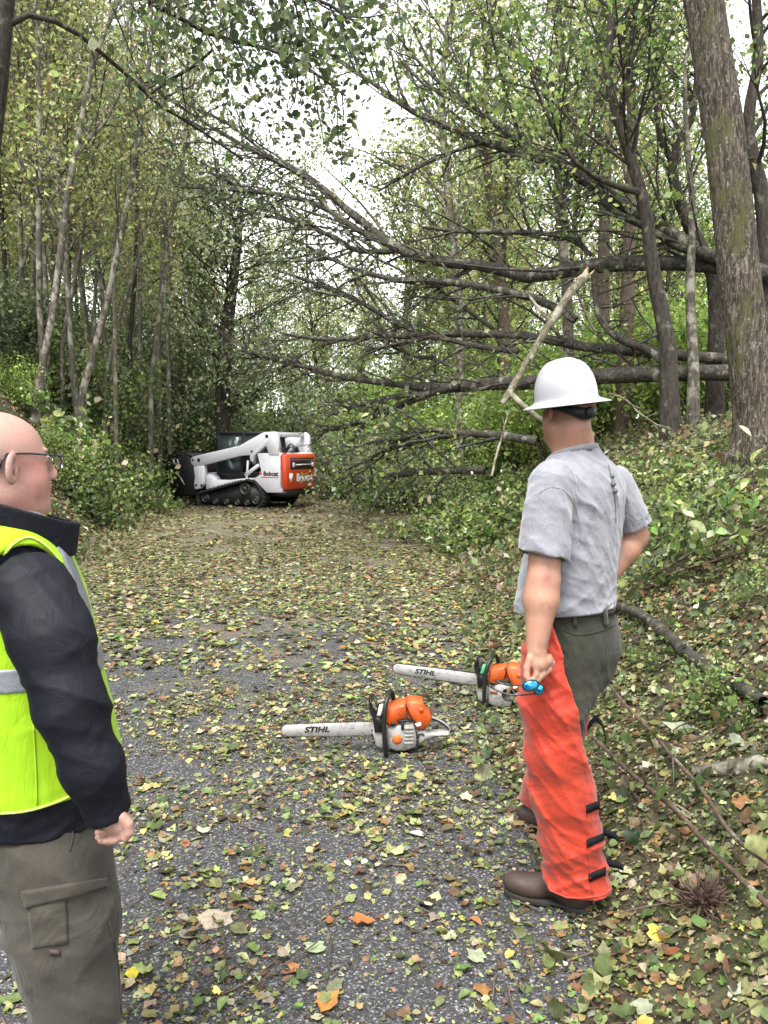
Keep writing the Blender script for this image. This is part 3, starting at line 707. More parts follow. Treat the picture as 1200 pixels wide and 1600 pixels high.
# slender trees on the left bank
LB = [
 ('blotched_tree', 'tall pale-blotched tree at the very front of the left bank, above the bald head', [(52, 645, 22, N_), (62, 590, 15, N_), (75, 530, 13, N_), (92, 420, 13, N_), (106, 300, 12, N_), (124, 210, 11, N_), (145, 100, 10, N_), (185, 0, 8, N_)], B_PALE, ([(118, 245, 8, N_), (140, 215, 7, N_), (165, 190, 5, N_), (185, 150, 4, N_)],)),
 ('blotched_tree', 'pale leaning tree second in front on the left bank', [(118, 650, 17, N_), (135, 590, 14, N_), (152, 530, 13, N_), (168, 470, 12, N_), (186, 380, 11, N_), (205, 290, 10, N_), (222, 180, 9, N_), (238, 60, 7, N_)], B_PALE, ()),
 ('thin_tree', 'thin whitish sapling leaning right of the second pale tree', [(160, 610, 8, N_), (172, 560, 7, N_), (186, 500, 7, N_), (205, 440, 6, N_), (222, 380, 5, N_), (245, 300, 4, N_)], B_PALE, ()),
 ('thin_tree', 'thin pale trunk leaning right just left of the dense dark tree', [(232, 640, 9, N_), (240, 560, 8, N_), (252, 470, 7, N_), (262, 380, 6, N_), (285, 260, 5, N_), (300, 140, 4, N_)], B_PALE, ()),
 ('thin_tree', 'thin grey trunk rising straight between the thin leaning saplings', [(178, 600, 8, N_), (180, 520, 8, N_), (178, 420, 7, N_), (186, 300, 6, N_), (196, 160, 5, N_), (200, 40, 4, N_)], B_GREY, ()),
 ('thin_tree', 'thin pale forked tree left of the front blotched tree near the photo edge', [(20, 600, 10, N_), (26, 520, 9, N_), (34, 420, 8, N_), (30, 300, 7, N_), (42, 160, 6, N_), (60, 40, 4, N_)], B_PALE, ([(34, 420, 6, N_), (60, 330, 5, N_), (78, 240, 4, N_), (90, 150, 3, N_)],)),
 ('thin_tree', 'thin whitish sapling between the two front pale trees', [(95, 560, 8, N_), (102, 510, 7, N_), (116, 440, 7, N_), (128, 380, 6, N_), (135, 300, 5, N_)], B_PALE, ()),
]
LBY = [15.5, 16.5, 18, 19, 17.5, 18.5, 18]
for i, (nm, lb, pts, bk, fk) in enumerate(LB):
    pts = [(a, c, w * .80, LBY[i % 7]) for a, c, w, _ in pts]
    standing(nm, lb, pts, bk, 70 + i, YG, YW, 22, .35, .08, 7, 5, 1.7, .25, 3, forks=fk)
for i, (pxb, pyb, pxt, w_) in enumerate([(28, 560, 32, 9), (44, 575, 58, 9), (74, 560, 100, 8), (200, 570, 228, 9), (245, 560, 262, 10), (262, 570, 250, 8), (100, 520, 118, 8), (145, 520, 150, 7), (218, 560, 205, 8), (8, 560, -10, 10)]):
    standing('dark_sapling', 'dark straight trunk behind the pale front trees, %s from the left in its row' % ('second', 'third', 'fourth', 'seventh', 'ninth', 'tenth', 'fifth', 'sixth', 'eighth', 'first')[i],
             [(pxb, pyb, w_ * .85, 21.5), (pxb + (pxt - pxb) * .3 + 4, 400, w_ * .72, 21.5), (pxb + (pxt - pxb) * .7 - 3, 200, w_ * .62, 21.5), (pxt, 40, w_ * .5, 21.5)], B_GREY if i % 3 else B_DARK, 90 + i, YG, YW, 22, .3, .09, 7, 5, 1.8, .28, 3, group='dark straight trunks on the left bank')
# near tree off the left edge whose boughs hang over the road
def edge_tree():
    Y = 9.5; P, r = pix_path([(-75, 640, 46, Y), (-50, 420, 42, Y), (-22, 240, 38, Y), (-6, 120, 34, Y), (6, 0, 30, Y), (20, -140, 26, Y), (30, -300, 18, Y)], 14)
    base = ground(P[0][0], P[0][1]); P[0] = base - (0, 0, .3)
    t = thing('overhanging_tree', 'dark trunk at the top left edge whose boughs arch over the road', 'tree', base); w = Wood(61)
    w.add(P, r, 12)
    B = [([(8, 40, 12, Y), (32, 24, 9, Y), (70, 28, 8, Y + .2), (115, 48, 7, Y + .4), (165, 88, 6.5, Y + .7), (210, 128, 6, Y + 1), (250, 165, 5, Y + 1.3), (300, 195, 4, Y + 1.6), (380, 250, 3, Y + 2)], 14, 1.0, 3, 4),
         ([(14, -60, 14, Y), (120, -40, 11, Y), (230, 0, 9, Y + .3), (320, 50, 7, Y + .6), (385, 68, 6, Y + .8), (445, 85, 5, Y + 1), (500, 120, 4, Y + 1.2), (540, 150, 3, Y + 1.4)], 26, 1.2, 6, 9),
         ([(18, -120, 12, Y), (180, -90, 10, Y - .5), (330, -50, 8, Y - .8), (440, -20, 6, Y - 1), (520, 10, 5, Y - 1), (570, 45, 3, Y - 1)], 28, 1.2, 6, 9),
         ([(330, 80, 4, Y + .8), (300, 105, 5, Y + 1), (265, 125, 5, Y + 1.2), (230, 150, 4, Y + 1.6)], 6, .8, 3, 4)]
    for pts, ns, sl, tw, lv in B:
        Q, rq = pix_path(pts, 12); w.limb(Q, rq, 7, ns, sl, .012, tw, .5, lv, .25, .03, up=.0, spread=.12)
    V, F = w.geo(); mobj('trunk', V, F, B_DARK, t, smooth=True)
    leaves_obj('crown', w, 61, .08, .25, DG + [(.12, .16, .05)], DW + [20], t, TM_OVAL)
edge_tree()
# dense dark tree standing behind the loader
def bushy():
    Y = 22.5; P, r = pix_path([(345, 720, 26, Y), (350, 560, 22, Y), (365, 430, 16, Y), (375, 340, 10, Y), (370, 280, 5, Y)], 10)
    base = ground(P[0][0], P[0][1]); P[0] = base - (0, 0, .3)
    t = thing('dense_tree', 'dense dark-leaved tree standing right behind the loader', 'tree', base); w = Wood(62)
    w.limb(P, r, 9, 76, 2.7, .03, 9, .8, 12, .04, .03, up=.1, ang=1.0, spread=.16)
    V, F = w.geo(); mobj('trunk', V, F, B_DARK, t, smooth=True); leaves_obj('crown', w, 62, .11, .3, OG + DG + [(.30, .32, .20), (.22, .26, .12)], OW + DW + [40, 50], t)
bushy()

# ------------------------------------------------------------------ the fallen trees
def crown_mass(seed, px, Y, h, rad, lab, cols, wts, n=18, leaf=.10):
    c = W(px, 700, Y); b = ground(c[0], c[1]); t = thing('bough_heap', lab, 'fallen branches', b); w = Wood(seed)
    for i in range(n):
        a = w.rng.uniform(0, 6.28); k = w.rng.uniform(.3, 1.5) * rad / h; q = w.rng.uniform(0, rad * .8)
        p0 = np.array([b[0] + math.cos(a) * q, b[1] + math.sin(a) * q, 0]); p0[2] = float(H(p0[0], p0[1])) - .1
        P, _ = w.path(p0, (math.cos(a) * k - .25, math.sin(a) * k, 1), h * w.rng.uniform(.5, 1.05), 7, .14, .05)
        w.limb(P, .035 * np.linspace(1, .2, 7), 6, 10, h * .32, .012, 7, .6, 12, .1, .03, spread=.14)
    V, F = w.geo(); mobj('boughs', V, F, B_FALL, t, smooth=True); leaves_obj('foliage', w, seed, leaf, .3, cols, wts, t); return t
OGP = OG + [(.34, .34, .24), (.26, .28, .19), (.16, .22, .06)]; OWP = OW + [18, 18, 20]
crown_mass(601, 285, 25.0, 5.4, 2.2, 'grey-green crown of a fallen tree piled high left of the dark tree', OGP, OWP, 26)
crown_mass(602, 400, 25.0, 4.2, 1.8, 'grey-green heap of fallen boughs directly behind the loader cab', OGP, OWP, 20)
crown_mass(603, 160, 19.5, 2.6, 1.1, 'leafy fallen boughs heaped left of the loader attachment', OG + MG, OW + MW, 16)
crown_mass(604, 575, 23.5, 2.0, 1.2, 'leafy fallen boughs heaped just right of the orange tailgate', OGP, OWP, 15)
crown_mass(605, 650, 19.5, 1.5, 1.2, 'leafy fallen boughs low at the end of the road under the bare limbs', OGP + MG, OWP + MW, 13, .085)
crown_mass(606, 225, 26, 6.0, 2.2, 'tall leafy mass of a fallen crown behind the left heap', OGP, OWP, 24)
def fallen(name, label, limbs, seed, cols, wts, leaf=.085, bark=B_FALL, base=None):
    A = [pix_path([(a, b_, w_ * .86, y_) for a, b_, w_, y_ in l[0]], l[6] if len(l) > 6 else 16) for l in limbs]
    b = A[0][0][0] if base is None else base
    t = thing(name, label, 'fallen tree', ground(b[0], b[1])); w = Wood(seed)
    for (P, r), l in zip(A, limbs):
        pts, ns, sl, tw, lv, bias = l[:6]
        P = P + np.cumsum(w.rng.normal(0, 1, P.shape) * r[:, None] * .10, axis=0) * np.linspace(0, 1, len(P))[:, None] * (1 - np.linspace(0, 1, len(P))[:, None] * .5)
        w.limb(P, r * w.rng.uniform(.93, 1.1, len(r)), 12, int(ns * .45), sl * 1.5, .03, 4, .7, 0, .08, .01, bias=tuple(1.2 * q for q in bias), up=.15, wob=.16, ang=.7)
        w.limb(P, r * .9, 3, ns, sl, .022, tw, .55, lv, .12, .015, bias=bias, up=.15, spread=.10, wob=.16)
    V, F = w.geo(); mobj('trunk', V, F, bark, t, smooth=True)
    leaves_obj('crown', w, seed, leaf, .3, cols, wts, t)
    return t
LEFT = (-.5, .1, .0)
fallen('fallen_tree', 'long dark fallen trunk hung level at mid height, its tip arching up to the left', [
  ([(1260, 436, 34, 12), (1180, 424, 32, 12), (1110, 414, 29, 12.2), (1000, 410, 26, 12.6), (900, 418, 26, 13), (830, 432, 25, 13.4), (760, 415, 20, 13.8), (680, 406, 18, 14.2), (620, 386, 17, 14.8), (560, 340, 14, 15.4), (500, 290, 12, 16), (460, 262, 10, 16.4), (400, 236, 8, 16.8), (330, 196, 6, 17.2), (260, 150, 4, 17.5)], 30, 1.7, 5, 3, LEFT, 30),
  ([(620, 386, 13, 14.8), (560, 360, 11, 15.3), (500, 322, 9, 15.8), (440, 305, 8, 16.2), (370, 298, 6, 16.6), (280, 292, 4, 17)], 20, 1.5, 5, 6, LEFT),
  ([(640, 392, 10, 14.6), (560, 392, 9, 15.4), (520, 370, 8, 15.8), (450, 345, 6, 16.4), (380, 330, 4, 17)], 18, 1.3, 5, 7, LEFT),
  ([(500, 290, 8, 16), (430, 250, 6, 16.3), (360, 195, 5, 16.8), (300, 165, 4, 17)], 10, 1.2, 4, 4, LEFT),
  ([(920, 398, 9, 13), (905, 380, 9, 13), (860, 366, 9, 13.2), (780, 362, 9, 13.4), (720, 362, 7, 13.8), (660, 355, 5, 14)], 9, 1.0, 4, 6, (0, 0, .2)),
  ([(925, 400, 8, 13), (895, 370, 8, 13), (880, 330, 8, 13), (885, 290, 7, 13), (870, 240, 5, 13)], 9, 1.0, 5, 7, (0, 0, .2)),
  ([(928, 425, 11, 12.8), (935, 490, 12, 12.6), (968, 528, 13, 12.4), (1020, 550, 14, 12.3), (1060, 590, 14, 12.2)], 6, .8, 4, 5, (0, 0, .2)),
 ], 401, OG, OW)
fallen('fallen_tree', 'highest fallen trunk, running up to the left past the hard hat to two spreading tips', [
  ([(1230, 440, 30, 11.8), (1150, 412, 27, 11.9), (1105, 398, 24, 12), (1050, 365, 24, 12.3), (1000, 335, 24, 12.6), (950, 305, 24, 13), (900, 272, 22, 13.4), (860, 252, 20, 13.6), (825, 240, 17, 13.8), (760, 222, 14, 14.2), (700, 198, 12, 14.6), (640, 172, 9, 15), (570, 122, 7, 15.5), (500, 75, 5, 16)], 28, 1.4, 5, 6, (-.3, 0, .2), 24),
  ([(850, 250, 16, 13.6), (812, 222, 13, 13.8), (770, 190, 11, 14), (730, 165, 9, 14.3), (680, 122, 7, 14.6), (630, 70, 4, 15)], 16, 1.3, 6, 8, (-.2, 0, .2)),
  ([(1105, 400, 15, 12), (1060, 385, 14, 12.2), (1020, 360, 13, 12.4), (960, 330, 11, 12.7), (930, 300, 8, 13)], 8, 1.0, 5, 7, (0, 0, .2)),
  ([(930, 292, 9, 13.2), (900, 220, 7, 13.2), (880, 150, 6, 13.2), (800, 70, 4, 13.4), (740, 20, 3, 13.5)], 16, 1.3, 6, 9, (0, 0, .2)),
  ([(760, 222, 6, 14.2), (700, 240, 6, 14.6), (640, 270, 5, 15), (590, 300, 4, 15.2)], 8, 1.0, 5, 6, LEFT),
 ], 402, MG, MW)
fallen('fallen_tree', 'fallen trunk with pale upper side at helmet-top height, forking left into thin limbs', [
  ([(1140, 562, 20, 12.4), (1030, 552, 20, 12.7), (960, 545, 19, 13), (900, 540, 18, 13.2), (830, 524, 15, 13.6), (740, 520, 13, 14), (650, 523, 13, 14.6), (590, 522, 11, 15), (520, 530, 8, 15.5), (440, 520, 5, 16)], 16, 1.1, 4, 3, LEFT),
  ([(660, 523, 9, 14.6), (610, 500, 9, 15), (560, 470, 8, 15.4), (500, 445, 7, 16), (430, 420, 4, 16.5)], 14, 1.2, 5, 7, LEFT),
  ([(900, 500, 15, 13), (850, 472, 14, 13.2), (800, 458, 13, 13.4), (760, 450, 13, 13.6), (700, 441, 12, 14), (620, 438, 10, 14.5), (540, 415, 7, 15.2), (480, 385, 5, 16)], 14, 1.2, 4, 3, LEFT),
  ([(810, 550, 10, 13.6), (740, 540, 9, 14), (680, 528, 9, 14.2), (640, 535, 7, 14.6), (570, 550, 5, 15)], 8, .9, 4, 6, LEFT),
  ([(780, 520, 7, 14), (730, 485, 7, 14.3), (690, 455, 6, 14.6), (660, 420, 5, 15)], 4, .8, 4, 5, LEFT),
  ([(720, 580, 6, 14), (680, 562, 7, 14.4), (640, 555, 6, 14.8), (590, 530, 4, 15.2)], 4, .8, 4, 5, LEFT),
 ], 403, OG, OW)
fallen('fallen_tree', 'lowest thick fallen trunk behind the hard hat, spreading left toward the loader', [
  ([(1160, 582, 30, 12), (1060, 583, 29, 12.3), (960, 586, 28, 12.6), (880, 594, 27, 12.9), (820, 597, 25, 13.2), (750, 600, 21, 13.8), (690, 606, 16, 14.4), (620, 600, 12, 15), (560, 592, 11, 15.6), (500, 580, 10, 16.2), (430, 560, 7, 17), (370, 545, 4, 17.6)], 20, 1.1, 4, 3, LEFT, 22),
  ([(720, 603, 16, 14), (670, 615, 13, 14.6), (620, 635, 12, 15.2), (570, 655, 11, 15.8), (530, 668, 9, 16.6), (500, 672, 5, 17.4)], 10, .8, 4, 3, LEFT),
  ([(670, 612, 8, 14.6), (600, 622, 8, 15.2), (550, 638, 6, 16), (510, 650, 4, 17)], 7, .8, 4, 3, LEFT),
  ([(500, 580, 7, 16.2), (460, 570, 6, 16.8), (400, 555, 5, 17.4), (350, 520, 3, 18)], 12, 1.2, 5, 9, LEFT),
  ([(600, 628, 6, 15.4), (570, 660, 6, 15.6), (550, 690, 5, 15.8)], 4, .7, 4, 6, LEFT),
 ], 404, OG, OW)
fallen('fallen_tree', 'low weathered limbs of a fallen tree just above the road edge, beside the grey shirt', [
  ([(840, 690, 17, 11.5), (780, 680, 15, 11.9), (720, 678, 13, 12.4), (660, 688, 11, 13), (610, 700, 9, 13.8), (570, 720, 7, 14.6), (530, 738, 4, 15.4)], 14, .9, 5, 9, LEFT),
  ([(715, 680, 10, 12.4), (670, 672, 9, 12.8), (630, 688, 8, 13.2), (590, 694, 6, 13.8)], 6, .8, 5, 8, LEFT),
  ([(760, 735, 14, 12), (700, 735, 14, 12.6), (650, 738, 13, 13.2), (600, 745, 11, 14), (560, 750, 8, 15), (530, 754, 5, 16)], 12, .8, 5, 9, LEFT),
 ], 405, MG + OG, MW + OW)
# broken bough hanging in front
def broken():
    P, r = pix_path([(916, 428, 17, 9.0), (900, 448, 16, 8.8), (878, 478, 17, 8.6), (858, 510, 15, 8.5), (842, 535, 14, 8.4), (825, 562, 14, 8.3), (808, 595, 14, 8.2), (795, 615, 15, 8.1), (784, 633, 13, 8.1)], 16)
    Q, rq = pix_path([(796, 612, 12, 8.1), (815, 632, 12, 8.0), (840, 652, 11, 7.9), (862, 668, 9, 7.9), (900, 700, 6, 8)], 8)
    S, rs = pix_path([(862, 505, 6, 8.5), (840, 480, 5, 8.6), (822, 455, 3, 8.7)], 5)
    T, rt = pix_path([(900, 450, 5, 8.8), (915, 490, 4, 8.8), (930, 520, 3, 8.8)], 5)
    P = P + np.random.default_rng(9).normal(0, .010, P.shape); r = r * .76; rq = rq * .75
    w = Wood(71); w.add(P, r * w.rng.uniform(.9, 1.12, 16), 12); w.add(Q, rq, 10); w.add(S, rs, 6); w.add(T, rt, 6)
    V, F = w.geo(); m = raw_mesh('b', V, F)
    t = thing('broken_bough', 'pale broken bough slanting down in front of the fallen trunks beside the hard hat', 'branch', P[-1])
    mobj('bough', V, F, B_LIGHT, t, smooth=True)
    mb = MB(); rg = np.random.default_rng(3)
    d = P[0] - P[1]; d /= np.linalg.norm(d)
    for i in range(12):
        o = rg.normal(0, .022, 3); mb.tube([P[0] - d * .03 + o, P[0] + d * rg.uniform(.03, .13) + o * 1.3], [.016, .002], 5)
    mb.build('torn_end', mat_simple('fresh_torn_wood', (.42, .27, .13), .8, var=.3), t)
broken()

# ------------------------------------------------------------------ torn leafy branches lying about
def proto_branch(seed, L, cols, wts, leaf, nsub=9, lv=9):
    t = thing('leafy_branch', None, None, (0, 0, 0)); w = Wood(seed)
    P, _ = w.path((-L / 2, 0, .08), (1, 0, .15), L, 8, .12, .03)
    P[:, 2] = np.maximum(P[:, 2], .04)
    w.limb(P, .018 * np.linspace(1, .25, 8), 6, nsub, L * .45, .008, 5, .35, lv, .15, .02, up=.15, spread=.07)
    V, F = w.geo(); V[:, 2] = np.maximum(V[:, 2], -.02); mobj('twigs', V, F, B_TWIG, t, smooth=True)
    w.Lp = [np.concatenate([p[:, :2], np.abs(p[:, 2:])], 1) for p in w.Lp]
    leaves_obj('leaves', w, seed, leaf, .3, cols, wts, t, TM_OVAL, .3)
    return t
LBp = [proto_branch(501, 2.0, MG + [(.38, .38, .24)], MW + [14], .085), proto_branch(502, 1.5, OG + MG, OW + MW, .08), proto_branch(503, 1.1, DG + MG, DW + MW, .075, 7)]
rng = np.random.default_rng(77)
def strew(area, n, label, group, s=(.7, 1.2), which=(0, 1, 2)):
    for i in range(n):
        for q in range(50):
            px = rng.uniform(area[0], area[2]); py = rng.uniform(area[1], area[3])
            p = G(px, py)
            if p[1] < 30: break
        pr = LBp[int(rng.choice(which))]; sc = rng.uniform(*s)
        nrm = gnormal(np.array([p[0]]), np.array([p[1]]))[0]
        o = place(pr, USED, p[0], p[1], rng.uniform(0, 6.28), sc, label, 'branch', group, z=p[2] + rng.uniform(0, .12))
        o.rotation_euler = (Vector(nrm).to_track_quat('Z', 'Y') @ Euler((0, 0, rng.uniform(0, 6.28))).to_quaternion()).to_euler()
strew((640, 720, 830, 880), 34, 'torn leafy branch in the green heap right of the road', 'leafy branches heaped right of the road', (.6, 1.0))
strew((545, 738, 700, 772), 16, 'torn leafy branch in the heap under the fallen limbs at the end of the road', 'leafy branches under the fallen limbs')
strew((90, 690, 235, 810), 26, 'torn leafy branch in the heap on the slope left of the loader', 'leafy branches left of the loader', (.8, 1.3))
strew((960, 700, 1190, 930), 9, 'torn leafy branch among the weeds on the right bank', 'leafy branches on the right bank', (.4, .7))
strew((960, 950, 1190, 1500), 5, 'small torn sprig with leaves on the near right bank', 'sprigs on the near right bank', (.22, .34), (1, 2))
for i in range(16):    # crushed crown right round the loader's front
    a = rng.uniform(0, 1); x = -7.3 - rng.uniform(0, 1.8) ; y = 20.0 + rng.uniform(0, 3.0)
    o = place(LBp[int(rng.integers(0, 3))], USED, x, y, rng.uniform(0, 6), rng.uniform(1.0, 1.4), "torn leafy branch piled in front of the loader's black attachment", 'branch', "leafy branches at the loader's front", z=float(H(x, y)) + rng.uniform(0, 1.0))
for i in range(12):
    x = -.5 + rng.uniform(0, 2.2); y = 21.5 + rng.uniform(0, 2.0)
    o = place(LBp[int(rng.integers(0, 3))], USED, x, y, rng.uniform(0, 6), rng.uniform(1.0, 1.5), 'torn leafy branch lying just right of the loader', 'branch', 'leafy branches right of the loader', z=float(H(x, y)) + rng.uniform(0, .6))

# ------------------------------------------------------------------ logs and sticks
def stick(name, label, pts, bark, cat='stick', k=8, wob=.08, n=14, lift=0.0, onground=False, twigs=0, seed=0):
    rg = np.random.default_rng(seed + 900)
    A = []
    for a, b, w in pts:
        g_ = G(a, b); A.append([*(g_ + (0, 0, w * .5 * g_[1] / 1200 * .8 + lift)), w * .5 * g_[1] / 1200])
    S = spline(np.array(A), n); P, r = S[:, :3], np.maximum(S[:, 3], .002)
    P = P + np.cumsum(rg.normal(0, 1, P.shape), 0) * r.mean() * wob
    w = Wood(seed); w.add(P, r * rg.uniform(.85, 1.12, n), k)
    for q in range(twigs):
        i = int(rg.integers(2, n - 1)); Q, _ = w.path(P[i], (P[min(i + 1, n - 1)] - P[i]) * 4 + rg.normal(0, .5, 3) * .3 + (0, 0, .1), rg.uniform(.1, .3), 4, .15); w.add(Q, r[i] * .5 * np.array([1, .8, .6, .3]), 5)
    V, F = w.geo(); c0 = np.arange(k)[::-1]; 
    o = mobj(name, V, F, bark, None, P[n // 2], smooth=True); tagset(o, label, cat); return o
stick('mossy_log', 'thick dark mossy log lying on the bank right of the man in grey', [(948, 962, 12), (985, 976, 16), (1020, 1000, 19), (1050, 1028, 20), (1082, 1056, 21), (1115, 1078, 20), (1150, 1100, 22), (1195, 1128, 20)], B_FALL, 'log', 12, .10, 18, .07, seed=1, twigs=6)
stick('pale_log', 'short pale weathered log on the bank below the mossy log', [(1085, 1212, 18), (1130, 1208, 26), (1170, 1203, 28), (1215, 1195, 22)], B_PALE, 'log', 10, .1, seed=2, twigs=2)
def gy(px, py): return float(G(px, py)[1])
def air_stick(name, label, pts, bark, seed, k=6, near=False):
    if near: pts = [(a, b, w * 1.15, gy(a, b) * .955) for a, b, w, Y in pts]
    P, r = pix_path(pts, 18); rg = np.random.default_rng(seed); w = Wood(seed); w.add(P + np.cumsum(rg.normal(0, .0015, P.shape), 0), r, k)
    for q in range(5):
        i = int(rg.integers(3, 16)); Q, _ = w.path(P[i], (P[i + 1] - P[i]) / np.linalg.norm(P[i + 1] - P[i]) + rg.normal(0, .6, 3), rg.uniform(.08, .22), 4, .12); w.add(Q, r[i] * .55 * np.array([1, .8, .6, .3]), 5)
    V, F = w.geo(); o = mobj(name, V, F, bark, None, P[9], smooth=True); tagset(o, label, 'branch'); return o
air_stick('thin_branch', 'lower of two long thin brown branches reaching from the chaps to the right edge', [(925, 1150, 5, 3.35), (960, 1185, 6, 3.3), (1000, 1220, 7, 3.2), (1055, 1262, 8, 3.1), (1090, 1300, 8, 3.0), (1130, 1345, 8, 2.9), (1175, 1385, 9, 2.85), (1215, 1425, 9, 2.8)], B_TWIG, 31, 6, True)
air_stick('thin_branch', 'upper of two long thin brown branches on the bank right of the orange chaps', [(950, 1068, 4, 3.8), (985, 1110, 5, 3.7), (1020, 1145, 5, 3.6), (1060, 1195, 6, 3.45), (1095, 1235, 6, 3.35), (1130, 1290, 7, 3.2), (1165, 1325, 7, 3.1), (1215, 1360, 7, 3.0)], B_TWIG, 32, 6, True)
air_stick('bare_twig', 'pale bare twig curving down to the right of the hard hat', [(950, 615, 4, 7.0), (975, 625, 4, 7.0), (1000, 648, 3.5, 7.0), (1030, 668, 3, 7.0)], B_LIGHT, 33)
air_stick('bare_twig', 'pale upright twig leaning in front of the leaf heap left of the man in grey', [(768, 745, 4, 8.5), (775, 715, 4, 8.6), (785, 680, 3.5, 8.7), (795, 645, 3, 8.8)], B_LIGHT, 34)
stick('short_stick', 'short dark brown stick lying on bare asphalt at lower centre', [(392, 1408, 6), (425, 1394, 9), (465, 1380, 7)], B_TWIG, seed=3, n=8)
stick('short_stick', 'thin stick lying across the leaves near the elbow of the man in the vest', [(155, 1032, 4), (190, 1034, 5), (225, 1033, 4)], B_TWIG, seed=4, n=8)
stick('orange_stick', 'short orange-brown stick in the leaves above the farther chainsaw', [(640, 1000, 5), (650, 1012, 8), (656, 1024, 6)], mat_simple('orange_wood', (.36, .17, .08), .8, var=.3), seed=5, n=6)
stick('short_stick', 'brown stick lying on the bank between the mossy log and pale log', [(1010, 1150, 6), (1045, 1170, 9), (1080, 1180, 8)], B_TWIG, seed=6, n=8)
stick('short_stick', 'dark stick pointing down beside the lower leg straps of the chaps', [(985, 1235, 6), (1000, 1255, 8), (1015, 1272, 7)], B_TWIG, seed=7, n=8)
stick('short_stick', 'dark stick at the right edge below the pale log', [(1120, 1330, 7), (1160, 1340, 9), (1205, 1350, 8)], B_TWIG, seed=8, n=8)
# a few single leaves that stand out
def lone(label, px, py, size, col, tm, seed, cat='leaf', name='single_leaf'):
    p = G(px, py); rg = np.random.default_rng(seed)
    V, F, C = leaf_arrays(rg, np.array([p + (0, 0, .025)]), size, np.array([col], float), tm, .85)
    o = mobj(name, V, F, M_LITTER, None, p, colors=C); tagset(o, label, cat)
lone('pale white upturned leaf on the asphalt between the nearer chainsaw and the boots', 650, 1312, .075, (.62, .66, .62), TM_OVAL, 1)
lone('large pale grey-green leaf on the bank above the pale log', 1068, 1150, .17, (.34, .38, .27), TM_LOBE[0], 2)
lone('large pale tan leaf lying on the road below the short stick', 340, 1445, .13, (.42, .34, .25), TM_LOBE[1], 3)
lone('bright yellow leaf beside the trouser leg of the man in the vest', 208, 1532, .06, (.62, .50, .04), TM_OVAL, 4)
lone('yellow leaf on the near right bank below the boots', 1028, 1468, .08, (.60, .45, .08), TM_LOBE[4], 5)
lone('pale green leaf at lower centre of the road', 492, 1490, .075, (.34, .42, .24), TM_LOBE[4], 6)
lone('orange-brown leaf at the lower centre of the road', 568, 1452, .09, (.45, .16, .05), TM_LOBE[0], 7)
lone('orange curled leaf at the bottom edge of the road', 510, 1580, .09, (.42, .2, .05), TM_LOBE[2], 8)
# dark clod of roots
def clod():
    p = G(1100, 1420); w = Wood(88); 
    for i in range(150):
        a = w.rng.normal(0, 1, 3); a[2] = abs(a[2]) * .6; a /= np.linalg.norm(a); Q, _ = w.path(p + (0, 0, .02), a, w.rng.uniform(.05, .13), 5, .3); w.add(Q, .003, 4)
    V, F = w.geo(); o = mobj('root_clod', V, F, mat_simple('dark_roots', (.07, .04, .03), .9, var=.4), None, p); tagset(o, 'dark reddish clump of rootlets on the near right bank', 'root clump')
clod()

# ------------------------------------------------------------------ distance-field modelling (smooth bodies and cloth)
def smin(a, b, k):
    h = np.clip(.5 + .5 * (b - a) / k, 0, 1); return b * (1 - h) + a * h - k * h * (1 - h)
def smax(a, b, k): return -smin(-a, -b, k)
def cap(p, a, b, ra, rb=None):
    rb = ra if rb is None else rb; a = np.asarray(a, float); b = np.asarray(b, float); ba = b - a
    t = np.clip(((p - a) @ ba) / (ba @ ba + 1e-12), 0, 1); return np.linalg.norm(p - a - t[:, None] * ba, axis=1) - (ra + (rb - ra) * t)
def chain(p, pts, rs, k=.015):
    d = None
    for i in range(len(pts) - 1):
        e = cap(p, pts[i], pts[i + 1], rs[i], rs[i + 1]); d = e if d is None else smin(d, e, k)
    return d
def cylz(p, a, b, r):
    a = np.asarray(a, float); b = np.asarray(b, float); ax = b - a; L_ = np.linalg.norm(ax); ax = ax / L_; q = p - a; t = q @ ax
    return np.maximum(np.linalg.norm(q - t[:, None] * ax, axis=1) - r, np.maximum(-t, t - L_))
def ell(p, c, r, ax=None):
    q = p - np.asarray(c, float)
    if ax is not None: q = q @ np.asarray(ax).T
    r = np.asarray(r, float); k0 = np.linalg.norm(q / r, axis=1); k1 = np.linalg.norm(q / (r * r), axis=1)
    return k0 * (k0 - 1) / (k1 + 1e-9)
class Loft:
    """upright body of elliptical sections: rows (z, cx, cy, a, b), a along 'right', b along 'front'"""
    def __init__(s, rows, right, front, ex=2.3):
        A = np.array(sorted(rows, key=lambda q: q[0]), float); z = np.linspace(A[0, 0], A[-1, 0], 80)
        B = np.stack([np.interp(z, A[:, 0], A[:, i]) for i in range(1, 5)], 1)
        K = np.array([1, 4, 6, 4, 1.]) / 16
        for _ in range(4):
            Pd = np.pad(B, ((2, 2), (0, 0)), 'edge'); B = sum(K[i] * Pd[i:i + len(B)] for i in range(5))
        s.z, s.B, s.r, s.f, s.ex = z, B, np.array(right), np.array(front), ex
    def __call__(s, p):
        z = p[:, 2]; cx, cy, a, b = [np.interp(z, s.z, s.B[:, i]) for i in range(4)]
        qx, qy = p[:, 0] - cx, p[:, 1] - cy; u = qx * s.r[0] + qy * s.r[1]; v = qx * s.f[0] + qy * s.f[1]
        g = (np.abs(u / a) ** s.ex + np.abs(v / b) ** s.ex) ** (1 / s.ex); d = (g - 1) * np.minimum(a, b) * .92
        return smax(d, np.maximum(z - s.z[-1], s.z[0] - z), .02)
def plane(p, o, n):
    n = np.asarray(n, float); n = n / np.linalg.norm(n); return (p - np.asarray(o, float)) @ n
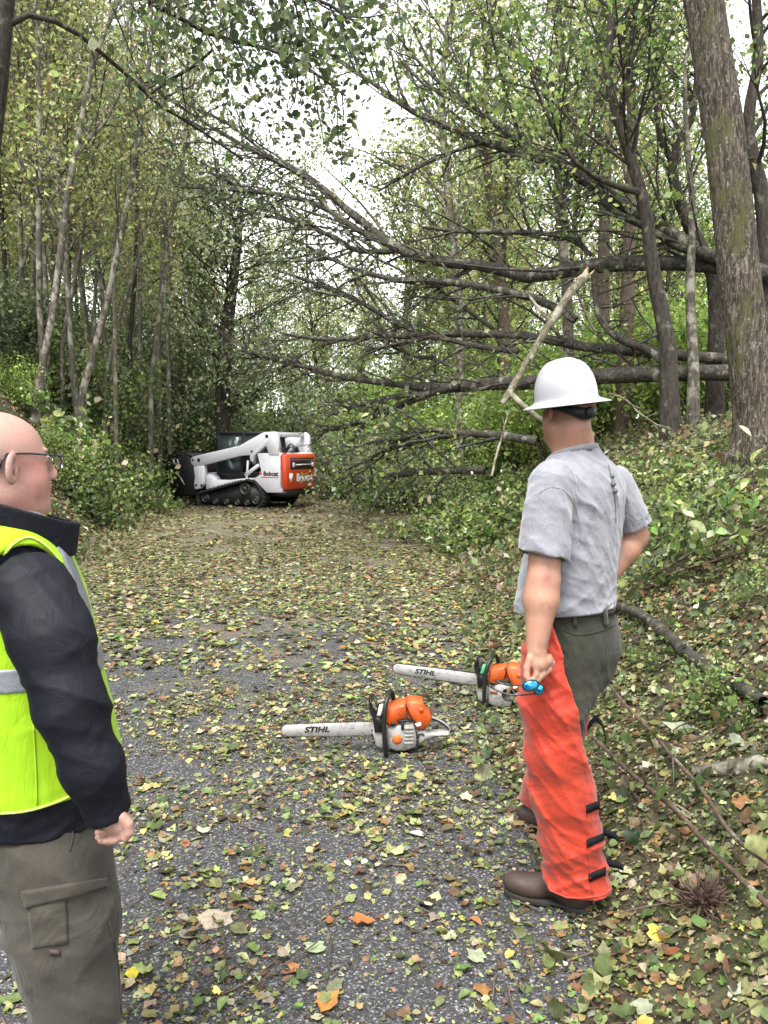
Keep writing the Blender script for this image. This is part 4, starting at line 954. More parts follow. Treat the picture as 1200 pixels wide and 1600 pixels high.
def folds(p, seed, amp, freq, dirs=None, warp=.6):
    rg = np.random.default_rng(seed); out = np.zeros(len(p))
    for i in range(5):
        d = rg.normal(0, 1, 3) if dirs is None else np.array(dirs[i % len(dirs)]) + rg.normal(0, .18, 3)
        d /= np.linalg.norm(d); f = freq * rg.uniform(.6, 1.6)
        w = rg.normal(0, 1, 3) * freq * .35; w2 = rg.normal(0, 1, 3) * freq * .2
        ph = p @ d * f + warp * 2.2 * np.sin(p @ w + rg.uniform(0, 6)) + rg.uniform(0, 6)
        m = .5 + .5 * np.sin(p @ w2 + rg.uniform(0, 6)); out += (1 - np.abs(np.sin(ph))) ** 2 * m / f * freq
    return (out - 1.0) * amp / 2.2
def mesh_sdf(fn, lo, hi, h, relax=1):
    lo = np.array(lo, float); hi = np.array(hi, float); B = 8
    n = (np.ceil((hi - lo) / h / B).astype(int)) * B; nb = n // B
    cc = [lo[i] + (np.arange(nb[i]) + .5) * B * h for i in range(3)]
    X = np.stack(np.meshgrid(*cc, indexing='ij'), -1).reshape(-1, 3); dc = fn(X).reshape(nb)
    act = np.abs(dc) < B * h * 1.25 + .012
    full = np.repeat(np.repeat(np.repeat(dc, B, 0), B, 1), B, 2).astype(np.float32)
    am = np.repeat(np.repeat(np.repeat(act, B, 0), B, 1), B, 2)
    idx = np.argwhere(am); P = lo + (idx + .5) * h; vals = np.empty(len(P), np.float32)
    for s in range(0, len(P), 400000): vals[s:s + 400000] = fn(P[s:s + 400000])
    full[am] = vals
    full = np.pad(full, 1, constant_values=1.0); am = np.pad(am, 1)
    S = full < 0
    c = S[:-1, :-1, :-1].astype(np.int8)
    tot = sum(S[i:S.shape[0] - 1 + i, j:S.shape[1] - 1 + j, k:S.shape[2] - 1 + k].astype(np.int8) for i in (0, 1) for j in (0, 1) for k in (0, 1))
    cells = np.argwhere((tot > 0) & (tot < 8)); cid = -np.ones(tot.shape, np.int64); cid[tuple(cells.T)] = np.arange(len(cells))
    acc = np.zeros((len(cells), 3)); cnt = np.zeros(len(cells))
    cor = [(i, j, k) for i in (0, 1) for j in (0, 1) for k in (0, 1)]
    for a in cor:
        for b in cor:
            if sum(b) - sum(a) == 1 and all(y >= x for x, y in zip(a, b)):
                va = full[tuple((cells + a).T)]; vb = full[tuple((cells + b).T)]; m = (va < 0) != (vb < 0)
                t = np.where(m, va / np.where(m, va - vb, 1), 0)[:, None]
                acc += np.where(m[:, None], np.array(a) + t * (np.array(b) - np.array(a)), 0); cnt += m
    V = cells + acc / np.maximum(cnt, 1)[:, None]
    F = []
    for ax in range(3):
        o1, o2 = [(1, 2), (2, 0), (0, 1)][ax]
        sl0 = [slice(1, -1)] * 3; e = [0, 0, 0]; e[ax] = 1
        A = S[1:-1, 1:-1, 1:-1]; Bq = S[1 + e[0]:S.shape[0] - 1 + e[0], 1 + e[1]:S.shape[1] - 1 + e[1], 1 + e[2]:S.shape[2] - 1 + e[2]]
        q = np.argwhere(A != Bq) + 1
        if len(q) == 0: continue
        ins = S[tuple(q.T)]
        d1 = np.zeros(3, int); d1[o1] = 1; d2 = np.zeros(3, int); d2[o2] = 1
        c0 = cid[tuple((q - d1 - d2).T)]; c1 = cid[tuple((q - d2).T)]; c2 = cid[tuple(q.T)]; c3 = cid[tuple((q - d1).T)]
        f = np.stack([c0, c1, c2, c3], 1); f[~ins] = f[~ins][:, ::-1]; F.append(f[(f >= 0).all(1)])
    F = np.concatenate(F); V = lo + (V - 1 + .5) * h
    for _ in range(relax):
        A = np.zeros_like(V); N = np.zeros(len(V))
        for i in range(4):
            for j in ((i + 1) % 4, (i - 1) % 4): np.add.at(A, F[:, i], V[F[:, j]]); np.add.at(N, F[:, i], 1)
        V = V * .45 + A / np.maximum(N, 1)[:, None] * .55
    return V, F
def sdf_obj(name, fn, lo, hi, h, mat, parent=None, base=None, relax=1, colf=None):
    V, F = mesh_sdf(fn, lo, hi, h, relax)
    return mobj(name, V, F, mat, parent, base, smooth=True, colors=None if colf is None else colf(V))
def hit(fn, px, py, y0=.8, y1=4.5):
    d = ray(px, py); t = y0 / d[1]; o = np.array([0, 0, CAM_H])
    for _ in range(160):
        v = float(fn((o + d * t)[None])[0])
        if v < .0006: break
        t += max(v * .7, .0008)
        if t * d[1] > y1: return None
    return o + d * t
def grad(fn, p, e=.004):
    g = np.array([float(fn((p + dd)[None])[0] - fn((p - dd)[None])[0]) for dd in np.eye(3) * e]); return g / (np.linalg.norm(g) + 1e-9)
def patch(name, fn, quad, nu, nv, th, mat, parent, lift=.0015, smooth=True):
    """a thick patch lying on a body: quad = 4 picture corners (tl, tr, br, bl) found on the surface"""
    Q = np.array(quad, float); T = []; Bm = []
    for j in range(nv + 1):
        for i in range(nu + 1):
            u, v = i / nu, j / nv; q = Q[0] * (1 - u) * (1 - v) + Q[1] * u * (1 - v) + Q[2] * u * v + Q[3] * (1 - u) * v
            p = hit(fn, *q)
            if p is None: p = T[-1] if T else W(q[0], q[1], 2.5); n = np.array([0, -1, 0])
            else: n = grad(fn, p)
            T.append(p + n * (lift + th)); Bm.append(p - n * .002)
    n1 = nu + 1; N = len(T); F = []
    for j in range(nv):
        for i in range(nu):
            a = j * n1 + i; F.append((a, a + n1, a + n1 + 1, a + 1)); F.append((a + N, a + N + 1, a + N + n1 + 1, a + N + n1))
    rim = [i for i in range(n1)] + [j * n1 + nu for j in range(1, nv + 1)] + [nv * n1 + i for i in range(nu - 1, -1, -1)] + [j * n1 for j in range(nv - 1, 0, -1)]
    for i in range(len(rim)):
        a, b = rim[i], rim[(i + 1) % len(rim)]; F.append((a, b, b + N, a + N))
    return mobj(name, np.array(T + Bm), F, mat, parent, smooth=smooth)
def surf_line(name, fn, pix, r, mat, parent, lift=.001, n=16, k=6):
    S = spline(np.array([[a, b, 0] for a, b in pix], float), n); P = []
    for q in S:
        p = hit(fn, q[0], q[1])
        if p is not None: P.append(p + grad(fn, p) * (lift + r * .4))
    V, F = tube_geo(P, r, k); return mobj(name, V, F, mat, parent, smooth=True)

def mat_cloth(name, col, rough=.85, var=.10, fine=900, foldS=.5, foldscale=14, sheen=.2, stretch=(1, 1, .5), speck=.0, spec=.2, stain=.0, stcol=(.05, .035, .02)):
    m, nt, b, out = new_mat(name)
    v = coords(nt, stretch); n1 = noise(nt, v, foldscale, 5, .55, 1.2); v2 = coords(nt); n2 = noise(nt, v2, fine, 2); n3 = noise(nt, v2, 9, 5)
    r = ramp(nt, [(.3, tuple(c * (1 - var) for c in col)), (.7, tuple(min(1, c * (1 + var)) for c in col))])
    mxn = nt.nodes.new('ShaderNodeMath'); mxn.operation = 'MULTIPLY_ADD'; mxn.inputs[1].default_value = speck; nt.links.new(n2.outputs[0], mxn.inputs[0])
    ad = nt.nodes.new('ShaderNodeMath'); ad.operation = 'SUBTRACT'; nt.links.new(n3.outputs[0], ad.inputs[0]); ad.inputs[1].default_value = speck * .5
    nt.links.new(ad.outputs[0], mxn.inputs[2]); nt.links.new(mxn.outputs[0], r.inputs[0]); nt.links.new(r.outputs[0], b.inputs['Base Color'])
    if stain > 0:
        n5 = noise(nt, v2, 7, 8, .72); r5 = ramp(nt, [(.50, (0, 0, 0)), (.74, (stain,) * 3)]); nt.links.new(n5.outputs[0], r5.inputs[0])
        ms = nt.nodes.new('ShaderNodeMix'); ms.data_type = 'RGBA'; ms.inputs[7].default_value = (*stcol, 1)
        nt.links.new(r5.outputs[0], ms.inputs[0]); nt.links.new(r.outputs[0], ms.inputs[6]); nt.links.new(ms.outputs[2], b.inputs['Base Color'])
    b.inputs['Roughness'].default_value = rough; b.inputs['Specular IOR Level'].default_value = spec; b.inputs['Sheen Weight'].default_value = sheen
    bp = nt.nodes.new('ShaderNodeBump'); bp.inputs['Strength'].default_value = foldS; bp.inputs['Distance'].default_value = .022
    nt.links.new(n1.outputs[0], bp.inputs['Height']); b2 = nt.nodes.new('ShaderNodeBump'); b2.inputs['Strength'].default_value = .25; b2.inputs['Distance'].default_value = .0008
    nt.links.new(n2.outputs[0], b2.inputs['Height']); nt.links.new(bp.outputs[0], b2.inputs['Normal']); nt.links.new(b2.outputs[0], b.inputs['Normal'])
    return m
def mat_skin(name, col, red, sss=.06):
    m, nt, b, out = new_mat(name)
    at = nt.nodes.new('ShaderNodeAttribute'); at.attribute_name = 'Col'
    v = coords(nt); n = noise(nt, v, 22, 6, .6); n2 = noise(nt, v, 420, 4, .7)
    r = ramp(nt, [(.3, tuple(c * .80 for c in col)), (.48, col), (.70, red)]); nt.links.new(n.outputs[0], r.inputs[0])
    mx = nt.nodes.new('ShaderNodeVectorMath'); mx.operation = 'MULTIPLY'; nt.links.new(r.outputs[0], mx.inputs[0]); nt.links.new(at.outputs['Color'], mx.inputs[1])
    nt.links.new(mx.outputs[0], b.inputs['Base Color']); b.inputs['Roughness'].default_value = .5; b.inputs['Specular IOR Level'].default_value = .4
    b.inputs['Subsurface Weight'].default_value = sss; b.inputs['Subsurface Radius'].default_value = (.02, .008, .004)
    mp = nt.nodes.new('ShaderNodeMapRange'); mp.inputs[1].default_value = .35; mp.inputs[2].default_value = .65; mp.inputs[3].default_value = .86; mp.inputs[4].default_value = 1.1; nt.links.new(n2.outputs[0], mp.inputs[0])
    m2 = nt.nodes.new('ShaderNodeVectorMath'); m2.operation = 'SCALE'; nt.links.new(mx.outputs[0], m2.inputs[0]); nt.links.new(mp.outputs[0], m2.inputs['Scale']); nt.links.new(m2.outputs[0], b.inputs['Base Color'])
    bump(nt, n2.outputs[0], b, .4, .0015); return m

# ================================================================== man with hard hat and chaps
def dir2(x, y): v = np.array([x, y]); return v / np.linalg.norm(v)
def man_right():
    f = dir2(-.72, .69); r = np.array([f[1], -f[0]]); YC = 2.66
    fh = dir2(-.48, .88); rh = np.array([fh[1], -fh[0]])
    f3 = np.array([*f, 0]); r3 = np.array([*r, 0]); fh3 = np.array([*fh, 0]); rh3 = np.array([*rh, 0]); up = np.array([0, 0, 1.])
    def row(py, cx, a, b, Y=YC): q = W(cx, py, Y); return (q[2], q[0], q[1], a, b)
    footL = G(860, 1418); base = ground(float(footL[0]), float(footL[1]))
    t = thing('person', 'man in white hard hat, grey T-shirt and orange-red chaps, seen from behind', 'person', base)
    tors = Loft([row(672, 897, .062, .066), row(700, 896, .064, .066), row(712, 900, .09, .072), row(724, 905, .125, .085), row(740, 908, .155, .10), row(768, 911, .172, .114), row(812, 904, .160, .112), row(852, 898, .155, .115), row(900, 889, .145, .115), row(945, 888, .145, .115), row(1000, 895, .14, .105)], r, f)
    HC = W(888, 640, 2.64)     # middle of the head
    H_ax = np.stack([rh3, fh3, up])
    def head(p):
        d = ell(p, HC + up * .025 - fh3 * .008, (.078, .098, .095), H_ax)
        d = smin(d, ell(p, HC + fh3 * .028 - up * .055, (.064, .072, .085), H_ax), .03)
        d = smin(d, ell(p, HC + fh3 * .062 - up * .098, (.034, .030, .028), H_ax), .018)      # chin
        d = smin(d, ell(p, HC - up * .06 - fh3 * .0, (.064, .055, .048), H_ax), .018)           # jaw angles
        d = smin(d, cap(p, HC + fh3 * .095 + up * .005, HC + fh3 * .112 - up * .03, .010, .015), .012)  # nose
        d = smin(d, cap(p, HC + fh3 * .088 - up * .066 - rh3 * .02, HC + fh3 * .088 - up * .066 + rh3 * .02, .009), .01)
        for s in (-1, 1):
            d = smin(d, cap(p, HC + fh3 * .085 + rh3 * s * .04 + up * .022, HC + fh3 * .092 + rh3 * s * .012 + up * .02, .010), .012)
            d = smax(d, -(np.linalg.norm(p - (HC + fh3 * .097 + rh3 * s * .031 + up * .002), axis=1) - .013), .012)
            e = HC + rh3 * s * .085 - fh3 * .006 - up * .012
            ea = ell(p, e, (.010, .021, .034), np.stack([rh3 * s * .84 + fh3 * .54, fh3 * .84 - rh3 * s * .54, up]))
            ea = smax(ea, -ell(p, e + rh3 * s * .010 + fh3 * .003, (.008, .010, .020), H_ax), .003); d = smin(d, ea, .004)
        return d
    # arm joints
    LS, LE, LW_, LH = W(858, 752, 2.50), W(849, 908, 2.43), W(838, 1015, 2.39), W(840, 1036, 2.385)
    RS, RE, RW_, RH = W(966, 752, 2.79), W(993, 838, 2.84), W(948, 905, 2.80), W(930, 925, 2.80)
    def hand(p):
        P_ = lambda a, b, dy=0.0: W(a, b, 2.38 + dy)
        d = cap(p, LW_, P_(842, 1036), .026, .031); d = smin(d, cap(p, P_(836, 1034), P_(854, 1033, .005), .021, .019), .014)
        k = .005
        fingers = [([(858, 1026), (863, 1036), (855, 1048), (843, 1052)], .0088, .02), ([(852, 1034), (858, 1046), (848, 1057), (836, 1058)], .0090, .004),
                   ([(846, 1038), (849, 1053), (840, 1063), (828, 1064)], .0090, -.010), ([(838, 1038), (838, 1054), (831, 1066), (822, 1070)], .0088, -.016),
                   ([(828, 1028), (823, 1044), (823, 1057), (828, 1067)], .0105, -.012)]
        for pts, rr, dy in fingers:
            q = [P_(a, b, dy - .006 * i) for i, (a, b) in enumerate(pts)]
            e = chain(p, q, [rr * 1.15, rr * 1.05, rr, rr * .82], .004)
            d = smin(d, e, k)
        return d
    def rhand(p):
        d = cap(p, RW_, RH, .028, .032)
        for i in range(4):
            o = RH + up * (.022 - .016 * i); q = [o, o + f3 * .035 - r3 * .01, o + f3 * .06 - r3 * .035, o + f3 * .055 - r3 * .055]
            d = smin(d, chain(p, q, [.011, .010, .009, .008], .004), .005)
        o = RH + up * .02; d = smin(d, chain(p, [o, o - f3 * .03 + up * .02, o - f3 * .05 - r3 * .02 + up * .01], [.013, .011, .009], .004), .006)
        return d
    L = dict(hip=W(884, 1012, 2.60), knee=W(872, 1180, 2.55), ank=W(903, 1392, 2.60))
    Rr = dict(hip=W(913, 1012, 2.74), knee=W(884, 1130, 2.93), ank=W(846, 1258, 3.20))
    def body(p):
        d = smin(tors(p), head(p), .03)
        d = smin(d, cap(p, HC - up * .06 - fh3 * .030, W(897, 712, 2.66), .056, .064), .010)
        a = chain(p, [LS, LE + (LS - LE) * .45, LE, LE + (LW_ - LE) * .28, LW_], [.052, .055, .050, .052, .033], .02)
        # muscle and elbow shape
        a = smin(a, ell(p, LE + np.array([-.008, -.0, -.055]), (.052, .046, .075)), .02)
        d = smin(d, a, .02); d = smin(d, hand(p), .010)
        b = chain(p, [RS, RE + (RS - RE) * .3, RE, RE + (RW_ - RE) * .3, RW_], [.046, .049, .045, .046, .032], .02)
        d = smin(d, b, .02); d = smin(d, rhand(p), .01)
        for q in (L, Rr): d = smin(d, chain(p, [q['hip'], q['knee'], q['ank']], [.08, .05, .04], .03), .03)
        return d
    def skincol(V):
        c = np.ones((len(V), 3)); q = V - HC
        u, v, z = q @ rh3, q @ fh3, q[:, 2]
        hr = 1 / (1 + np.exp(-(z + .040 - np.clip(v, -.02, .1) * 0.9) / .008)) * (v < .075); hr = np.clip(hr, 0, 1)[:, None]   # close-cropped hair
        hr = hr * (1 - np.exp(-(((np.abs(u) - .083) / .010) ** 2 + ((z + .008) / .03) ** 2 + ((v + .004) / .02) ** 2)))[:, None]
        c = c * (1 - hr) + c * np.array([.50, .46, .48]) * hr
        beard = np.exp(-(((z + .085) / .035) ** 2)) * np.clip((v - .0) / .04, 0, 1); beard = beard[:, None]
        c = c * (1 - .55 * beard) + c * np.array([.4, .34, .34]) * .55 * beard
        ear = np.exp(-(((np.abs(u) - .088) / .010) ** 2 + ((z + .008) / .035) ** 2)) * (np.abs(v) < .03); c *= 1 - ear[:, None] * np.array([.0, .2, .18])
        # tan below the elbow and dark graze on the elbow
        g = np.linalg.norm(V - (LE + np.array([.0, -.048, .018])), axis=1); gz = np.exp(-(g / .018) ** 2)[:, None]; c = c * (1 - gz * np.array([.35, .5, .45]))
        return c
    M_SK = mat_skin('tanned_skin', (.34, .185, .125), (.36, .165, .11))
    lo = np.array([.40, 2.25, -.02]); hi = np.array([.98, 3.36, 1.86])
    sdf_obj('body', body, lo, hi, .0036, M_SK, t, relax=1, colf=skincol)
    # ---- T-shirt
    SLc, SRc = W(847, 870, 2.445), W(991, 822, 2.83); axL = (SLc - LS) / np.linalg.norm(SLc - LS); axR = (SRc - RS) / np.linalg.norm(SRc - RS)
    shl = Loft([row(680, 897, .078, .080), row(700, 896, .086, .086), row(712, 900, .115, .090), row(722, 905, .152, .100), row(738, 908, .180, .116), row(768, 911, .194, .130), row(812, 904, .190, .134), row(852, 898, .186, .142), row(900, 887, .184, .158), row(940, 883, .186, .164), row(975, 883, .184, .164)], r, f)
    def shirt0(p):
        d = shl(p); s = cap(p, W(862, 756, 2.505), SLc + axL * .05, .079, .088)
        s = smax(smax(s, plane(p, SLc, axL + np.array([-.12, 0, 0])), .004), -cylz(p, SLc - axL * .035, SLc + axL * .15, .069), .004)
        d = smin(d, s, .022); s2 = cap(p, W(961, 754, 2.785), SRc + axR * .05, .068, .076)
        s2 = smax(smax(s2, plane(p, SRc, axR), .004), -cylz(p, SRc - axR * .03, SRc + axR * .15, .057), .004); d = smin(d, s2, .022)
        z = p[:, 2]
        # folds: fan from the shoulder down the back, and a ripple at the waist
        zz = np.clip((z - .95) / .6, 0, 1)
        d = d - folds(p, 5, .0042, 70, [r3 * .8 + up * .45, r3 * .5 + up * .8], .6) - folds(p, 3, .0110, 26, [r3 * .9 + up * .28, r3 * .8 + up * .45], .5) * np.clip(zz * 1.5, .35, 1)
        d = d - folds(p, 8, .011, 34, [up * .9 + r3 * .3, up * .9 - r3 * .2 + f3 * .3], .7) * np.exp(-((z - 1.12) / .09) ** 2)
        d = d - .010 * (1 - np.abs(np.sin(14 * (p @ (r3 * .75 + up * .5)) + 1.2 * np.sin(9 * z)))) ** 3 * np.exp(-((p @ r3 - (LS @ r3 + .07)) / .07) ** 2) * np.exp(-((z - 1.42) / .14) ** 2)
        return d
    nk = W(895, 693, 2.64)
    def shirt(p):
        d = shirt0(p)
        d = smax(d, -plane(p, W(880, 952, 2.66), up * 1.0 + f3 * .10 + r3 * .0), .006)       # hem
        d = smax(d, -cylz(p, nk - up * .07, nk + up * .08, .0715), .004)
        d = smax(d, plane(p, W(896, 707, 2.655), up * 1.0 + f3 * .28), .004)
        return d
    M_SH = mat_cloth('heather_grey_cotton', (.19, .19, .215), .9, .14, 1300, .5, 16, .3, (1, 1, .6), .55, .2, .35, (.09, .088, .095))
    sdf_obj('t_shirt', shirt, lo + (-.02, -.02, .9), hi + (.03, 0, -.1), .0042, M_SH, t, relax=1)
    # undershirt bit and belt
    # ---- trousers
    pel = Loft([row(925, 893, .164, .140), row(958, 894, .162, .138), row(985, 897, .170, .146), row(1015, 900, .170, .146), row(1050, 898, .15, .125), row(1075, 896, .12, .11)], r, f)
    def trou0(p):
        d = pel(p)
        d = smin(d, chain(p, [L['hip'], L['hip'] * .5 + L['knee'] * .5 + np.array([.0, 0, 0]), L['knee'], L['ank']], [.100, .090, .070, .060], .03), .035)
        d = smin(d, chain(p, [Rr['hip'], Rr['hip'] * .5 + Rr['knee'] * .5, Rr['knee'], Rr['ank']], [.098, .088, .072, .062], .03), .035)
        z = p[:, 2]
        return d - folds(p, 14, .004, 60, [up * .8 + r3 * .5, r3 * .8 + up * .3], .8) - folds(p, 12, .011, 24, [up * .8 + r3 * .5, up * .6 - r3 * .6, r3 * .8 + up * .3], .8) * np.clip((1.0 - z) * 4, .15, 1)
    def trou(p): return smax(trou0(p), p[:, 2] - W(894, 950, 2.6)[2] - .012, .004)
    M_TR = mat_cloth('olive_work_cloth', (.030, .031, .022), .85, .18, 1100, .5, 14, .1, (1, 1, .5), 0, .2, .4, (.09, .075, .05))
    sdf_obj('trousers', trou, lo + (0, 0, .1), hi + (0, 0, -.7), .0048, M_TR, t)
    belt = patch('belt', lambda p: trou(p), [(868, 953), (963, 948), (964, 960), (868, 966)], 24, 2, .004, mat_simple('dark_webbing', (.03, .028, .028), .8, nscale=300), t)
    for a, b in ((893, 899), (941, 947)):
        patch('belt_loop', lambda p: trou(p) - .006, [(a, 951), (b, 950), (b + 3, 978), (a + 3, 979)], 2, 5, .003, M_TR, t)
    surf_line('pocket_seam', trou, [(880, 985), (905, 992), (940, 985), (960, 975)], .0016, M_TR, t)
    sl = patch('undershirt', lambda p: trou(p) - .004, [(905, 949), (957, 938), (958, 950), (906, 959)], 10, 2, .003, mat_cloth('white_cotton', (.5, .49, .5), .9), t)
    # ---- chaps, one piece per leg
    def chapL0(p):
        d = chain(p, [W(870, 985, 2.555), W(864, 1040, 2.54), W(866, 1095, 2.545), W(869, 1170, 2.545), W(880, 1240, 2.56), W(889, 1305, 2.58), W(901, 1372, 2.60), W(906, 1410, 2.60)],
                  [.095, .110, .119, .108, .108, .106, .108, .118], .03)
        fd = folds(p, 21, .0175, 24, [up * .8 + np.array([.5, 0, 0]), up * .75 + np.array([.65, 0, 0]), up * .9 - np.array([.3, 0, 0])], .9) + folds(p, 27, .0055, 60, [up * .7 + np.array([.6, 0, 0]), up * .9 - np.array([.3, 0, 0])], .9)
        return d - fd
    zb = W(900, 1404, 2.5)[2]
    edge_z = np.array([W(0, y, 2.5)[2] for y in (950, 1044, 1092, 1157, 1200, 1215)])[::-1]; edge_x = np.array([W(x, 1100, 2.5)[0] for x in (852, 862, 881, 903, 924, 990)])[::-1]
    def chapL(p):
        d = chapL0(p); z = p[:, 2]
        xe = np.interp(z, edge_z, edge_x); d = smax(d, (p[:, 0] - xe + (p[:, 1] - 2.5) * .45) * .8, .006)
        d = smax(d, -(chapL0(p) + .013), .002)
        d = smax(d, -(z - zb - .10 * np.clip(.66 - p[:, 0], 0, .3) ** 1.0), .006); return smax(d, z - W(0, 962, 2.5)[2], .01)
    def chapR0(p): return chain(p, [Rr['hip'] + f3 * .02, Rr['knee'] + f3 * .012, Rr['ank'] + f3 * .01], [.102, .092, .094], .03) - folds(p, 22, .008, 20, [up * .8 + np.array([.5, 0, 0])], .7)
    def chapR(p): return smax(smax(chapR0(p), -(p[:, 2] - .12), .006), smax(-(p - Rr['knee']) @ f3 - .10, p[:, 2] - .86, .01), .01)
    M_CH = mat_cloth('orange_red_nylon', (.39, .031, .011), .6, .10, 700, .45, 11, .15, (1, 1, .7), 0, .4, .5, (.10, .018, .010))
    c1 = sdf_obj('chaps_leg', chapL, lo + (-.05, -.05, .03), hi + (0, -.4, -.75), .0045, M_CH, t)
    sdf_obj('chaps_leg', chapR, lo + (-.02, .2, .08), hi + (0, .1, -.8), .0055, M_CH, t)
    M_ST = mat_simple('black_webbing', (.008, .008, .010), .8, nscale=250, spec=.15)
    for a, y in ((914, 1264), (916, 1317), (919, 1370)):
        patch('strap', chapL, [(a, y - 5), (a + 26, y - 15), (a + 26, y - 4), (a + 1, y + 7)], 8, 2, .004, M_ST, c1)
    for pts in ([(941, 1300), (950, 1302), (960, 1306), (967, 1312)], [(944, 1346), (955, 1350), (966, 1352), (974, 1356)], [(930, 1122), (938, 1128), (944, 1142), (947, 1160)], [(918, 1140), (922, 1132), (930, 1122)]):
        P = np.array([W(a, b, 2.60) for a, b in pts]); S = spline(P, 8); V = []
        for q in S: V += [q + (0, -.003, .011), q + (0, -.003, -.011), q + (0, .003, -.011), q + (0, .003, .011)]
        F = [(4 * i + j, 4 * i + (j + 1) % 4, 4 * i + 4 + (j + 1) % 4, 4 * i + 4 + j) for i in range(7) for j in range(4)] + [(0, 1, 2, 3), (28, 31, 30, 29)]
        mobj('strap_end', V, F, M_ST, t)
    surf_line('back_seam', chapL, [(912, 1222), (914, 1262), (917, 1310), (921, 1360), (925, 1398)], .0016, M_CH, c1, n=26)
    surf_line('hem_piping', chapL, [(853, 1382), (868, 1398), (892, 1402), (920, 1402), (944, 1398), (951, 1390)], .003, M_CH, t, n=20)
    # ---- boots
    M_BT = mat_simple('brown_boot_leather', (.036, .021, .016), .6, var=.35, nscale=18, bumpS=.3, bumpD=.004); M_SO = mat_simple('dark_rubber_sole', (.016, .014, .013), .85, nscale=80)
    def boot(heel, toe, ank, z0):
        d = toe - heel; Ln = np.linalg.norm(d); d = d / Ln; s_ = np.cross(up, d)
        A = np.stack([s_, d, up]); h0 = np.array([heel[0], heel[1], z0]); P_ = lambda a, b, c: h0 + d * a + s_ * b + up * c
        def upper(p):
            e = ell(p, P_(Ln * .76, 0, .045), (.050, .085, .042), A); e = smin(e, ell(p, P_(.07, 0, .055), (.038, .070, .052), A), .02)
            e = smin(e, chain(p, [P_(Ln * .62, 0, .052), P_(Ln * .42, 0, .085), P_(.10, 0, .13), ank], [.040, .044, .050, .052], .02), .025)
            e = smax(e, -(p[:, 2] - z0 - .016), .004); return e - folds(p, 31, .002, 60)
        def sole(p):
            q = (p - h0) @ A.T; w_ = np.interp(q[:, 1], [0, .06, Ln * .45, Ln * .75, Ln], [.030, .038, .036, .051, .034])
            e2 = np.maximum(np.abs(q[:, 0]) - w_, np.maximum(-q[:, 1] + .0, q[:, 1] - Ln)); rr = ell(p, P_(Ln * .5, 0, .01), (.062, Ln * .52, .2), A)
            ht = np.where((q[:, 1] > .085) & (q[:, 1] < .14), .012, .0)
            return smax(smax(e2, rr, .01), np.maximum(q[:, 2] - .022, ht - q[:, 2]), .003)
        b_ = sdf_obj('boot', upper, np.minimum(heel, toe) - (.09, .09, .02) + (0, 0, z0), np.maximum(heel, toe) + (.09, .09, .24) + (0, 0, z0), .004, M_BT, t)
        sdf_obj('sole', sole, np.minimum(heel, toe) - (.09, .09, .02) + (0, 0, z0), np.maximum(heel, toe) + (.09, .09, .06) + (0, 0, z0), .004, M_SO, b_)
    hp = G(926, 1424); tp = G(788, 1402)
    hp[2] = tp[2] = 0; boot(hp, tp, L['ank'] - up * .02, float(min(H(hp[0], hp[1]), .02)))
    tp2 = G(812, 1285); hp2 = tp2 + np.array([.24, -.16, 0]); tp2[2] = hp2[2] = 0; boot(hp2, tp2, Rr['ank'], .012)
    # ---- hard hat
    ht = R(6.5)
    hatc = W(884, 622, 2.64); zax = np.array([-math.sin(ht), -.02, math.cos(ht)]); zax /= np.linalg.norm(zax)
    fr = fh3 - zax * (fh3 @ zax); fr /= np.linalg.norm(fr); rt = np.cross(fr, zax); HA = np.stack([rt, fr, zax])
    def toW(q): return hatc + (np.asarray(q) * np.array([.93, .93, .97])) @ HA
    K = 72; prof = []
    for th in np.linspace(90, 0, 22): a = R(th); prof.append((.1115 * math.cos(a) ** .84, .137 * math.sin(a) ** .90))
    prof += [(.1125, -.004), (.118, -.010), (.128, -.014), (.141, -.019), (.152, -.024), (.1535, -.027), (.151, -.0275), (.140, -.0225), (.126, -.018), (.112, -.012), (.108, -.003), (.106, .03), (.09, .09), (.0, .135)]
    V = []
    for ip, (rr, zz) in enumerate(prof):
        for i in range(K):
            an = 2 * math.pi * i / K; x, y = rr * math.cos(an) * .94, rr * math.sin(an) * 1.12
            br = max(0, rr - .112); y *= 1 + br * (1.0 if y > 0 else .6); z = zz
            if ip < 22: z += .0045 * math.exp(-(x / .018) ** 2) * math.sin(math.pi * min(1, rr / .11)) ** .5 + .003 * math.exp(-((abs(x) - .045) / .012) ** 2) * (rr > .02)
            V.append(toW((x, y, z)))
    F = [(m * K + i, m * K + (i + 1) % K, (m + 1) * K + (i + 1) % K, (m + 1) * K + i) for m in range(len(prof) - 1) for i in range(K)]
    F = [q[::-1] for q in F]
    M_HT = mat_simple('white_helmet_plastic', (.31, .31, .335), .38, var=.02, nscale=40, spec=.5)
    hh = mobj('hard_hat', V, F, M_HT, t, smooth=True)
    M_BK = mat_simple('black_plastic', (.006, .006, .008), .5, nscale=80, spec=.25)
    # ratchet band round the nape
    V = []; n = 40
    for i in range(n + 1):
        an = math.pi + math.pi * (i / n); c, s = math.cos(an), math.sin(an); dip = .030 * (abs(s) ** 2.0)
        hgt = .012 + .010 * abs(s) ** 3
        for ro, zo in ((.0, hgt), (.007, hgt * .8), (.007, -hgt * .8), (.0, -hgt)):
            V.append(toW(((.086 + ro) * c, (.106 + ro) * s - .002, -.022 - dip * 1.25 + zo)))
    F = [(4 * i + j, 4 * i + (j + 1) % 4, 4 * i + 4 + (j + 1) % 4, 4 * i + 4 + j) for i in range(n) for j in range(4)] + [(0, 1, 2, 3), (4 * n + 3, 4 * n + 2, 4 * n + 1, 4 * n)]
    mobj('ratchet_band', V, F, M_BK, hh, smooth=False)
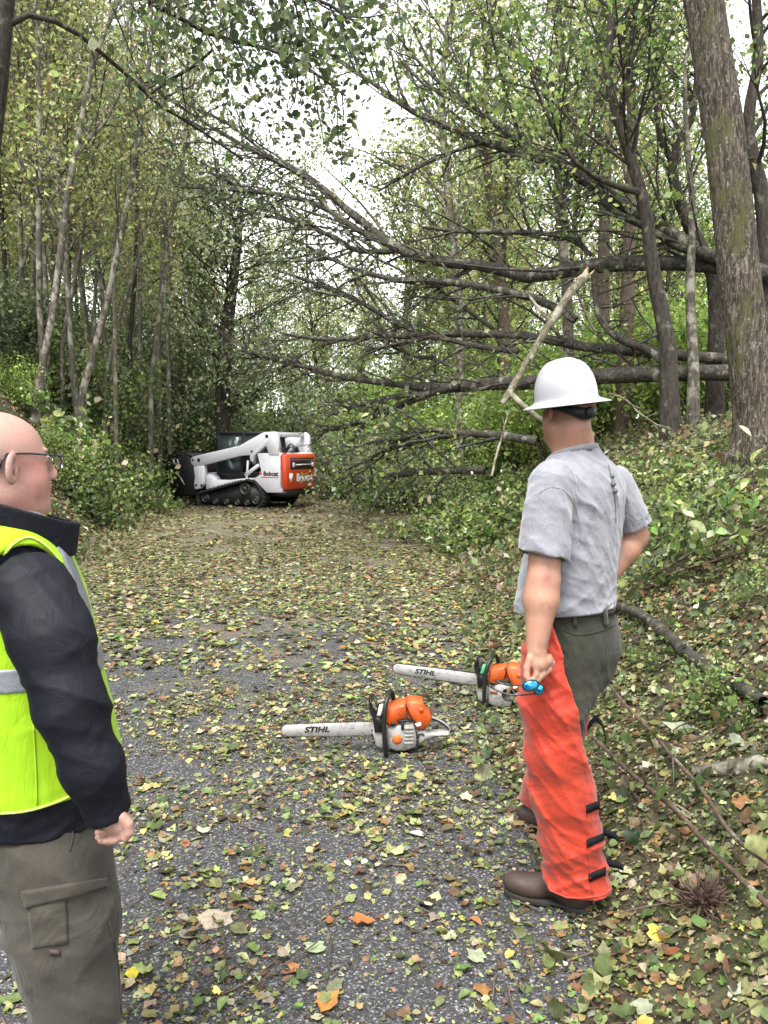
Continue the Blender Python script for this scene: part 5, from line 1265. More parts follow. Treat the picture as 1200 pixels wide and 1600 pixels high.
    mb = MB(); c = toW((0, -.112, -.058)); mb.disc_ring(c, -fr, [(0, .012), (.014, .012), (.018, .009), (.018, -.012)], 18); mb.build('ratchet_knob', M_BK, hh)
    for xo in (-.055, .055): 
        m2 = MB(); m2.tube([toW((xo * 1.25, -.085, .0)), toW((xo, -.103, -.045))], .004, 6); m2.build('suspension_strap', M_BK, hh)
    m3 = MB()
    # slot cover on the side of the shell
    # cord and clip on the back of the shirt
    surf_line('cord', shirt, [(950, 727), (954, 742), (957, 760), (961, 784), (962, 815)], .0018, mat_simple('grey_cord', (.10, .11, .11), .7), t, n=14)
    for (a, b, rr) in ((955, 745, .008), (957, 757, .009), (960, 767, .009)):
        p = hit(shirt, a, b)
        if p is not None:
            m = MB(); m.disc_ring(p, grad(shirt, p), [(0, .012), (rr * .7, .010), (rr, .004), (rr, -.004)], 12); m.build('cord_clip', mat_simple('dark_clip', (.06, .07, .07), .5), t, smooth=True)
    surf_line('shoulder_seam', shirt, [(842, 772), (858, 762), (880, 766), (896, 786), (905, 815), (907, 845)], .0009, M_SH, t, n=20)
    kc = W(896, 707, 2.655)
    def rib(p):
        q = p - kc; u, v = q @ r3, q @ f3; z = q[:, 2] + v * .28
        return np.sqrt((np.sqrt((u / 1.0) ** 2 + (v / 1.04) ** 2) - .0745) ** 2 + (z * .55) ** 2) - .0065
    sdf_obj('collar', rib, kc - (.12, .12, .08), kc + (.12, .12, .08), .003, M_SH, t)
    return L
man_right()
# sunglasses in his hand (a thing of its own)
def sunglasses():
    Y = 2.345; c = W(832, 1072, Y); t = thing('sunglasses', 'blue mirrored safety glasses with thin black temples held against the chaps', 'sunglasses', c)
    M_BK = mat_simple('glossy_black_frame', (.01, .01, .012), .25, nscale=80)
    m, nt, b, out = new_mat('blue_mirror_lens'); b.inputs['Base Color'].default_value = (.02, .30, .62, 1); b.inputs['Metallic'].default_value = .55; b.inputs['Roughness'].default_value = .18
    v = coords(nt); n = noise(nt, v, 70, 3); r = ramp(nt, [(.35, (.005, .06, .25)), (.5, (.02, .32, .68)), (.65, (.10, .60, .85))]); nt.links.new(n.outputs[0], r.inputs[0]); nt.links.new(r.outputs[0], b.inputs['Base Color'])
    def lens(px, py, w, h, rot, yo):
        mb = MB(); P = []
        cc = W(px, py, Y + yo); s = Y / 1200.0
        for k, (sc, dp) in enumerate(((1, .003), (1, -.001), (.8, -.005), (.45, -.008), (.02, -.009))):
            for i in range(24):
                a = 2 * math.pi * i / 24; x = w * s * sc * np.sign(math.cos(a)) * abs(math.cos(a)) ** .8; z = h * s * sc * np.sign(math.sin(a)) * abs(math.sin(a)) ** .8
                P.append(cc + np.array([x * math.cos(rot) - z * math.sin(rot), dp, x * math.sin(rot) + z * math.cos(rot)]))
        F = [(q * 24 + i, q * 24 + (i + 1) % 24, (q + 1) * 24 + (i + 1) % 24, (q + 1) * 24 + i) for q in range(4) for i in range(24)] + [tuple(range(24))[::-1]]
        mb.add(P, F); mb.build('lens', m, t, smooth=True)
        ring = [cc + np.array([(w + 1) * s * math.cos(a) * math.cos(rot) - (h + 1) * s * math.sin(a) * math.sin(rot), -.001, (w + 1) * s * math.cos(a) * math.sin(rot) + (h + 1) * s * math.sin(a) * math.cos(rot)]) for a in np.linspace(0, 2 * math.pi, 24)]
        mb = MB(); mb.tube(ring, .0022, 6); mb.build('rim', M_BK, t, smooth=True)
    lens(829, 1071, 12, 8, R(12), 0); lens(842, 1077, 7, 8, R(-15), .022)
    for pts in ([(824, 1069, 0), (805, 1071, .01), (790, 1070, .03), (780, 1066, .04), (774, 1062, .05)], [(838, 1084, .03), (815, 1086, .02), (795, 1085, .03), (779, 1080, .04), (768, 1074, .05), (764, 1070, .05)]):
        S = spline(np.array([W(a, b, Y + o) for a, b, o in pts]), 16); mb = MB(); mb.tube(S, np.linspace(.0022, .0032, 16), 6); mb.build('temple', M_BK, t, smooth=True)
sunglasses()

# ================================================================== man in the hi-vis vest
def man_left():
    f = dir2(.85, .53); r = np.array([f[1], -f[0]]); f3 = np.array([*f, 0]); r3 = np.array([*r, 0]); up = np.array([0, 0, 1.])
    fh = dir2(.665, .747); rh = np.array([fh[1], -fh[0]]); fh3 = np.array([*fh, 0]); rh3 = np.array([*rh, 0]); Ax = np.stack([rh3, fh3, up])
    YC = 1.74
    def row(py, cx, a, b, Y=YC): q = W(cx, py, Y); return (q[2], q[0], q[1], a, b)
    foot = W(128, 1600, 1.62); base = ground(foot[0], foot[1])
    t = thing('person', 'bald man in glasses, yellow vest and black jacket standing at the left edge', 'person', base)
    HC = W(-3, 722, 1.65)
    def head(p):
        q = (p - HC) @ Ax.T; s_ = np.sign(q[:, 0])
        d = ell(p, HC - fh3 * .008 + up * .022, (.077, .103, .086), Ax)
        d = smin(d, ell(p, HC + fh3 * .034 - up * .040, (.064, .070, .080), Ax), .03)
        d = smin(d, ell(p, HC + fh3 * .068 - up * .098, (.036, .030, .026), Ax), .03)
        d = smin(d, ell(p, HC + fh3 * .010 - up * .070, (.068, .062, .052), Ax), .03)
        d = smin(d, ell(p, HC + fh3 * .045 - up * .10, (.05, .05, .035), Ax), .03)                       # soft under-chin
        d = smin(d, ell(p, HC + fh3 * .050 - up * .045 + rh3 * .040, (.026, .034, .034), Ax), .02)        # cheek
        d = smin(d, cap(p, HC + fh3 * .099 + up * .004, HC + fh3 * .115 - up * .026, .009, .0115), .014)
        d = smin(d, ell(p, HC + fh3 * .113 - up * .030, (.014, .014, .012), Ax), .008)
        for s in (-1, 1): d = smin(d, ell(p, HC + fh3 * .110 - up * .035 + rh3 * s * .011, (.008, .010, .008), Ax), .006)
        d = smin(d, cap(p, HC + fh3 * .101 - up * .056 - rh3 * .016, HC + fh3 * .101 - up * .056 + rh3 * .016, .0065), .008)
        d = smin(d, cap(p, HC + fh3 * .099 - up * .067 - rh3 * .013, HC + fh3 * .099 - up * .067 + rh3 * .013, .0065), .008)
        for s in (-1, 1):
            d = smin(d, cap(p, HC + fh3 * .086 + rh3 * s * .044 + up * .026, HC + fh3 * .096 + rh3 * s * .014 + up * .022, .0025), .012)
            d = smax(d, -(np.linalg.norm(p - (HC + fh3 * .102 + rh3 * s * .033 + up * .004), axis=1) - .012), .012)
            d = smin(d, np.linalg.norm(p - (HC + fh3 * .083 + rh3 * s * .031 + up * .004), axis=1) - .0125, .003)
            e = HC + rh3 * s * .088 - fh3 * .008 - up * .012
            ta = np.stack([rh3 * s * .80 + fh3 * .60, fh3 * .80 - rh3 * s * .60 - up * .15, up * .98 + fh3 * .15]); ta = ta / np.linalg.norm(ta, axis=1)[:, None]
            ea = ell(p, e, (.0085, .0215, .035), ta)
            ea = smax(ea, -ell(p, e + ta[0] * .008 + ta[1] * .005 + up * .002, (.011, .0125, .024), ta), .002)
            ea = smin(ea, cap(p, e + ta[1] * .004 - up * .010 + ta[0] * .004, e + ta[1] * .008 + up * .002 + ta[0] * .004, .0035), .003)
            d = smin(d, ea, .004)
        return d
    SH, E1, EL, F1, WR = W(50, 928, 1.545), W(82, 1000, 1.50), W(110, 1100, 1.475), W(145, 1200, 1.475), W(168, 1266, 1.49)
    def hand(p):
        Y = 1.49; P_ = lambda a, b, dy=0.: W(a, b, Y + dy)
        d = cap(p, WR, P_(183, 1284), .024, .027); d = smin(d, cap(p, P_(176, 1285, .012), P_(190, 1286, -.008), .020, .018), .012)
        fg = [([(194, 1286), (194, 1303), (180, 1312), (164, 1314)], .0088, -.014), ([(190, 1288), (188, 1306), (172, 1314), (157, 1313)], .0090, .004),
              ([(186, 1288), (181, 1305), (166, 1311), (153, 1308)], .0086, .020), ([(180, 1288), (174, 1301), (162, 1305), (152, 1301)], .0078, .034),
              ([(190, 1276), (200, 1287), (202, 1300), (196, 1310)], .0100, -.020)]
        for pts, rr, dy in fg:
            q = [P_(a, b, dy) for a, b in pts]; d = smin(d, chain(p, q, [rr * 1.15, rr * 1.05, rr, rr * .8], .004), .0045)
        return d
    OFF = np.array([2 * (W(45, 900, YC)[0]), 0, 0])
    def mir(q): c = W(30, 900, YC); v = q - c; return c + v - 2 * r3 * (v @ r3)
    SH2, EL2, WR2 = mir(SH), mir(EL) + f3 * .03, mir(WR) + f3 * .05
    tors = Loft([row(790, 5, .065, .068), row(815, 8, .085, .07), row(845, 10, .12, .085), row(880, 20, .16, .10), row(960, 28, .17, .115), row(1050, 42, .17, .125), row(1190, 60, .17, .145), row(1300, 65, .155, .125), row(1370, 70, .14, .12)], r, f)
    legR = [W(92, 1330, 1.66), W(112, 1520, 1.64), W(122, 1600, 1.60)]
    kneeR = W(118, 1560, 1.62); ankR = np.array([kneeR[0] - .02, kneeR[1] - .03, .10])
    kneeL = W(118, 1500, 1.86); ankL = np.array([kneeL[0] - .02, kneeL[1] - .10, .10])
    hipR = W(88, 1340, 1.66); hipL = W(100, 1320, 1.82)
    def body(p):
        d = smin(tors(p), head(p), .03)
        d = smin(d, cap(p, HC - up * .07 - fh3 * .02, W(2, 830, 1.70), .062, .068), .025)
        d = smin(d, chain(p, [SH, E1, EL, F1, WR], [.055, .05, .043, .038, .028], .02), .02); d = smin(d, hand(p), .01)
        d = smin(d, chain(p, [SH2, EL2, WR2], [.055, .045, .03], .02), .02)
        h2 = WR2 - up * .05; d = smin(d, cap(p, WR2, h2, .027, .03), .01)
        for i in range(4):
            o = h2 + f3 * (.024 - .016 * i); d = smin(d, chain(p, [o, o - up * .035, o - up * .055 + r3 * .02], [.010, .009, .008], .004), .004)
        d = smin(d, chain(p, [h2 + f3 * .02 + up * .02, h2 + f3 * .05 - up * .01, h2 + f3 * .055 - up * .04], [.012, .011, .009], .004), .006)
        d = smin(d, chain(p, [hipR, kneeR, ankR], [.08, .055, .04], .03), .03); d = smin(d, chain(p, [hipL, kneeL, ankL], [.08, .055, .04], .03), .03)
        return d
    def col(V):
        c = np.ones((len(V), 3)); q = V - HC; u, v, z = q @ rh3, q @ fh3, q[:, 2]
        red = np.exp(-(((v - .055) / .040) ** 2 + ((z + .04) / .045) ** 2)); red += .9 * np.exp(-(((np.abs(u) - .085) / .014) ** 2 + ((v + .01) / .03) ** 2 + ((z + .01) / .04) ** 2))
        red = np.clip(red, 0, 1)[:, None]; c = c * (1 - red * np.array([.0, .20, .16]))
        # grey stubble fringe above and behind the ears
        fr = np.clip((.005 - v) / .03, 0, 1) * np.exp(-((z - .0) / .05) ** 2) * .65; fr = fr[:, None]; c = c * (1 - fr) + np.array([.66, .90, 1.02]) * fr
        lips = np.exp(-(((z + .061) / .008) ** 2)) * (v > .09) * (np.abs(u) < .025); c = c * (1 - lips[:, None] * np.array([.05, .3, .25]))
        return c
    M_SK = mat_skin('fair_ruddy_skin', (.37, .215, .17), (.38, .18, .145), .08)
    lo = np.array([-1.35, 1.35, 0.0]); hi = np.array([-.42, 2.1, 1.74])
    sdf_obj('body', body, lo, hi, .0034, M_SK, t, colf=col)
    # eyebrow, glasses
    mgl = mat_simple('dark_metal_frame', (.03, .03, .035), .3, .6, nscale=80)
    m, nt, b, out = new_mat('clear_lens'); b.inputs['Transmission Weight'].default_value = 1; b.inputs['Roughness'].default_value = .02; b.inputs['IOR'].default_value = 1.3; b.inputs['Base Color'].default_value = (.92, .96, 1, 1)
    gl = []
    gz = .007
    gt = bpy.data.objects.new('glasses', None); COL.objects.link(gt); gt.parent = t; bpy.data.objects.remove(gt)
    mb = MB()
    for s in (-1, 1):
        mb.tube([HC + rh3 * s * .079 - fh3 * .012 + up * (gz + .012), HC + rh3 * s * .079 + fh3 * .03 + up * (gz + .012), HC + rh3 * s * .074 + fh3 * .098 + up * (gz + .006), HC + rh3 * s * .066 + fh3 * .110 + up * (gz + .005)], [.0022, .0022, .002, .002], 6)
        mb.tube([HC + rh3 * s * .079 - fh3 * .012 + up * (gz + .012), HC + rh3 * s * .080 - fh3 * .024 + up * (gz - .002), HC + rh3 * s * .080 - fh3 * .03 + up * (gz - .02)], .002, 6)
        top = [HC + rh3 * s * x + fh3 * (.122 - abs(x) * .18) + up * (gz + z_) for x, z_ in ((.066, .007), (.052, .010), (.035, .011), (.018, .008), (.006, .002))]
        mb.tube(top, .0018, 6)
    g = mb.build('glasses', mgl, t, smooth=True)
    for s in (-1, 1):
        P = []; 
        for k, sc in enumerate((1, .5, .02)):
            for i in range(24):
                a = 2 * math.pi * i / 24; x = .036 + .028 * sc * np.sign(math.cos(a)) * abs(math.cos(a)) ** .7; z_ = gz - .007 + .0165 * sc * np.sign(math.sin(a)) * abs(math.sin(a)) ** .7
                P.append(HC + rh3 * s * x + fh3 * (.122 - x * .18) + up * z_)
        n = len(P); P = P + [q + fh3 * .002 for q in P]
        F = []
        for k in range(2):
            for i in range(24): j = (i + 1) % 24; F.append((k * 24 + i, k * 24 + j, k * 24 + 24 + j, k * 24 + 24 + i)); F.append((n + k * 24 + i, n + k * 24 + 24 + i, n + k * 24 + 24 + j, n + k * 24 + j))
        for i in range(24): j = (i + 1) % 24; F.append((i, i + n, j + n, j))
        mobj('lens', P, F, m, g, smooth=True)
    # ---- jacket: body and sleeves
    jl = Loft([row(776, -10, .105, .078), row(790, -8, .145, .088), row(804, -4, .176, .100), row(824, 2, .196, .112), row(850, 7, .204, .120), row(880, 14, .206, .130), row(920, 22, .205, .140), row(960, 28, .205, .147), row(1050, 40, .205, .158), row(1120, 50, .200, .168), row(1190, 60, .195, .178), row(1260, 63, .195, .172), row(1330, 66, .195, .165)], r, f)
    def arms(p):
        d = chain(p, [SH - up * .0, E1, EL, F1, WR + (WR - F1) * .05], [.086, .078, .067, .058, .048], .03)
        d2 = chain(p, [SH2, EL2, WR2], [.088, .066, .05], .03); return np.minimum(d, d2)
    hem = W(60, 1320, 1.56)[2]
    def jac(p):
        z = p[:, 2]; d = smax(jl(p), hem - z + .06 * 0, .004); a = arms(p)
        ax = (WR - F1) / np.linalg.norm(WR - F1)
        d = smin(d, a, .022)
        ph = (p - EL) @ np.array([.35, 0, -.94])
        d = d - folds(p, 41, .0065, 26, [up * .85 + f3 * .5, up * .9 - f3 * .4, up * .7 + f3 * .7], .9) - folds(p, 47, .0035, 60, [up * .85 + f3 * .5, up * .9 - f3 * .4, f3], 1.0)
        d = d - .007 * (1 - np.abs(np.sin(26 * ph + 2.0 * np.sin(11 * (p @ f3))))) ** 3 * np.exp(-((ph) / .13) ** 2)
        for w_, s_ in ((WR, F1), (WR2, EL2)):
            ax = (w_ - s_) / np.linalg.norm(w_ - s_); cut = np.maximum(-plane(p, w_ + ax * .012, ax), np.linalg.norm(p - w_, axis=1) - .11); d = smax(d, -cut, .004)
            d = smax(d, -cap(p, w_ - ax * .02, w_ + ax * .1, .037), .004)
        return d
    M_JK = mat_cloth('black_shell_fabric', (.0045, .0050, .0095), .65, .25, 900, .25, 16, .0, (1, 1, .8), 0, .22)
    sdf_obj('jacket', jac, lo + (-.1, -.05, .4), hi + (.05, .05, -.05), .0045, M_JK, t)
    # collar
    cc = W(36, 822, 1.665); fc = f3 * 1.0; fc /= np.linalg.norm(fc); rc_ = np.array([fc[1], -fc[0], 0]); CA = np.stack([rc_, fc, up])
    def collar(p):
        q = (p - cc) @ CA.T; z = q[:, 2]; fl = z * .14
        g = np.sqrt((q[:, 0] / (.083 + fl)) ** 2 + (q[:, 1] / (.112 + fl)) ** 2); d = np.abs((g - 1) * .083) - .0045
        top = z - (.040 - q[:, 1] * .34); d = smax(d, top, .003); d = smax(d, -z - .07, .004)
        return d - folds(p, 44, .0015, 40)
    sdf_obj('collar', collar, cc - (.2, .2, .12), cc + (.2, .2, .12), .0035, M_JK, t)
    # ---- vest
    vz0 = W(60, 1262, 1.54)[2]
    def vest0(p):
        d = jl(p) - .010 - folds(p, 41, .0045, 17, [up * .85 + f3 * .5, up * .9 - f3 * .4], .8); return d
    def vest(p):
        d = vest0(p); z = p[:, 2]
        d = smax(d, vz0 - z - .010 * np.sin(p @ f3 * 9), .004); d = smax(d, -(jl(p) - .0), .003)
        for a_, b_, e_ in ((SH, E1, EL), (SH2, (SH2 + EL2) / 2, EL2)):
            d = smax(d, -chain(p, [a_ + up * .01, b_ + (b_ - a_) * .0, b_ * .3 + e_ * .7], [.094, .084, .060], .02), .004)
        # neck opening
        nb = W(10, 782, 1.70); d = smax(d, -cap(p, nb - up * .04, nb + up * .1, .092), .005)
        d = smax(d, -cap(p, nb + f3 * .06 - up * .01, nb + f3 * .20 - up * .16, .05, .012), .005)
        return d
    M_VS = mat_cloth('lime_yellow_mesh', (.27, .47, .010), .7, .05, 800, .35, 12, .1)
    M_RF = mat_cloth('grey_reflective_tape', (.17, .18, .20), .35, .06, 600, .2, 12, 0, (1, 1, 1), 0, .8)
    M_BD = mat_cloth('pale_yellow_binding', (.5, .66, .10), .7, .05, 800, .2)
    v = sdf_obj('vest', vest, lo + (-.1, -.05, .5), hi + (.05, .05, -.1), .0042, M_VS, t)
    b0, b1 = W(10, 1084, 1.535)[2], W(10, 1046, 1.535)[2]
    def band(p): d = smax(vest(p) - .0025, np.abs(p[:, 2] - (b0 + b1) / 2) - (b1 - b0) / 2, .002); return d
    sdf_obj('reflective_stripe', band, (lo[0] - .1, lo[1] - .05, b0 - .02), (hi[0] + .05, hi[1] + .05, b1 + .02), .004, M_RF, v)
    zt = W(10, 960, 1.6)[2]
    def sh_band(p):
        c = W(10, 850, 1.70); u = (p - c) @ r3; d = smax(vest(p) - .0025, np.abs(np.abs(u) - .105) - .024, .002); return smax(d, b1 + .003 - p[:, 2], .002)
    sdf_obj('reflective_stripe', sh_band, (lo[0] - .1, lo[1] - .05, b1 - .02), (hi[0] + .05, hi[1] + .05, 1.6), .004, M_RF, v)
    surf_line('hem_binding', vest, [(2, 1270), (30, 1268), (60, 1262), (90, 1252), (110, 1243)], .0028, M_BD, v, n=20)
    surf_line('armhole_binding', vest, [(4, 866), (24, 848), (44, 840), (64, 848), (86, 868), (106, 896), (120, 925)], .0028, M_BD, v, n=26)
    surf_line('side_seam', vest, [(52, 1130), (55, 1180), (57, 1225), (58, 1258)], .0014, M_VS, v, n=12)
    # ---- trousers
    pel = Loft([row(1230, 63, .180, .160), row(1300, 66, .182, .156), row(1350, 74, .185, .150), row(1400, 84, .165, .140), row(1440, 92, .13, .12)], r, f)
    def trou(p):
        d = pel(p)
        d = smin(d, chain(p, [hipR + np.array([0, -.01, 0]), hipR * .5 + kneeR * .5, kneeR, ankR * .35 + kneeR * .65, ankR], [.112, .114, .096, .088, .088], .03), .04)
        d = smin(d, chain(p, [hipL, hipL * .5 + kneeL * .5, kneeL, ankL], [.105, .10, .085, .085], .03), .04)
        d = d - folds(p, 57, .0065, 48, [up * .8 + f3 * .5, up * .7 - f3 * .6, up * .9 + f3 * .2], .7) * (.35 + .65 * np.exp(-((p[:, 2] - .62) / .16) ** 2)) - folds(p, 52, .012, 19, [up * .8 + f3 * .5, up * .7 - f3 * .6, up * .95, f3 * .8 + up * .3], .9)
        return smax(d, .05 - p[:, 2], .005)
    M_GT = mat_cloth('grey_brown_cargo_cloth', (.044, .039, .031), .85, .16, 1100, .5, 11, .1, (1, 1, .5), 0, .2, .35, (.09, .075, .055))
    tr = sdf_obj('trousers', trou, lo + (0, -.05, 0), hi + (.1, .05, -.75), .005, M_GT, t)
    patch('pocket_flap', trou, [(34, 1392), (163, 1372), (167, 1385), (42, 1418)], 26, 5, .006, M_GT, tr)
    patch('cargo_pocket', trou, [(44, 1412), (102, 1398), (106, 1472), (52, 1482)], 12, 12, .003, M_GT, tr)
    patch('pocket_tag', trou, [(78, 1483), (94, 1484), (94, 1492), (79, 1491)], 3, 2, .002, mat_simple('dark_tag', (.05, .03, .035), .7), tr)
    surf_line('pocket_seam', trou, [(112, 1292), (113, 1310), (108, 1330)], .0018, M_GT, tr, n=10)
    surf_line('side_seam', trou, [(170, 1440), (183, 1500), (188, 1560), (190, 1598)], .0015, M_GT, tr, n=12)
    M_BT = mat_simple('dark_boot_leather', (.05, .035, .028), .55, var=.3, nscale=20)
    for a in (ankR, ankL):
        A = np.stack([r3, f3, up])
        def bt(p, a=a): 
            d = ell(p, a + f3 * .12 - up * .055, (.050, .11, .045), A); d = smin(d, cap(p, a - up * .05, a + up * .06, .05), .03); d = smin(d, ell(p, a - f3 * .02 - up * .06, (.042, .06, .045), A), .02)
            return smax(d, -(p[:, 2] - .006), .004)
        sdf_obj('boot', bt, a - (.2, .2, .12), a + (.3, .3, .12), .006, M_BT, t)
man_left()
# ------------------------------------------------------------------ lettering
def text_mesh(txt, size, depth, bold=0.0, shear=0.0):
    cu = bpy.data.curves.new('txt', 'FONT'); cu.body = txt; cu.size = size; cu.extrude = depth; cu.offset = bold; cu.shear = shear
    cu.align_x = 'CENTER'; cu.align_y = 'CENTER'; cu.resolution_u = 3
    ob = bpy.data.objects.new('txt', cu); COL.objects.link(ob); dg = bpy.context.evaluated_depsgraph_get(); dg.update()
    me = bpy.data.meshes.new_from_object(ob.evaluated_get(dg)); V = np.array([v.co[:] for v in me.vertices]); F = [tuple(p.vertices) for p in me.polygons]
    bpy.data.objects.remove(ob); bpy.data.curves.remove(cu); bpy.data.meshes.remove(me); return V, F
def lettering(name, txt, size, mat, parent, o, ex, ey, depth=.001, bold=0.0, shear=0.0, sx=1.0):
    """text with its baseline along ex and its height along ey, centred on o"""
    V, F = text_mesh(txt, size, depth, bold, shear); ex = np.asarray(ex, float); ex /= np.linalg.norm(ex); ey = np.asarray(ey, float); ey /= np.linalg.norm(ey); ez = np.cross(ex, ey)
    Wv = np.asarray(o, float) + V[:, 0:1] * ex * sx + V[:, 1:2] * ey + V[:, 2:3] * ez
    return mobj(name, Wv, F, mat, parent)

# ================================================================== compact track loader
def mat_paint(name, col, rough=.35, dirt=(.16, .12, .08), amt=.80):
    m, nt, b, out = new_mat(name); v = coords(nt); n = noise(nt, v, 3.5, 8, .7); n2 = noise(nt, v, 40, 4, .6)
    sx = nt.nodes.new('ShaderNodeMath'); sx.operation = 'MULTIPLY_ADD'; sx.inputs[1].default_value = .35; nt.links.new(n2.outputs[0], sx.inputs[0]); nt.links.new(n.outputs[0], sx.inputs[2])
    r = ramp(nt, [(amt, (0, 0, 0)), (amt + .25, (.8, .8, .8))]); nt.links.new(sx.outputs[0], r.inputs[0])
    mx = nt.nodes.new('ShaderNodeMix'); mx.data_type = 'RGBA'; mx.inputs[6].default_value = (*col, 1); mx.inputs[7].default_value = (*dirt, 1)
    nt.links.new(r.outputs[0], mx.inputs[0]); nt.links.new(mx.outputs[2], b.inputs['Base Color']); b.inputs['Roughness'].default_value = rough; return m
def loader():
    th = R(26); fw = np.array([-math.cos(th), math.sin(th), 0]); lf = np.array([-fw[1], fw[0], 0]); up = np.array([0, 0, 1.])
    M = Matrix(((fw[0], lf[0], 0, 0), (fw[1], lf[1], 0, 0), (0, 0, 1, 0), (0, 0, 0, 1)))
    # near rear-left lower corner seen at px 443, track rear foot at px 412
    c0 = W(441, 792, 19.4); org = np.array([c0[0], c0[1], 0]) - (fw * -1.35 + lf * .78); org[2] = float(H(org[0], org[1]))
    Mw = Matrix.Translation(Vector(org)) @ M
    def TW(q): return np.array(Mw @ Vector([float(c) for c in q]))
    t = thing('track_loader', 'white and orange compact track loader with black tracks at the end of the road', 'loader', org)
    WH = mat_paint('white_paint', (.64, .64, .67), .35); ORG = mat_paint('orange_paint', (.56, .062, .014), .35, amt=.88); BK = mat_simple('black_machine_paint', (.010, .010, .011), .5, var=.3, nscale=8)
    RB = mat_simple('track_rubber', (.013, .012, .011), .85, var=.4, nscale=6, bumpS=.3); ST = mat_simple('grey_steel', (.05, .047, .043), .5, .5, var=.3, nscale=6)
    GL, nt, b, out = new_mat('dark_cab_glass'); b.inputs['Base Color'].default_value = (.04, .06, .06, 1); b.inputs['Roughness'].default_value = .12; b.inputs['Transmission Weight'].default_value = .2; b.inputs['IOR'].default_value = 1.45
    def px2(zx, zy): return (-(zx - 890) / 198.0 - 1.35, (630 - zy) / 265.0)
    def prism(name, pts, y0, y1, mat, parent=t, bev=.012, conv=True):
        mb = MB(); mb.prism([px2(*q) for q in pts] if conv else pts, y0, y1, bev); return mb.build(name, mat, parent, Mw)
    # tracks
    tr_poly = [(352, 545), (362, 605), (390, 632), (700, 632), (752, 618), (782, 575), (778, 520), (740, 452), (700, 436), (650, 440), (380, 528)]
    P2 = np.array([px2(*q) for q in tr_poly]); sh = P2[:, 1].min(); P2[:, 1] -= sh
    def inset(P, dd):
        c = P.mean(0); n = len(P); out = []
        for i in range(n):
            a, q, e = P[i - 1], P[i], P[(i + 1) % n]; d0 = (q - a) / np.linalg.norm(q - a); d1 = (e - q) / np.linalg.norm(e - q); nn = np.array([-d0[1], d0[0]]) + np.array([-d1[1], d1[0]]); nn /= np.linalg.norm(nn)
            if (c - q) @ nn < 0: nn = -nn
            out.append(q + nn * dd)
        return np.array(out)
    cl = np.vstack([P2, P2[:1]]); S = spline(np.c_[cl, np.zeros(len(cl))], 96)[:-1, :2]; n = len(S); Si = inset(S, .045)
    for y0, y1 in ((.50, .84), (-.84, -.50)):
        mb = MB(); V = []
        for q in (S, Si):
            for yy in (y0, y1): V += [(a, yy, c) for a, c in q]
        F = []
        for i in range(n):
            j = (i + 1) % n; F += [(i, j, n + j, n + i), (2 * n + j, 2 * n + i, 3 * n + i, 3 * n + j), (j, i, 2 * n + i, 2 * n + j), (n + i, n + j, 3 * n + j, 3 * n + i)]
        mb.add(V, F)
        tr = mb.build('track', RB, t, Mw)
        mb = MB()
        for i in range(0, n, 2):
            a, e = S[i], S[(i + 1) % n]; d = (e - a) / np.linalg.norm(e - a); nn = np.array([d[1], -d[0]]); c = P2.mean(0)
            if (a - c) @ nn < 0: nn = -nn
            q = [a, a + d * .035, a + d * .028 + nn * .028, a + d * .007 + nn * .028]; mb.prism(q, y0 + .01, y1 - .01)
        mb.build('tread_lugs', RB, tr, Mw)
        ys = y1 - .02 if y1 > 0 else y0 + .02
        sgn = 1 if y1 > 0 else -1
        mb = MB(); mb.prism([tuple(q) for q in inset(S[::4], .09)], min(ys - sgn * .10, ys - sgn * .2), max(ys - sgn * .10, ys - sgn * .2)); mb.build('track_frame', BK, tr, Mw)
        def wheel(zx, zy, rr, nm='roller'):
            x, z = px2(zx, zy); z -= sh; w_ = MB()
            w_.disc_ring((x, ys - sgn * .11, z), (0, sgn, 0), [(0, .075), (rr * .28, .075), (rr * .30, .055), (rr * .62, .045), (rr * .66, .07), (rr, .07), (rr, -.05)], 22); w_.build(nm, ST, tr, Mw)
        wheel(658, 497, .17, 'drive_sprocket'); wheel(402, 570, .125, 'idler_wheel'); wheel(725, 572, .11, 'idler_wheel')
        for zx in (470, 540, 610, 670): wheel(zx, 592, .075)
    # hull and rear
    prism('chassis', [(415, 505), (700, 430), (880, 430), (905, 530), (880, 550), (790, 545), (440, 560)], -.48, .48, BK)
    body = prism('body', [(720, 425), (770, 385), (745, 250), (880, 246), (893, 300), (896, 512), (800, 515)], .30, .80, WH)
    prism('body', [(720, 425), (770, 385), (745, 250), (880, 246), (893, 300), (896, 512), (800, 515)], -.80, -.30, WH)
    prism('fender', [(415, 505), (415, 410), (436, 398), (455, 412), (472, 438), (560, 438), (640, 425), (738, 416), (715, 432), (640, 440), (560, 462), (440, 503)], .50, .80, WH, bev=.008)
    prism('fender', [(415, 505), (415, 410), (436, 398), (455, 412), (472, 438), (560, 438), (640, 425), (738, 416), (715, 432), (640, 440), (560, 462), (440, 503)], -.80, -.50, WH, bev=.008)
    # tailgate: orange, between the uprights, standing proud at the rear
    tg = MB(); tg.box((-1.50, -.66, .50), (-1.26, .80, 1.42), .06); tg = tg.build('tailgate', ORG, t, Mw)
    gr = MB(); gr.box((-1.515, -.50, 1.02), (-1.49, .62, 1.32), .01); gr = gr.build('grille', BK, tg, Mw)
    for k in range(5):
        sl = MB(); sl.box((-1.527, -.47, 1.05 + k * .052), (-1.513, .59, 1.068 + k * .052)); sl.build('grille_bar', ORG if k == 4 else BK, gr, Mw)
    for yy in (.50, -.42):
        lt = MB(); lt.box((-1.535, yy - .05, 1.08), (-1.512, yy + .05, 1.20), .008); lt.build('tail_lamp', mat_simple('lamp_lens', (.75, .72, .70), .2, nscale=50), tg, Mw)
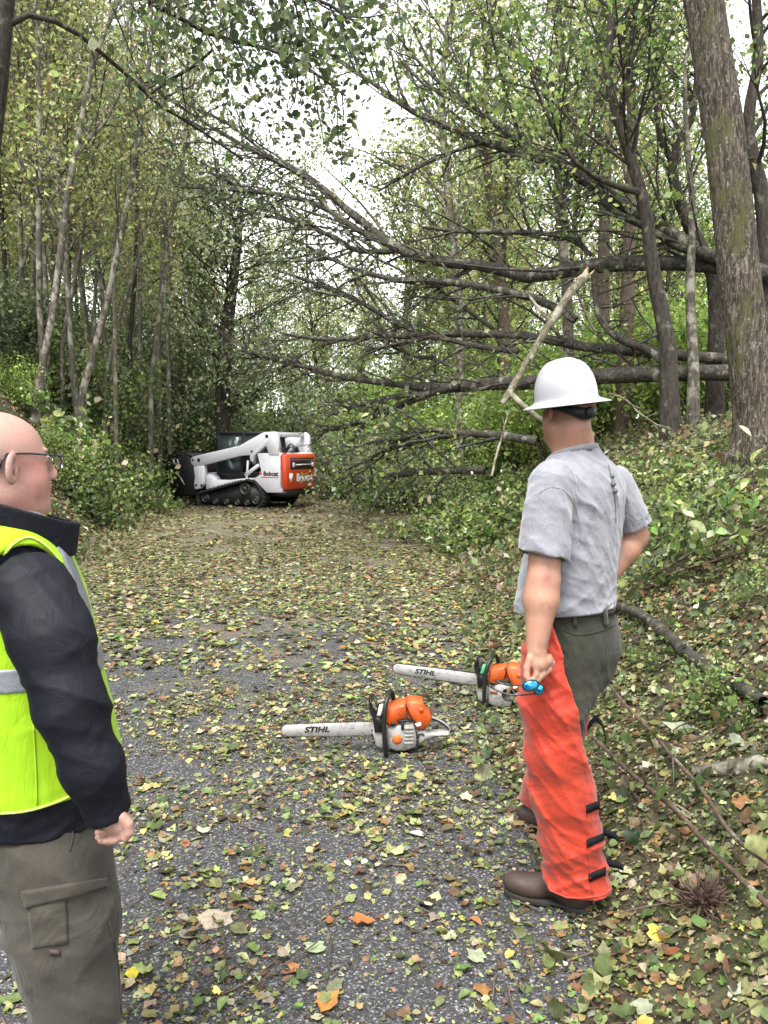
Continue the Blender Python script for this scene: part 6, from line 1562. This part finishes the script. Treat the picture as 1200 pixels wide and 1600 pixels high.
    lt = MB(); lt.box((-1.532, -.36, 1.125), (-1.512, .40, 1.155)); lt.build('chrome_bar', mat_simple('pale_bar', (.7, .68, .66), .3, nscale=50), tg, Mw)
    WT = mat_simple('white_decal', (.85, .85, .85), .4, var=.02)
    lettering('lettering', 'Bobcat', .27, WT, tg, TW((-1.503, -.06, .80)), -lf, up, .002, .010, 0, 1.05)
    # emblem: small head-like shield left of the word
    em = MB(); em.prism([(.50, .90), (.55, .94), (.60, .90), (.66, .94), (.68, .84), (.62, .72), (.56, .70), (.52, .76)], -1.507, -1.500, axis='x'); em.build('emblem', WT, tg, Mw)
    # engine hood and bumper
    hb = MB(); hb.box((-1.30, -.46, .48), (-.45, .46, 1.34), .04); hb.build('engine_housing', BK, t, Mw)
    bp = MB(); bp.box((-1.46, -.62, .36), (-1.15, .78, .50), .03); bp.build('bumper', BK, t, Mw)
    DK = mat_simple('black_decal', (.02, .02, .03), .4); RD = mat_simple('orange_decal', (.7, .08, .03), .4); GY = mat_simple('grey_decal', (.25, .25, .27), .4)
    x, z = px2(826, 388); lettering('lettering', 'Bobcat', .16, DK, body, TW((x, .804, z)), -fw, up, .002, .006, 0, 1.0)
    em = MB(); x, z = px2(765, 384); em.prism([(x - .035, z + .04), (x + .035, z + .045), (x + .03, z - .03), (x, z - .05), (x - .03, z - .02)], .800, .805); em.build('emblem', RD, body, Mw)
    em = MB(); x0, z = px2(770, 412); x1, _ = px2(872, 412); em.box((x1, .799, z - .012), (x0, .804, z + .012)); em.build('stripe', RD, body, Mw)
    # lift arms
    A1 = [(318, 292), (322, 330), (345, 345), (372, 342), (400, 335), (640, 268), (700, 262), (704, 300), (720, 312), (728, 262), (800, 200), (820, 262), (880, 262), (862, 130), (838, 112), (788, 108), (700, 160), (640, 198), (372, 266), (332, 278)]
    for y0, y1 in ((.66, .82), (-.82, -.66)):
        a = prism('lift_arm', A1, y0, y1, WH, bev=.014)
        prism('arm_foot', [(338, 345), (404, 338), (408, 462), (378, 502), (342, 510), (338, 470), (345, 420)], y0 - .005 if y0 > 0 else y0, y1 + .005 if y0 < 0 else y1, WH, a, .012)
        for zx, zy, rr in ((375, 300, .05), (335, 300, .035), (355, 478, .035), (390, 478, .035), (808, 135, .045), (715, 238, .03)):
            x, z = px2(zx, zy); mb = MB(); yy = y1 if y0 > 0 else y0; sg = 1 if y0 > 0 else -1; mb.disc_ring((x, yy, z), (0, sg, 0), [(0, .02), (rr * .6, .02), (rr * .65, .01), (rr, .01), (rr, -.02)], 16); mb.build('pivot_pin', BK if rr > .034 else ST, a, Mw)
        # rear upright frame and link
        prism('rear_link', [(795, 106), (848, 104), (866, 125), (880, 250), (850, 250), (838, 150), (812, 140)], y0 + .01, y1 - .03, WH, a, .012)
        mb = MB(); xa, za = px2(780, 245); xb, zb = px2(838, 160); ym = (y0 + y1) / 2; mb.tube([(xa, ym, za), (xb, ym, zb)], .045, 10); mb.tube([(xb, ym, zb), (xb - .1, ym, zb + .05)], .03, 8); mb.build('lift_cylinder', BK, a, Mw)
        mb = MB(); xa, za = px2(668, 425); xb, zb = px2(680, 300); mb.tube([(xa, ym, za), (xb, ym, zb)], .03, 10); mb.build('link_rod', WH, a, Mw)
        mb = MB(); xa, za = px2(660, 400); xb, zb = px2(745, 330); mb.tube([(xa, ym - .02, za), (xb, ym - .02, zb)], .05, 10); mb.build('tilt_cylinder', WH, a, Mw)
    cb = MB(); x0, z0 = px2(836, 124); cb.box((x0 - .06, -.80, z0 - .06), (x0 + .06, .80, z0 + .06), .01); cb.build('cross_tube', WH, t, Mw)
    cb = MB(); x0, z0 = px2(372, 420); cb.box((x0 - .07, -.70, z0 - .10), (x0 + .05, .70, z0 + .10), .02); cb.build('front_cross_tube', WH, t, Mw)
    # cab: frame bars, glass, roof
    xf, _ = px2(445, 0); xr, _ = px2(760, 0); zt = 2.0; zl = .80; yc = .46
    cab = MB()
    for (xa, za, xb, zb) in ((xf, zl, xf - .05, zt - .04), (xf - .78, zl, xf - .86, zt - .04), (xr, zl + .3, xr + .12, zt - .06)):
        for yy in (-yc, yc): cab.prism([(xa - .035, za), (xa + .035, za), (xb + .035, zb), (xb - .035, zb)], yy - .03, yy + .03, .006)
    cab.box((xr + .02, -yc - .03, zt - .10), (xf + .02, yc + .03, zt), .03)
    cab.box((xr, -yc, zl - .2), (xf, yc, zl + .04), .01)
    for yy in (-yc, yc): cab.box((xr + .1, yy - .028, zl + .02), (xf, yy + .028, zl + .14), .005)
    cab.box((xf - .05, -yc, zl + .0), (xf + .02, yc, zl + .25), .005)
    cb_ = cab.build('cab', BK, t, Mw)
    for yy in (-yc, yc):
        mb = MB(); mb.prism([(xf - .05, zl + .13), (xf - .08, zt - .09), (xf - .80, zt - .09), (xf - .75, zl + .13)], yy - .006, yy + .006); mb.build('side_window', GL, cb_, Mw)
        mb = MB(); mb.prism([(xf - .84, zl + .3), (xf - .89, zt - .10), (xr + .17, zt - .10), (xr + .05, zl + .3)], yy - .006, yy + .006); mb.build('side_window', GL, cb_, Mw)
    mb = MB(); mb.box((xf - .01, -yc + .04, zl + .24), (xf, yc - .04, zt - .1)); mb.build('windscreen', GL, cb_, Mw)
    mb = MB(); mb.box((xf - .95, -.25, zl + .02), (xf - .45, .25, zl + .16), .04); mb.box((xf - .97, -.24, zl + .14), (xf - .85, .24, zl + .75), .04); mb.build('seat', BK, cb_, Mw)
    # bucket / grapple attachment
    def z2(zx, zy): return px2(zx, zy)
    at = MB(); at2 = MB()
    at.prism([z2(338, 300), z2(340, 545), z2(200, 560), z2(150, 520), z2(140, 400), z2(165, 262), z2(250, 250)], .74, .80, .01)
    at2.prism([z2(338, 300), z2(340, 545), z2(200, 560), z2(150, 520), z2(140, 400), z2(165, 262), z2(250, 250)], -.86, -.80, .01)
    att = MB().prism([z2(352, 300), z2(330, 300), z2(328, 535), z2(205, 548), z2(202, 562), z2(352, 552)], -.80, .74).build('grapple_bucket', BK, t, Mw)
    at.build('side_plate', BK, att, Mw); at2.build('side_plate', BK, att, Mw)
    tn = MB()
    for yy in np.linspace(-.70, .66, 8):
        tn.prism([z2(330, 262), z2(250, 245), z2(170, 258), z2(138, 330), z2(132, 430), z2(150, 432), z2(160, 345), z2(188, 288), z2(250, 275), z2(325, 300)], yy - .015, yy + .015)
    tn.build('grapple_tines', BK, att, Mw)
    mb = MB()
    for zx in (200, 228): xa, za = z2(zx, 295); xb, zb = z2(zx + 10, 335); mb.tube([(xa, .812, za), (xb, .812, zb)], .022, 8)
    xa, za = z2(232, 400); xb, zb = z2(275, 480); mb.tube([(xa, .812, za), (xb, .812, zb)], .014, 6); mb.build('hydraulic_rod', mat_simple('bright_steel', (.6, .6, .6), .3, .6), att, Mw)
    # hoses
    mb = MB()
    for k in range(3):
        a = np.array([*px2(860, 190 + 12 * k)]); S_ = spline(np.array([[a[0], .60, a[1]], [a[0] - .15, .64, a[1] - .15], [a[0] - .32, .62, a[1] + .02], [a[0] - .45, .6, a[1] - .08]]), 12); mb.tube(S_, .014, 6)
    mb.build('hoses', BK, t, Mw)
loader()

# ================================================================== chainsaws
def mat_grime(name, col, rough, dirt=(.07, .055, .035)):
    m, nt, b, out = new_mat(name); v = coords(nt); n = noise(nt, v, 26, 8, .75); n2 = noise(nt, v, 160, 3, .6)
    r = ramp(nt, [(.50, (0, 0, 0)), (.62, (.55, .55, .55)), (.8, (.8, .8, .8))]); nt.links.new(n.outputs[0], r.inputs[0])
    mx = nt.nodes.new('ShaderNodeMix'); mx.data_type = 'RGBA'; mx.inputs[6].default_value = (*col, 1); mx.inputs[7].default_value = (*dirt, 1)
    nt.links.new(r.outputs[0], mx.inputs[0]); nt.links.new(mx.outputs[2], b.inputs['Base Color'])
    mr = nt.nodes.new('ShaderNodeMapRange'); mr.inputs[3].default_value = rough; mr.inputs[4].default_value = .85; nt.links.new(r.outputs[0], mr.inputs[0]); nt.links.new(mr.outputs[0], b.inputs['Roughness'])
    bump(nt, n2.outputs[0], b, .2, .001); return m
M_OR = mat_grime('chainsaw_orange', (.52, .080, .012), .4); M_LG = mat_grime('pale_grey_casing', (.30, .295, .28), .45)
M_BP = mat_simple('black_polymer', (.006, .006, .007), .5, var=.2, nscale=60); M_BAR = mat_grime('brushed_bar_steel', (.36, .355, .35), .4, (.12, .11, .09))
M_CHN = mat_simple('dark_chain', (.07, .06, .055), .5, .6, var=.3, nscale=90); M_INK = mat_simple('black_ink', (.015, .015, .015), .5)
def chainsaw(name, label, o, ang, tilt, variant):
    """local frame: x right along the picture, y away, z up; 2290 zoomed pixels of the close view per metre"""
    s = 1 / 2290.0
    ex = np.array([math.cos(ang) * math.cos(tilt), math.sin(ang) * math.cos(tilt), math.sin(tilt)]); ey = np.array([-math.sin(ang), math.cos(ang), 0]); ez = np.cross(ex, ey)
    M = Matrix(((ex[0], ey[0], ez[0], o[0]), (ex[1], ey[1], ez[1], o[1]), (ex[2], ey[2], ez[2], o[2]), (0, 0, 0, 1)))
    c = lambda a, b: ((a - 450) * s, (880 - b) * s); t = thing(name, label, 'chainsaw', o)
    def TW(q): return np.array(M @ Vector([float(v) for v in q]))
    # lower casing
    mb = MB(); mb.prism([c(275, 570), c(330, 535), (c(600, 495)), c(636, 560), c(650, 640), c(640, 760), c(610, 815), c(480, 850), (c(380, 850)), c(285, 812)], -.045, .075, .010); cs = mb.build('casing', M_LG, t, M)
    if variant == 0:
        mb = MB(); x, z = c(390, 690); mb.disc_ring((x, -.045, z), (0, -1, 0), [(0, .010), (.018, .010), (.022, .007), (.026, .003), (.026, -.004)], 28); mb.build('round_badge', mat_simple('orange_badge', (.62, .12, .02), .5, var=.2, nscale=90), cs, M)
        mb = MB()
        for k in range(5): x, z = c(480, 560 + 46 * k); mb.box((x, -.0495, z - .004), (x + .048, -.044, z + .004), .001)
        mb.build('cooling_ribs', M_LG, cs, M)
        mb = MB(); x, z = c(455, 470); mb.box((x - .006, -.052, z - .045), (x + .010, -.043, z), .002); mb.box((x - .020, -.052, z - .002), (x + .055, -.043, z + .008), .002); mb.build('latch', M_BP, cs, M)
    else:
        mb = MB(); x, z = c(360, 640); mb.box((x - .022, -.049, z - .009), (x + .024, -.044, z + .009), .001); mb.build('badge_plate', mat_simple('dark_red_badge', (.22, .05, .03), .5), cs, M)
        mb = MB(); x, z = c(560, 640); mb.disc_ring((x, -.045, z), (0, -1, 0), [(0, .001), (.030, .001), (.034, .006), (.038, .006), (.038, -.003)], 26); mb.build('starter_vent', M_BP, cs, M)
    mb = MB(); mb.prism([c(300, 815), c(610, 800), c(600, 862), c(320, 868)], -.03, .07, .006); mb.build('base_pan', M_BP, t, M)
    # orange shroud
    mb = MB(); mb.prism([c(268, 330), c(300, 292), c(480, 252), c(505, 246), c(500, 440), c(420, 462), c(398, 520), c(282, 522), c(264, 470)], -.052, .060, .012)
    cv = mb.build('top_cover', M_OR, t, M)
    mb = MB(); mb.prism([c(516, 244), c(560, 222), c(640, 226), c(712, 240), c(722, 262), c(738, 330), c(780, 380), c(822, 436), c(800, 506), c(742, 588), c(650, 588), c(600, 478), c(512, 440)], -.048, .066, .012); rc = mb.build('rear_cover', M_OR, t, M)
    mb = MB(); mb.tube(spline(np.array([[c(500, 245)[0], -.054, c(500, 245)[1]], [c(540, 360)[0], -.056, c(540, 360)[1]], [c(590, 470)[0], -.054, c(590, 470)[1]], [c(625, 600)[0], -.053, c(625, 600)[1]], [c(635, 780)[0], -.050, c(635, 780)[1]]]), 16), .0035, 6); mb.build('trim_cord', M_BP, t, M)
    mb = MB(); mb.prism([c(610, 500), c(680, 485), c(690, 520), c(640, 545)], -.053, -.046, .001); mb.build('side_label', mat_simple('pale_label', (.75, .70, .66), .5), rc, M)
    # fuel caps
    for (a, b_) in ((345, 500), (690, 330)):
        mb = MB(); x, z = c(a, b_ + 10 * variant); mb.disc_ring((x, -.052, z), (0, -1, 0), [(0, .004), (.010, .004), (.012, .0), (.012, -.004)], 16); mb.build('bolt_cap', M_BP if a < 400 else M_OR, cv, M)
    # front handle: hoop round the body
    pts = [(255, 870, -.075), (240, 700, -.085), (235, 480, -.085), (250, 280, -.078), (285, 170, -.05), (310, 145, 0), (330, 165, .05), (360, 260, .075), (350, 420, .09), (330, 600, .085)]
    mb = MB(); mb.tube(spline(np.array([[c(a, b_)[0], y, c(a, b_)[1]] for a, b_, y in pts]), 40), .0125, 10); mb.build('front_handle', M_BP, t, M, smooth=True)
    # hand guard fork
    mb = MB()
    for y in (-.055, .0, .05):
        P = spline(np.array([[c(235, 560)[0], y * .7, c(235, 560)[1]], [c(160, 470)[0], y, c(160, 470)[1]], [c(95, 370)[0], y, c(95, 370)[1]], [c(68, 270)[0], y, c(68, 270)[1]], [c(85, 195)[0], y, c(85, 195)[1]]]), 14); mb.tube(P, np.linspace(.010, .006, 14), 7)
    P = [(c(95, 370)[0], y, c(95, 370)[1]) for y in np.linspace(-.058, .053, 8)]; mb.tube(P, .007, 7); P = [(c(85, 200)[0], y, c(85, 200)[1]) for y in np.linspace(-.058, .053, 8)]; mb.tube(P, .007, 7)
    mb.tube([(c(120, 165)[0], -.02, c(120, 165)[1]), (c(150, 250)[0], -.04, c(150, 250)[1]), (c(215, 420)[0], -.055, c(215, 420)[1])], .007, 7)
    hg = mb.build('hand_guard', M_BP, t, M, smooth=True)
    mb = MB(); mb.prism([c(150, 380), c(185, 250), c(225, 235), c(200, 385)], -.062, -.052, .002); mb.build('guard_label', mat_simple('white_label' if variant == 0 else 'green_label', (.75, .75, .75) if variant == 0 else (.10, .42, .20), .4), hg, M)
    # clutch side, sprocket cover by the bar
    mb = MB(); mb.prism([c(110, 560), c(215, 560), c(275, 600), c(275, 800), c(190, 830), c(130, 790), c(95, 640)], -.028, .030, .008); mb.build('bar_mount', M_LG, t, M)
    mb = MB()
    for k in range(4): x, z = c(128, 610 + 52 * k); mb.prism([(x - .004, z + .008), (x - .024, z), (x - .004, z - .008)], -.006, .006)
    mb.build('bumper_spikes', M_BP, t, M)
    mb = MB(); mb.prism([c(100, 430), c(230, 430), c(250, 620), c(120, 610)], -.045, .05, .01); mb.build('oil_tank', M_BP, t, M)
    # rear handle
    mb = MB(); up_ = spline(np.array([[c(790, 470)[0], .01, c(790, 470)[1]], [c(880, 500)[0], .01, c(880, 500)[1]], [c(980, 560)[0], .01, c(980, 560)[1]], [c(1045, 625)[0], .01, c(1045, 625)[1]], [c(1035, 670)[0], .01, c(1035, 670)[1]]]), 16); mb.tube(up_, .011, 9); mb.build('rear_handle', M_BP, t, M, smooth=True)
    mb = MB(); V2 = up_ + np.array([0, -.010, .006]); mb.tube(V2, .0055, 6); mb.build('handle_inlay', M_LG, t, M, smooth=True)
    mb = MB(); mb.prism([c(640, 610), c(730, 596), c(760, 640), c(900, 646), c(1030, 640), c(1045, 668), c(1010, 700), c(870, 690), c(745, 730), c(690, 775), c(645, 780)], -.034, .040, .009); mb.build('handle_base', M_LG, t, M)
    mb = MB(); x, z = c(680, 665); mb.tube([(x - .016, -.038, z - .012), (x - .010, -.038, z + .008), (x + .008, -.038, z + .012), (x + .018, -.038, z + .002)], .004, 6); mb.build('cap_lever', M_BP, t, M)
    # bar and chain
    L = .50 if variant == 0 else .56; x1, zc = c(120, 560); zc -= .012 if variant == 0 else -.02; hh = .034
    prof = []
    for a in np.linspace(90, 270, 15): prof.append((x1 - L + hh + hh * .95 * math.cos(R(a)) , zc + (hh * .92) * math.sin(R(a))))
    # gentle taper to the nose
    prof += [(x1 - L * .5, zc - hh * 1.05), (x1 + .04, zc - hh), (x1 + .04, zc + hh), (x1 - L * .5, zc + hh * 1.05)]
    mb = MB(); mb.prism(prof, -.004, .004, .001); br = mb.build('guide_bar', M_BAR, t, M)
    cp = np.array(prof); cen = cp.mean(0); mb = MB(); loop = spline(np.c_[np.vstack([cp[15:], cp[:15], cp[15:16]])[:, 0], np.zeros(20), np.vstack([cp[15:], cp[:15], cp[15:16]])[:, 1]], 130)
    nrm = np.gradient(loop, axis=0); nrm = np.stack([nrm[:, 2], nrm[:, 0] * 0, -nrm[:, 0]], 1); nrm /= np.linalg.norm(nrm, axis=1)[:, None] + 1e-9
    if ((loop[5, [0, 2]] - cen) @ nrm[5, [0, 2]]) < 0: nrm = -nrm
    for i in range(0, 129):
        a, b_ = loop[i], loop[i + 1]; d = b_ - a; ln = np.linalg.norm(d)
        if ln < 1e-4: continue
        d /= ln; hgt = .0065 if i % 3 else .0105; q = [a - nrm[i] * .001, a + d * ln * .8 - nrm[i] * .001, a + d * ln * .8 + nrm[i] * hgt, a + d * ln * .2 + nrm[i] * (hgt * .8)]; mb.prism([(v[0], v[2]) for v in q], -.0035, .0035)
    mb.build('saw_chain', M_CHN, t, M)
    lettering('lettering', 'STIHL', .042, M_INK, br, TW((x1 - L * .62, -.0047, zc)), ex, ez, .0006, .0016, .25, 1.25)
    for q in (.22, .24, .27): mb = MB(); mb.disc_ring((x1 - L * q + (.0), -.0045, zc + .003), (0, -1, 0), [(0, .0006), (.0016 if q != .24 else .003, .0006), (.002, -.001)], 8); mb.build('rivet', M_INK, br, M)
    return t
g1 = G(628, 1180); chainsaw('chainsaw', 'nearer orange and grey chainsaw standing on the leaves at picture centre', (g1[0] + .0, g1[1] + .03, .012), R(1), R(1.0), 0)
g2 = G(778, 1112); chainsaw('chainsaw', "farther chainsaw partly hidden behind the man's orange chaps", (g2[0] + .02, g2[1] + .05, .012), R(-16), R(-3.0), 1)
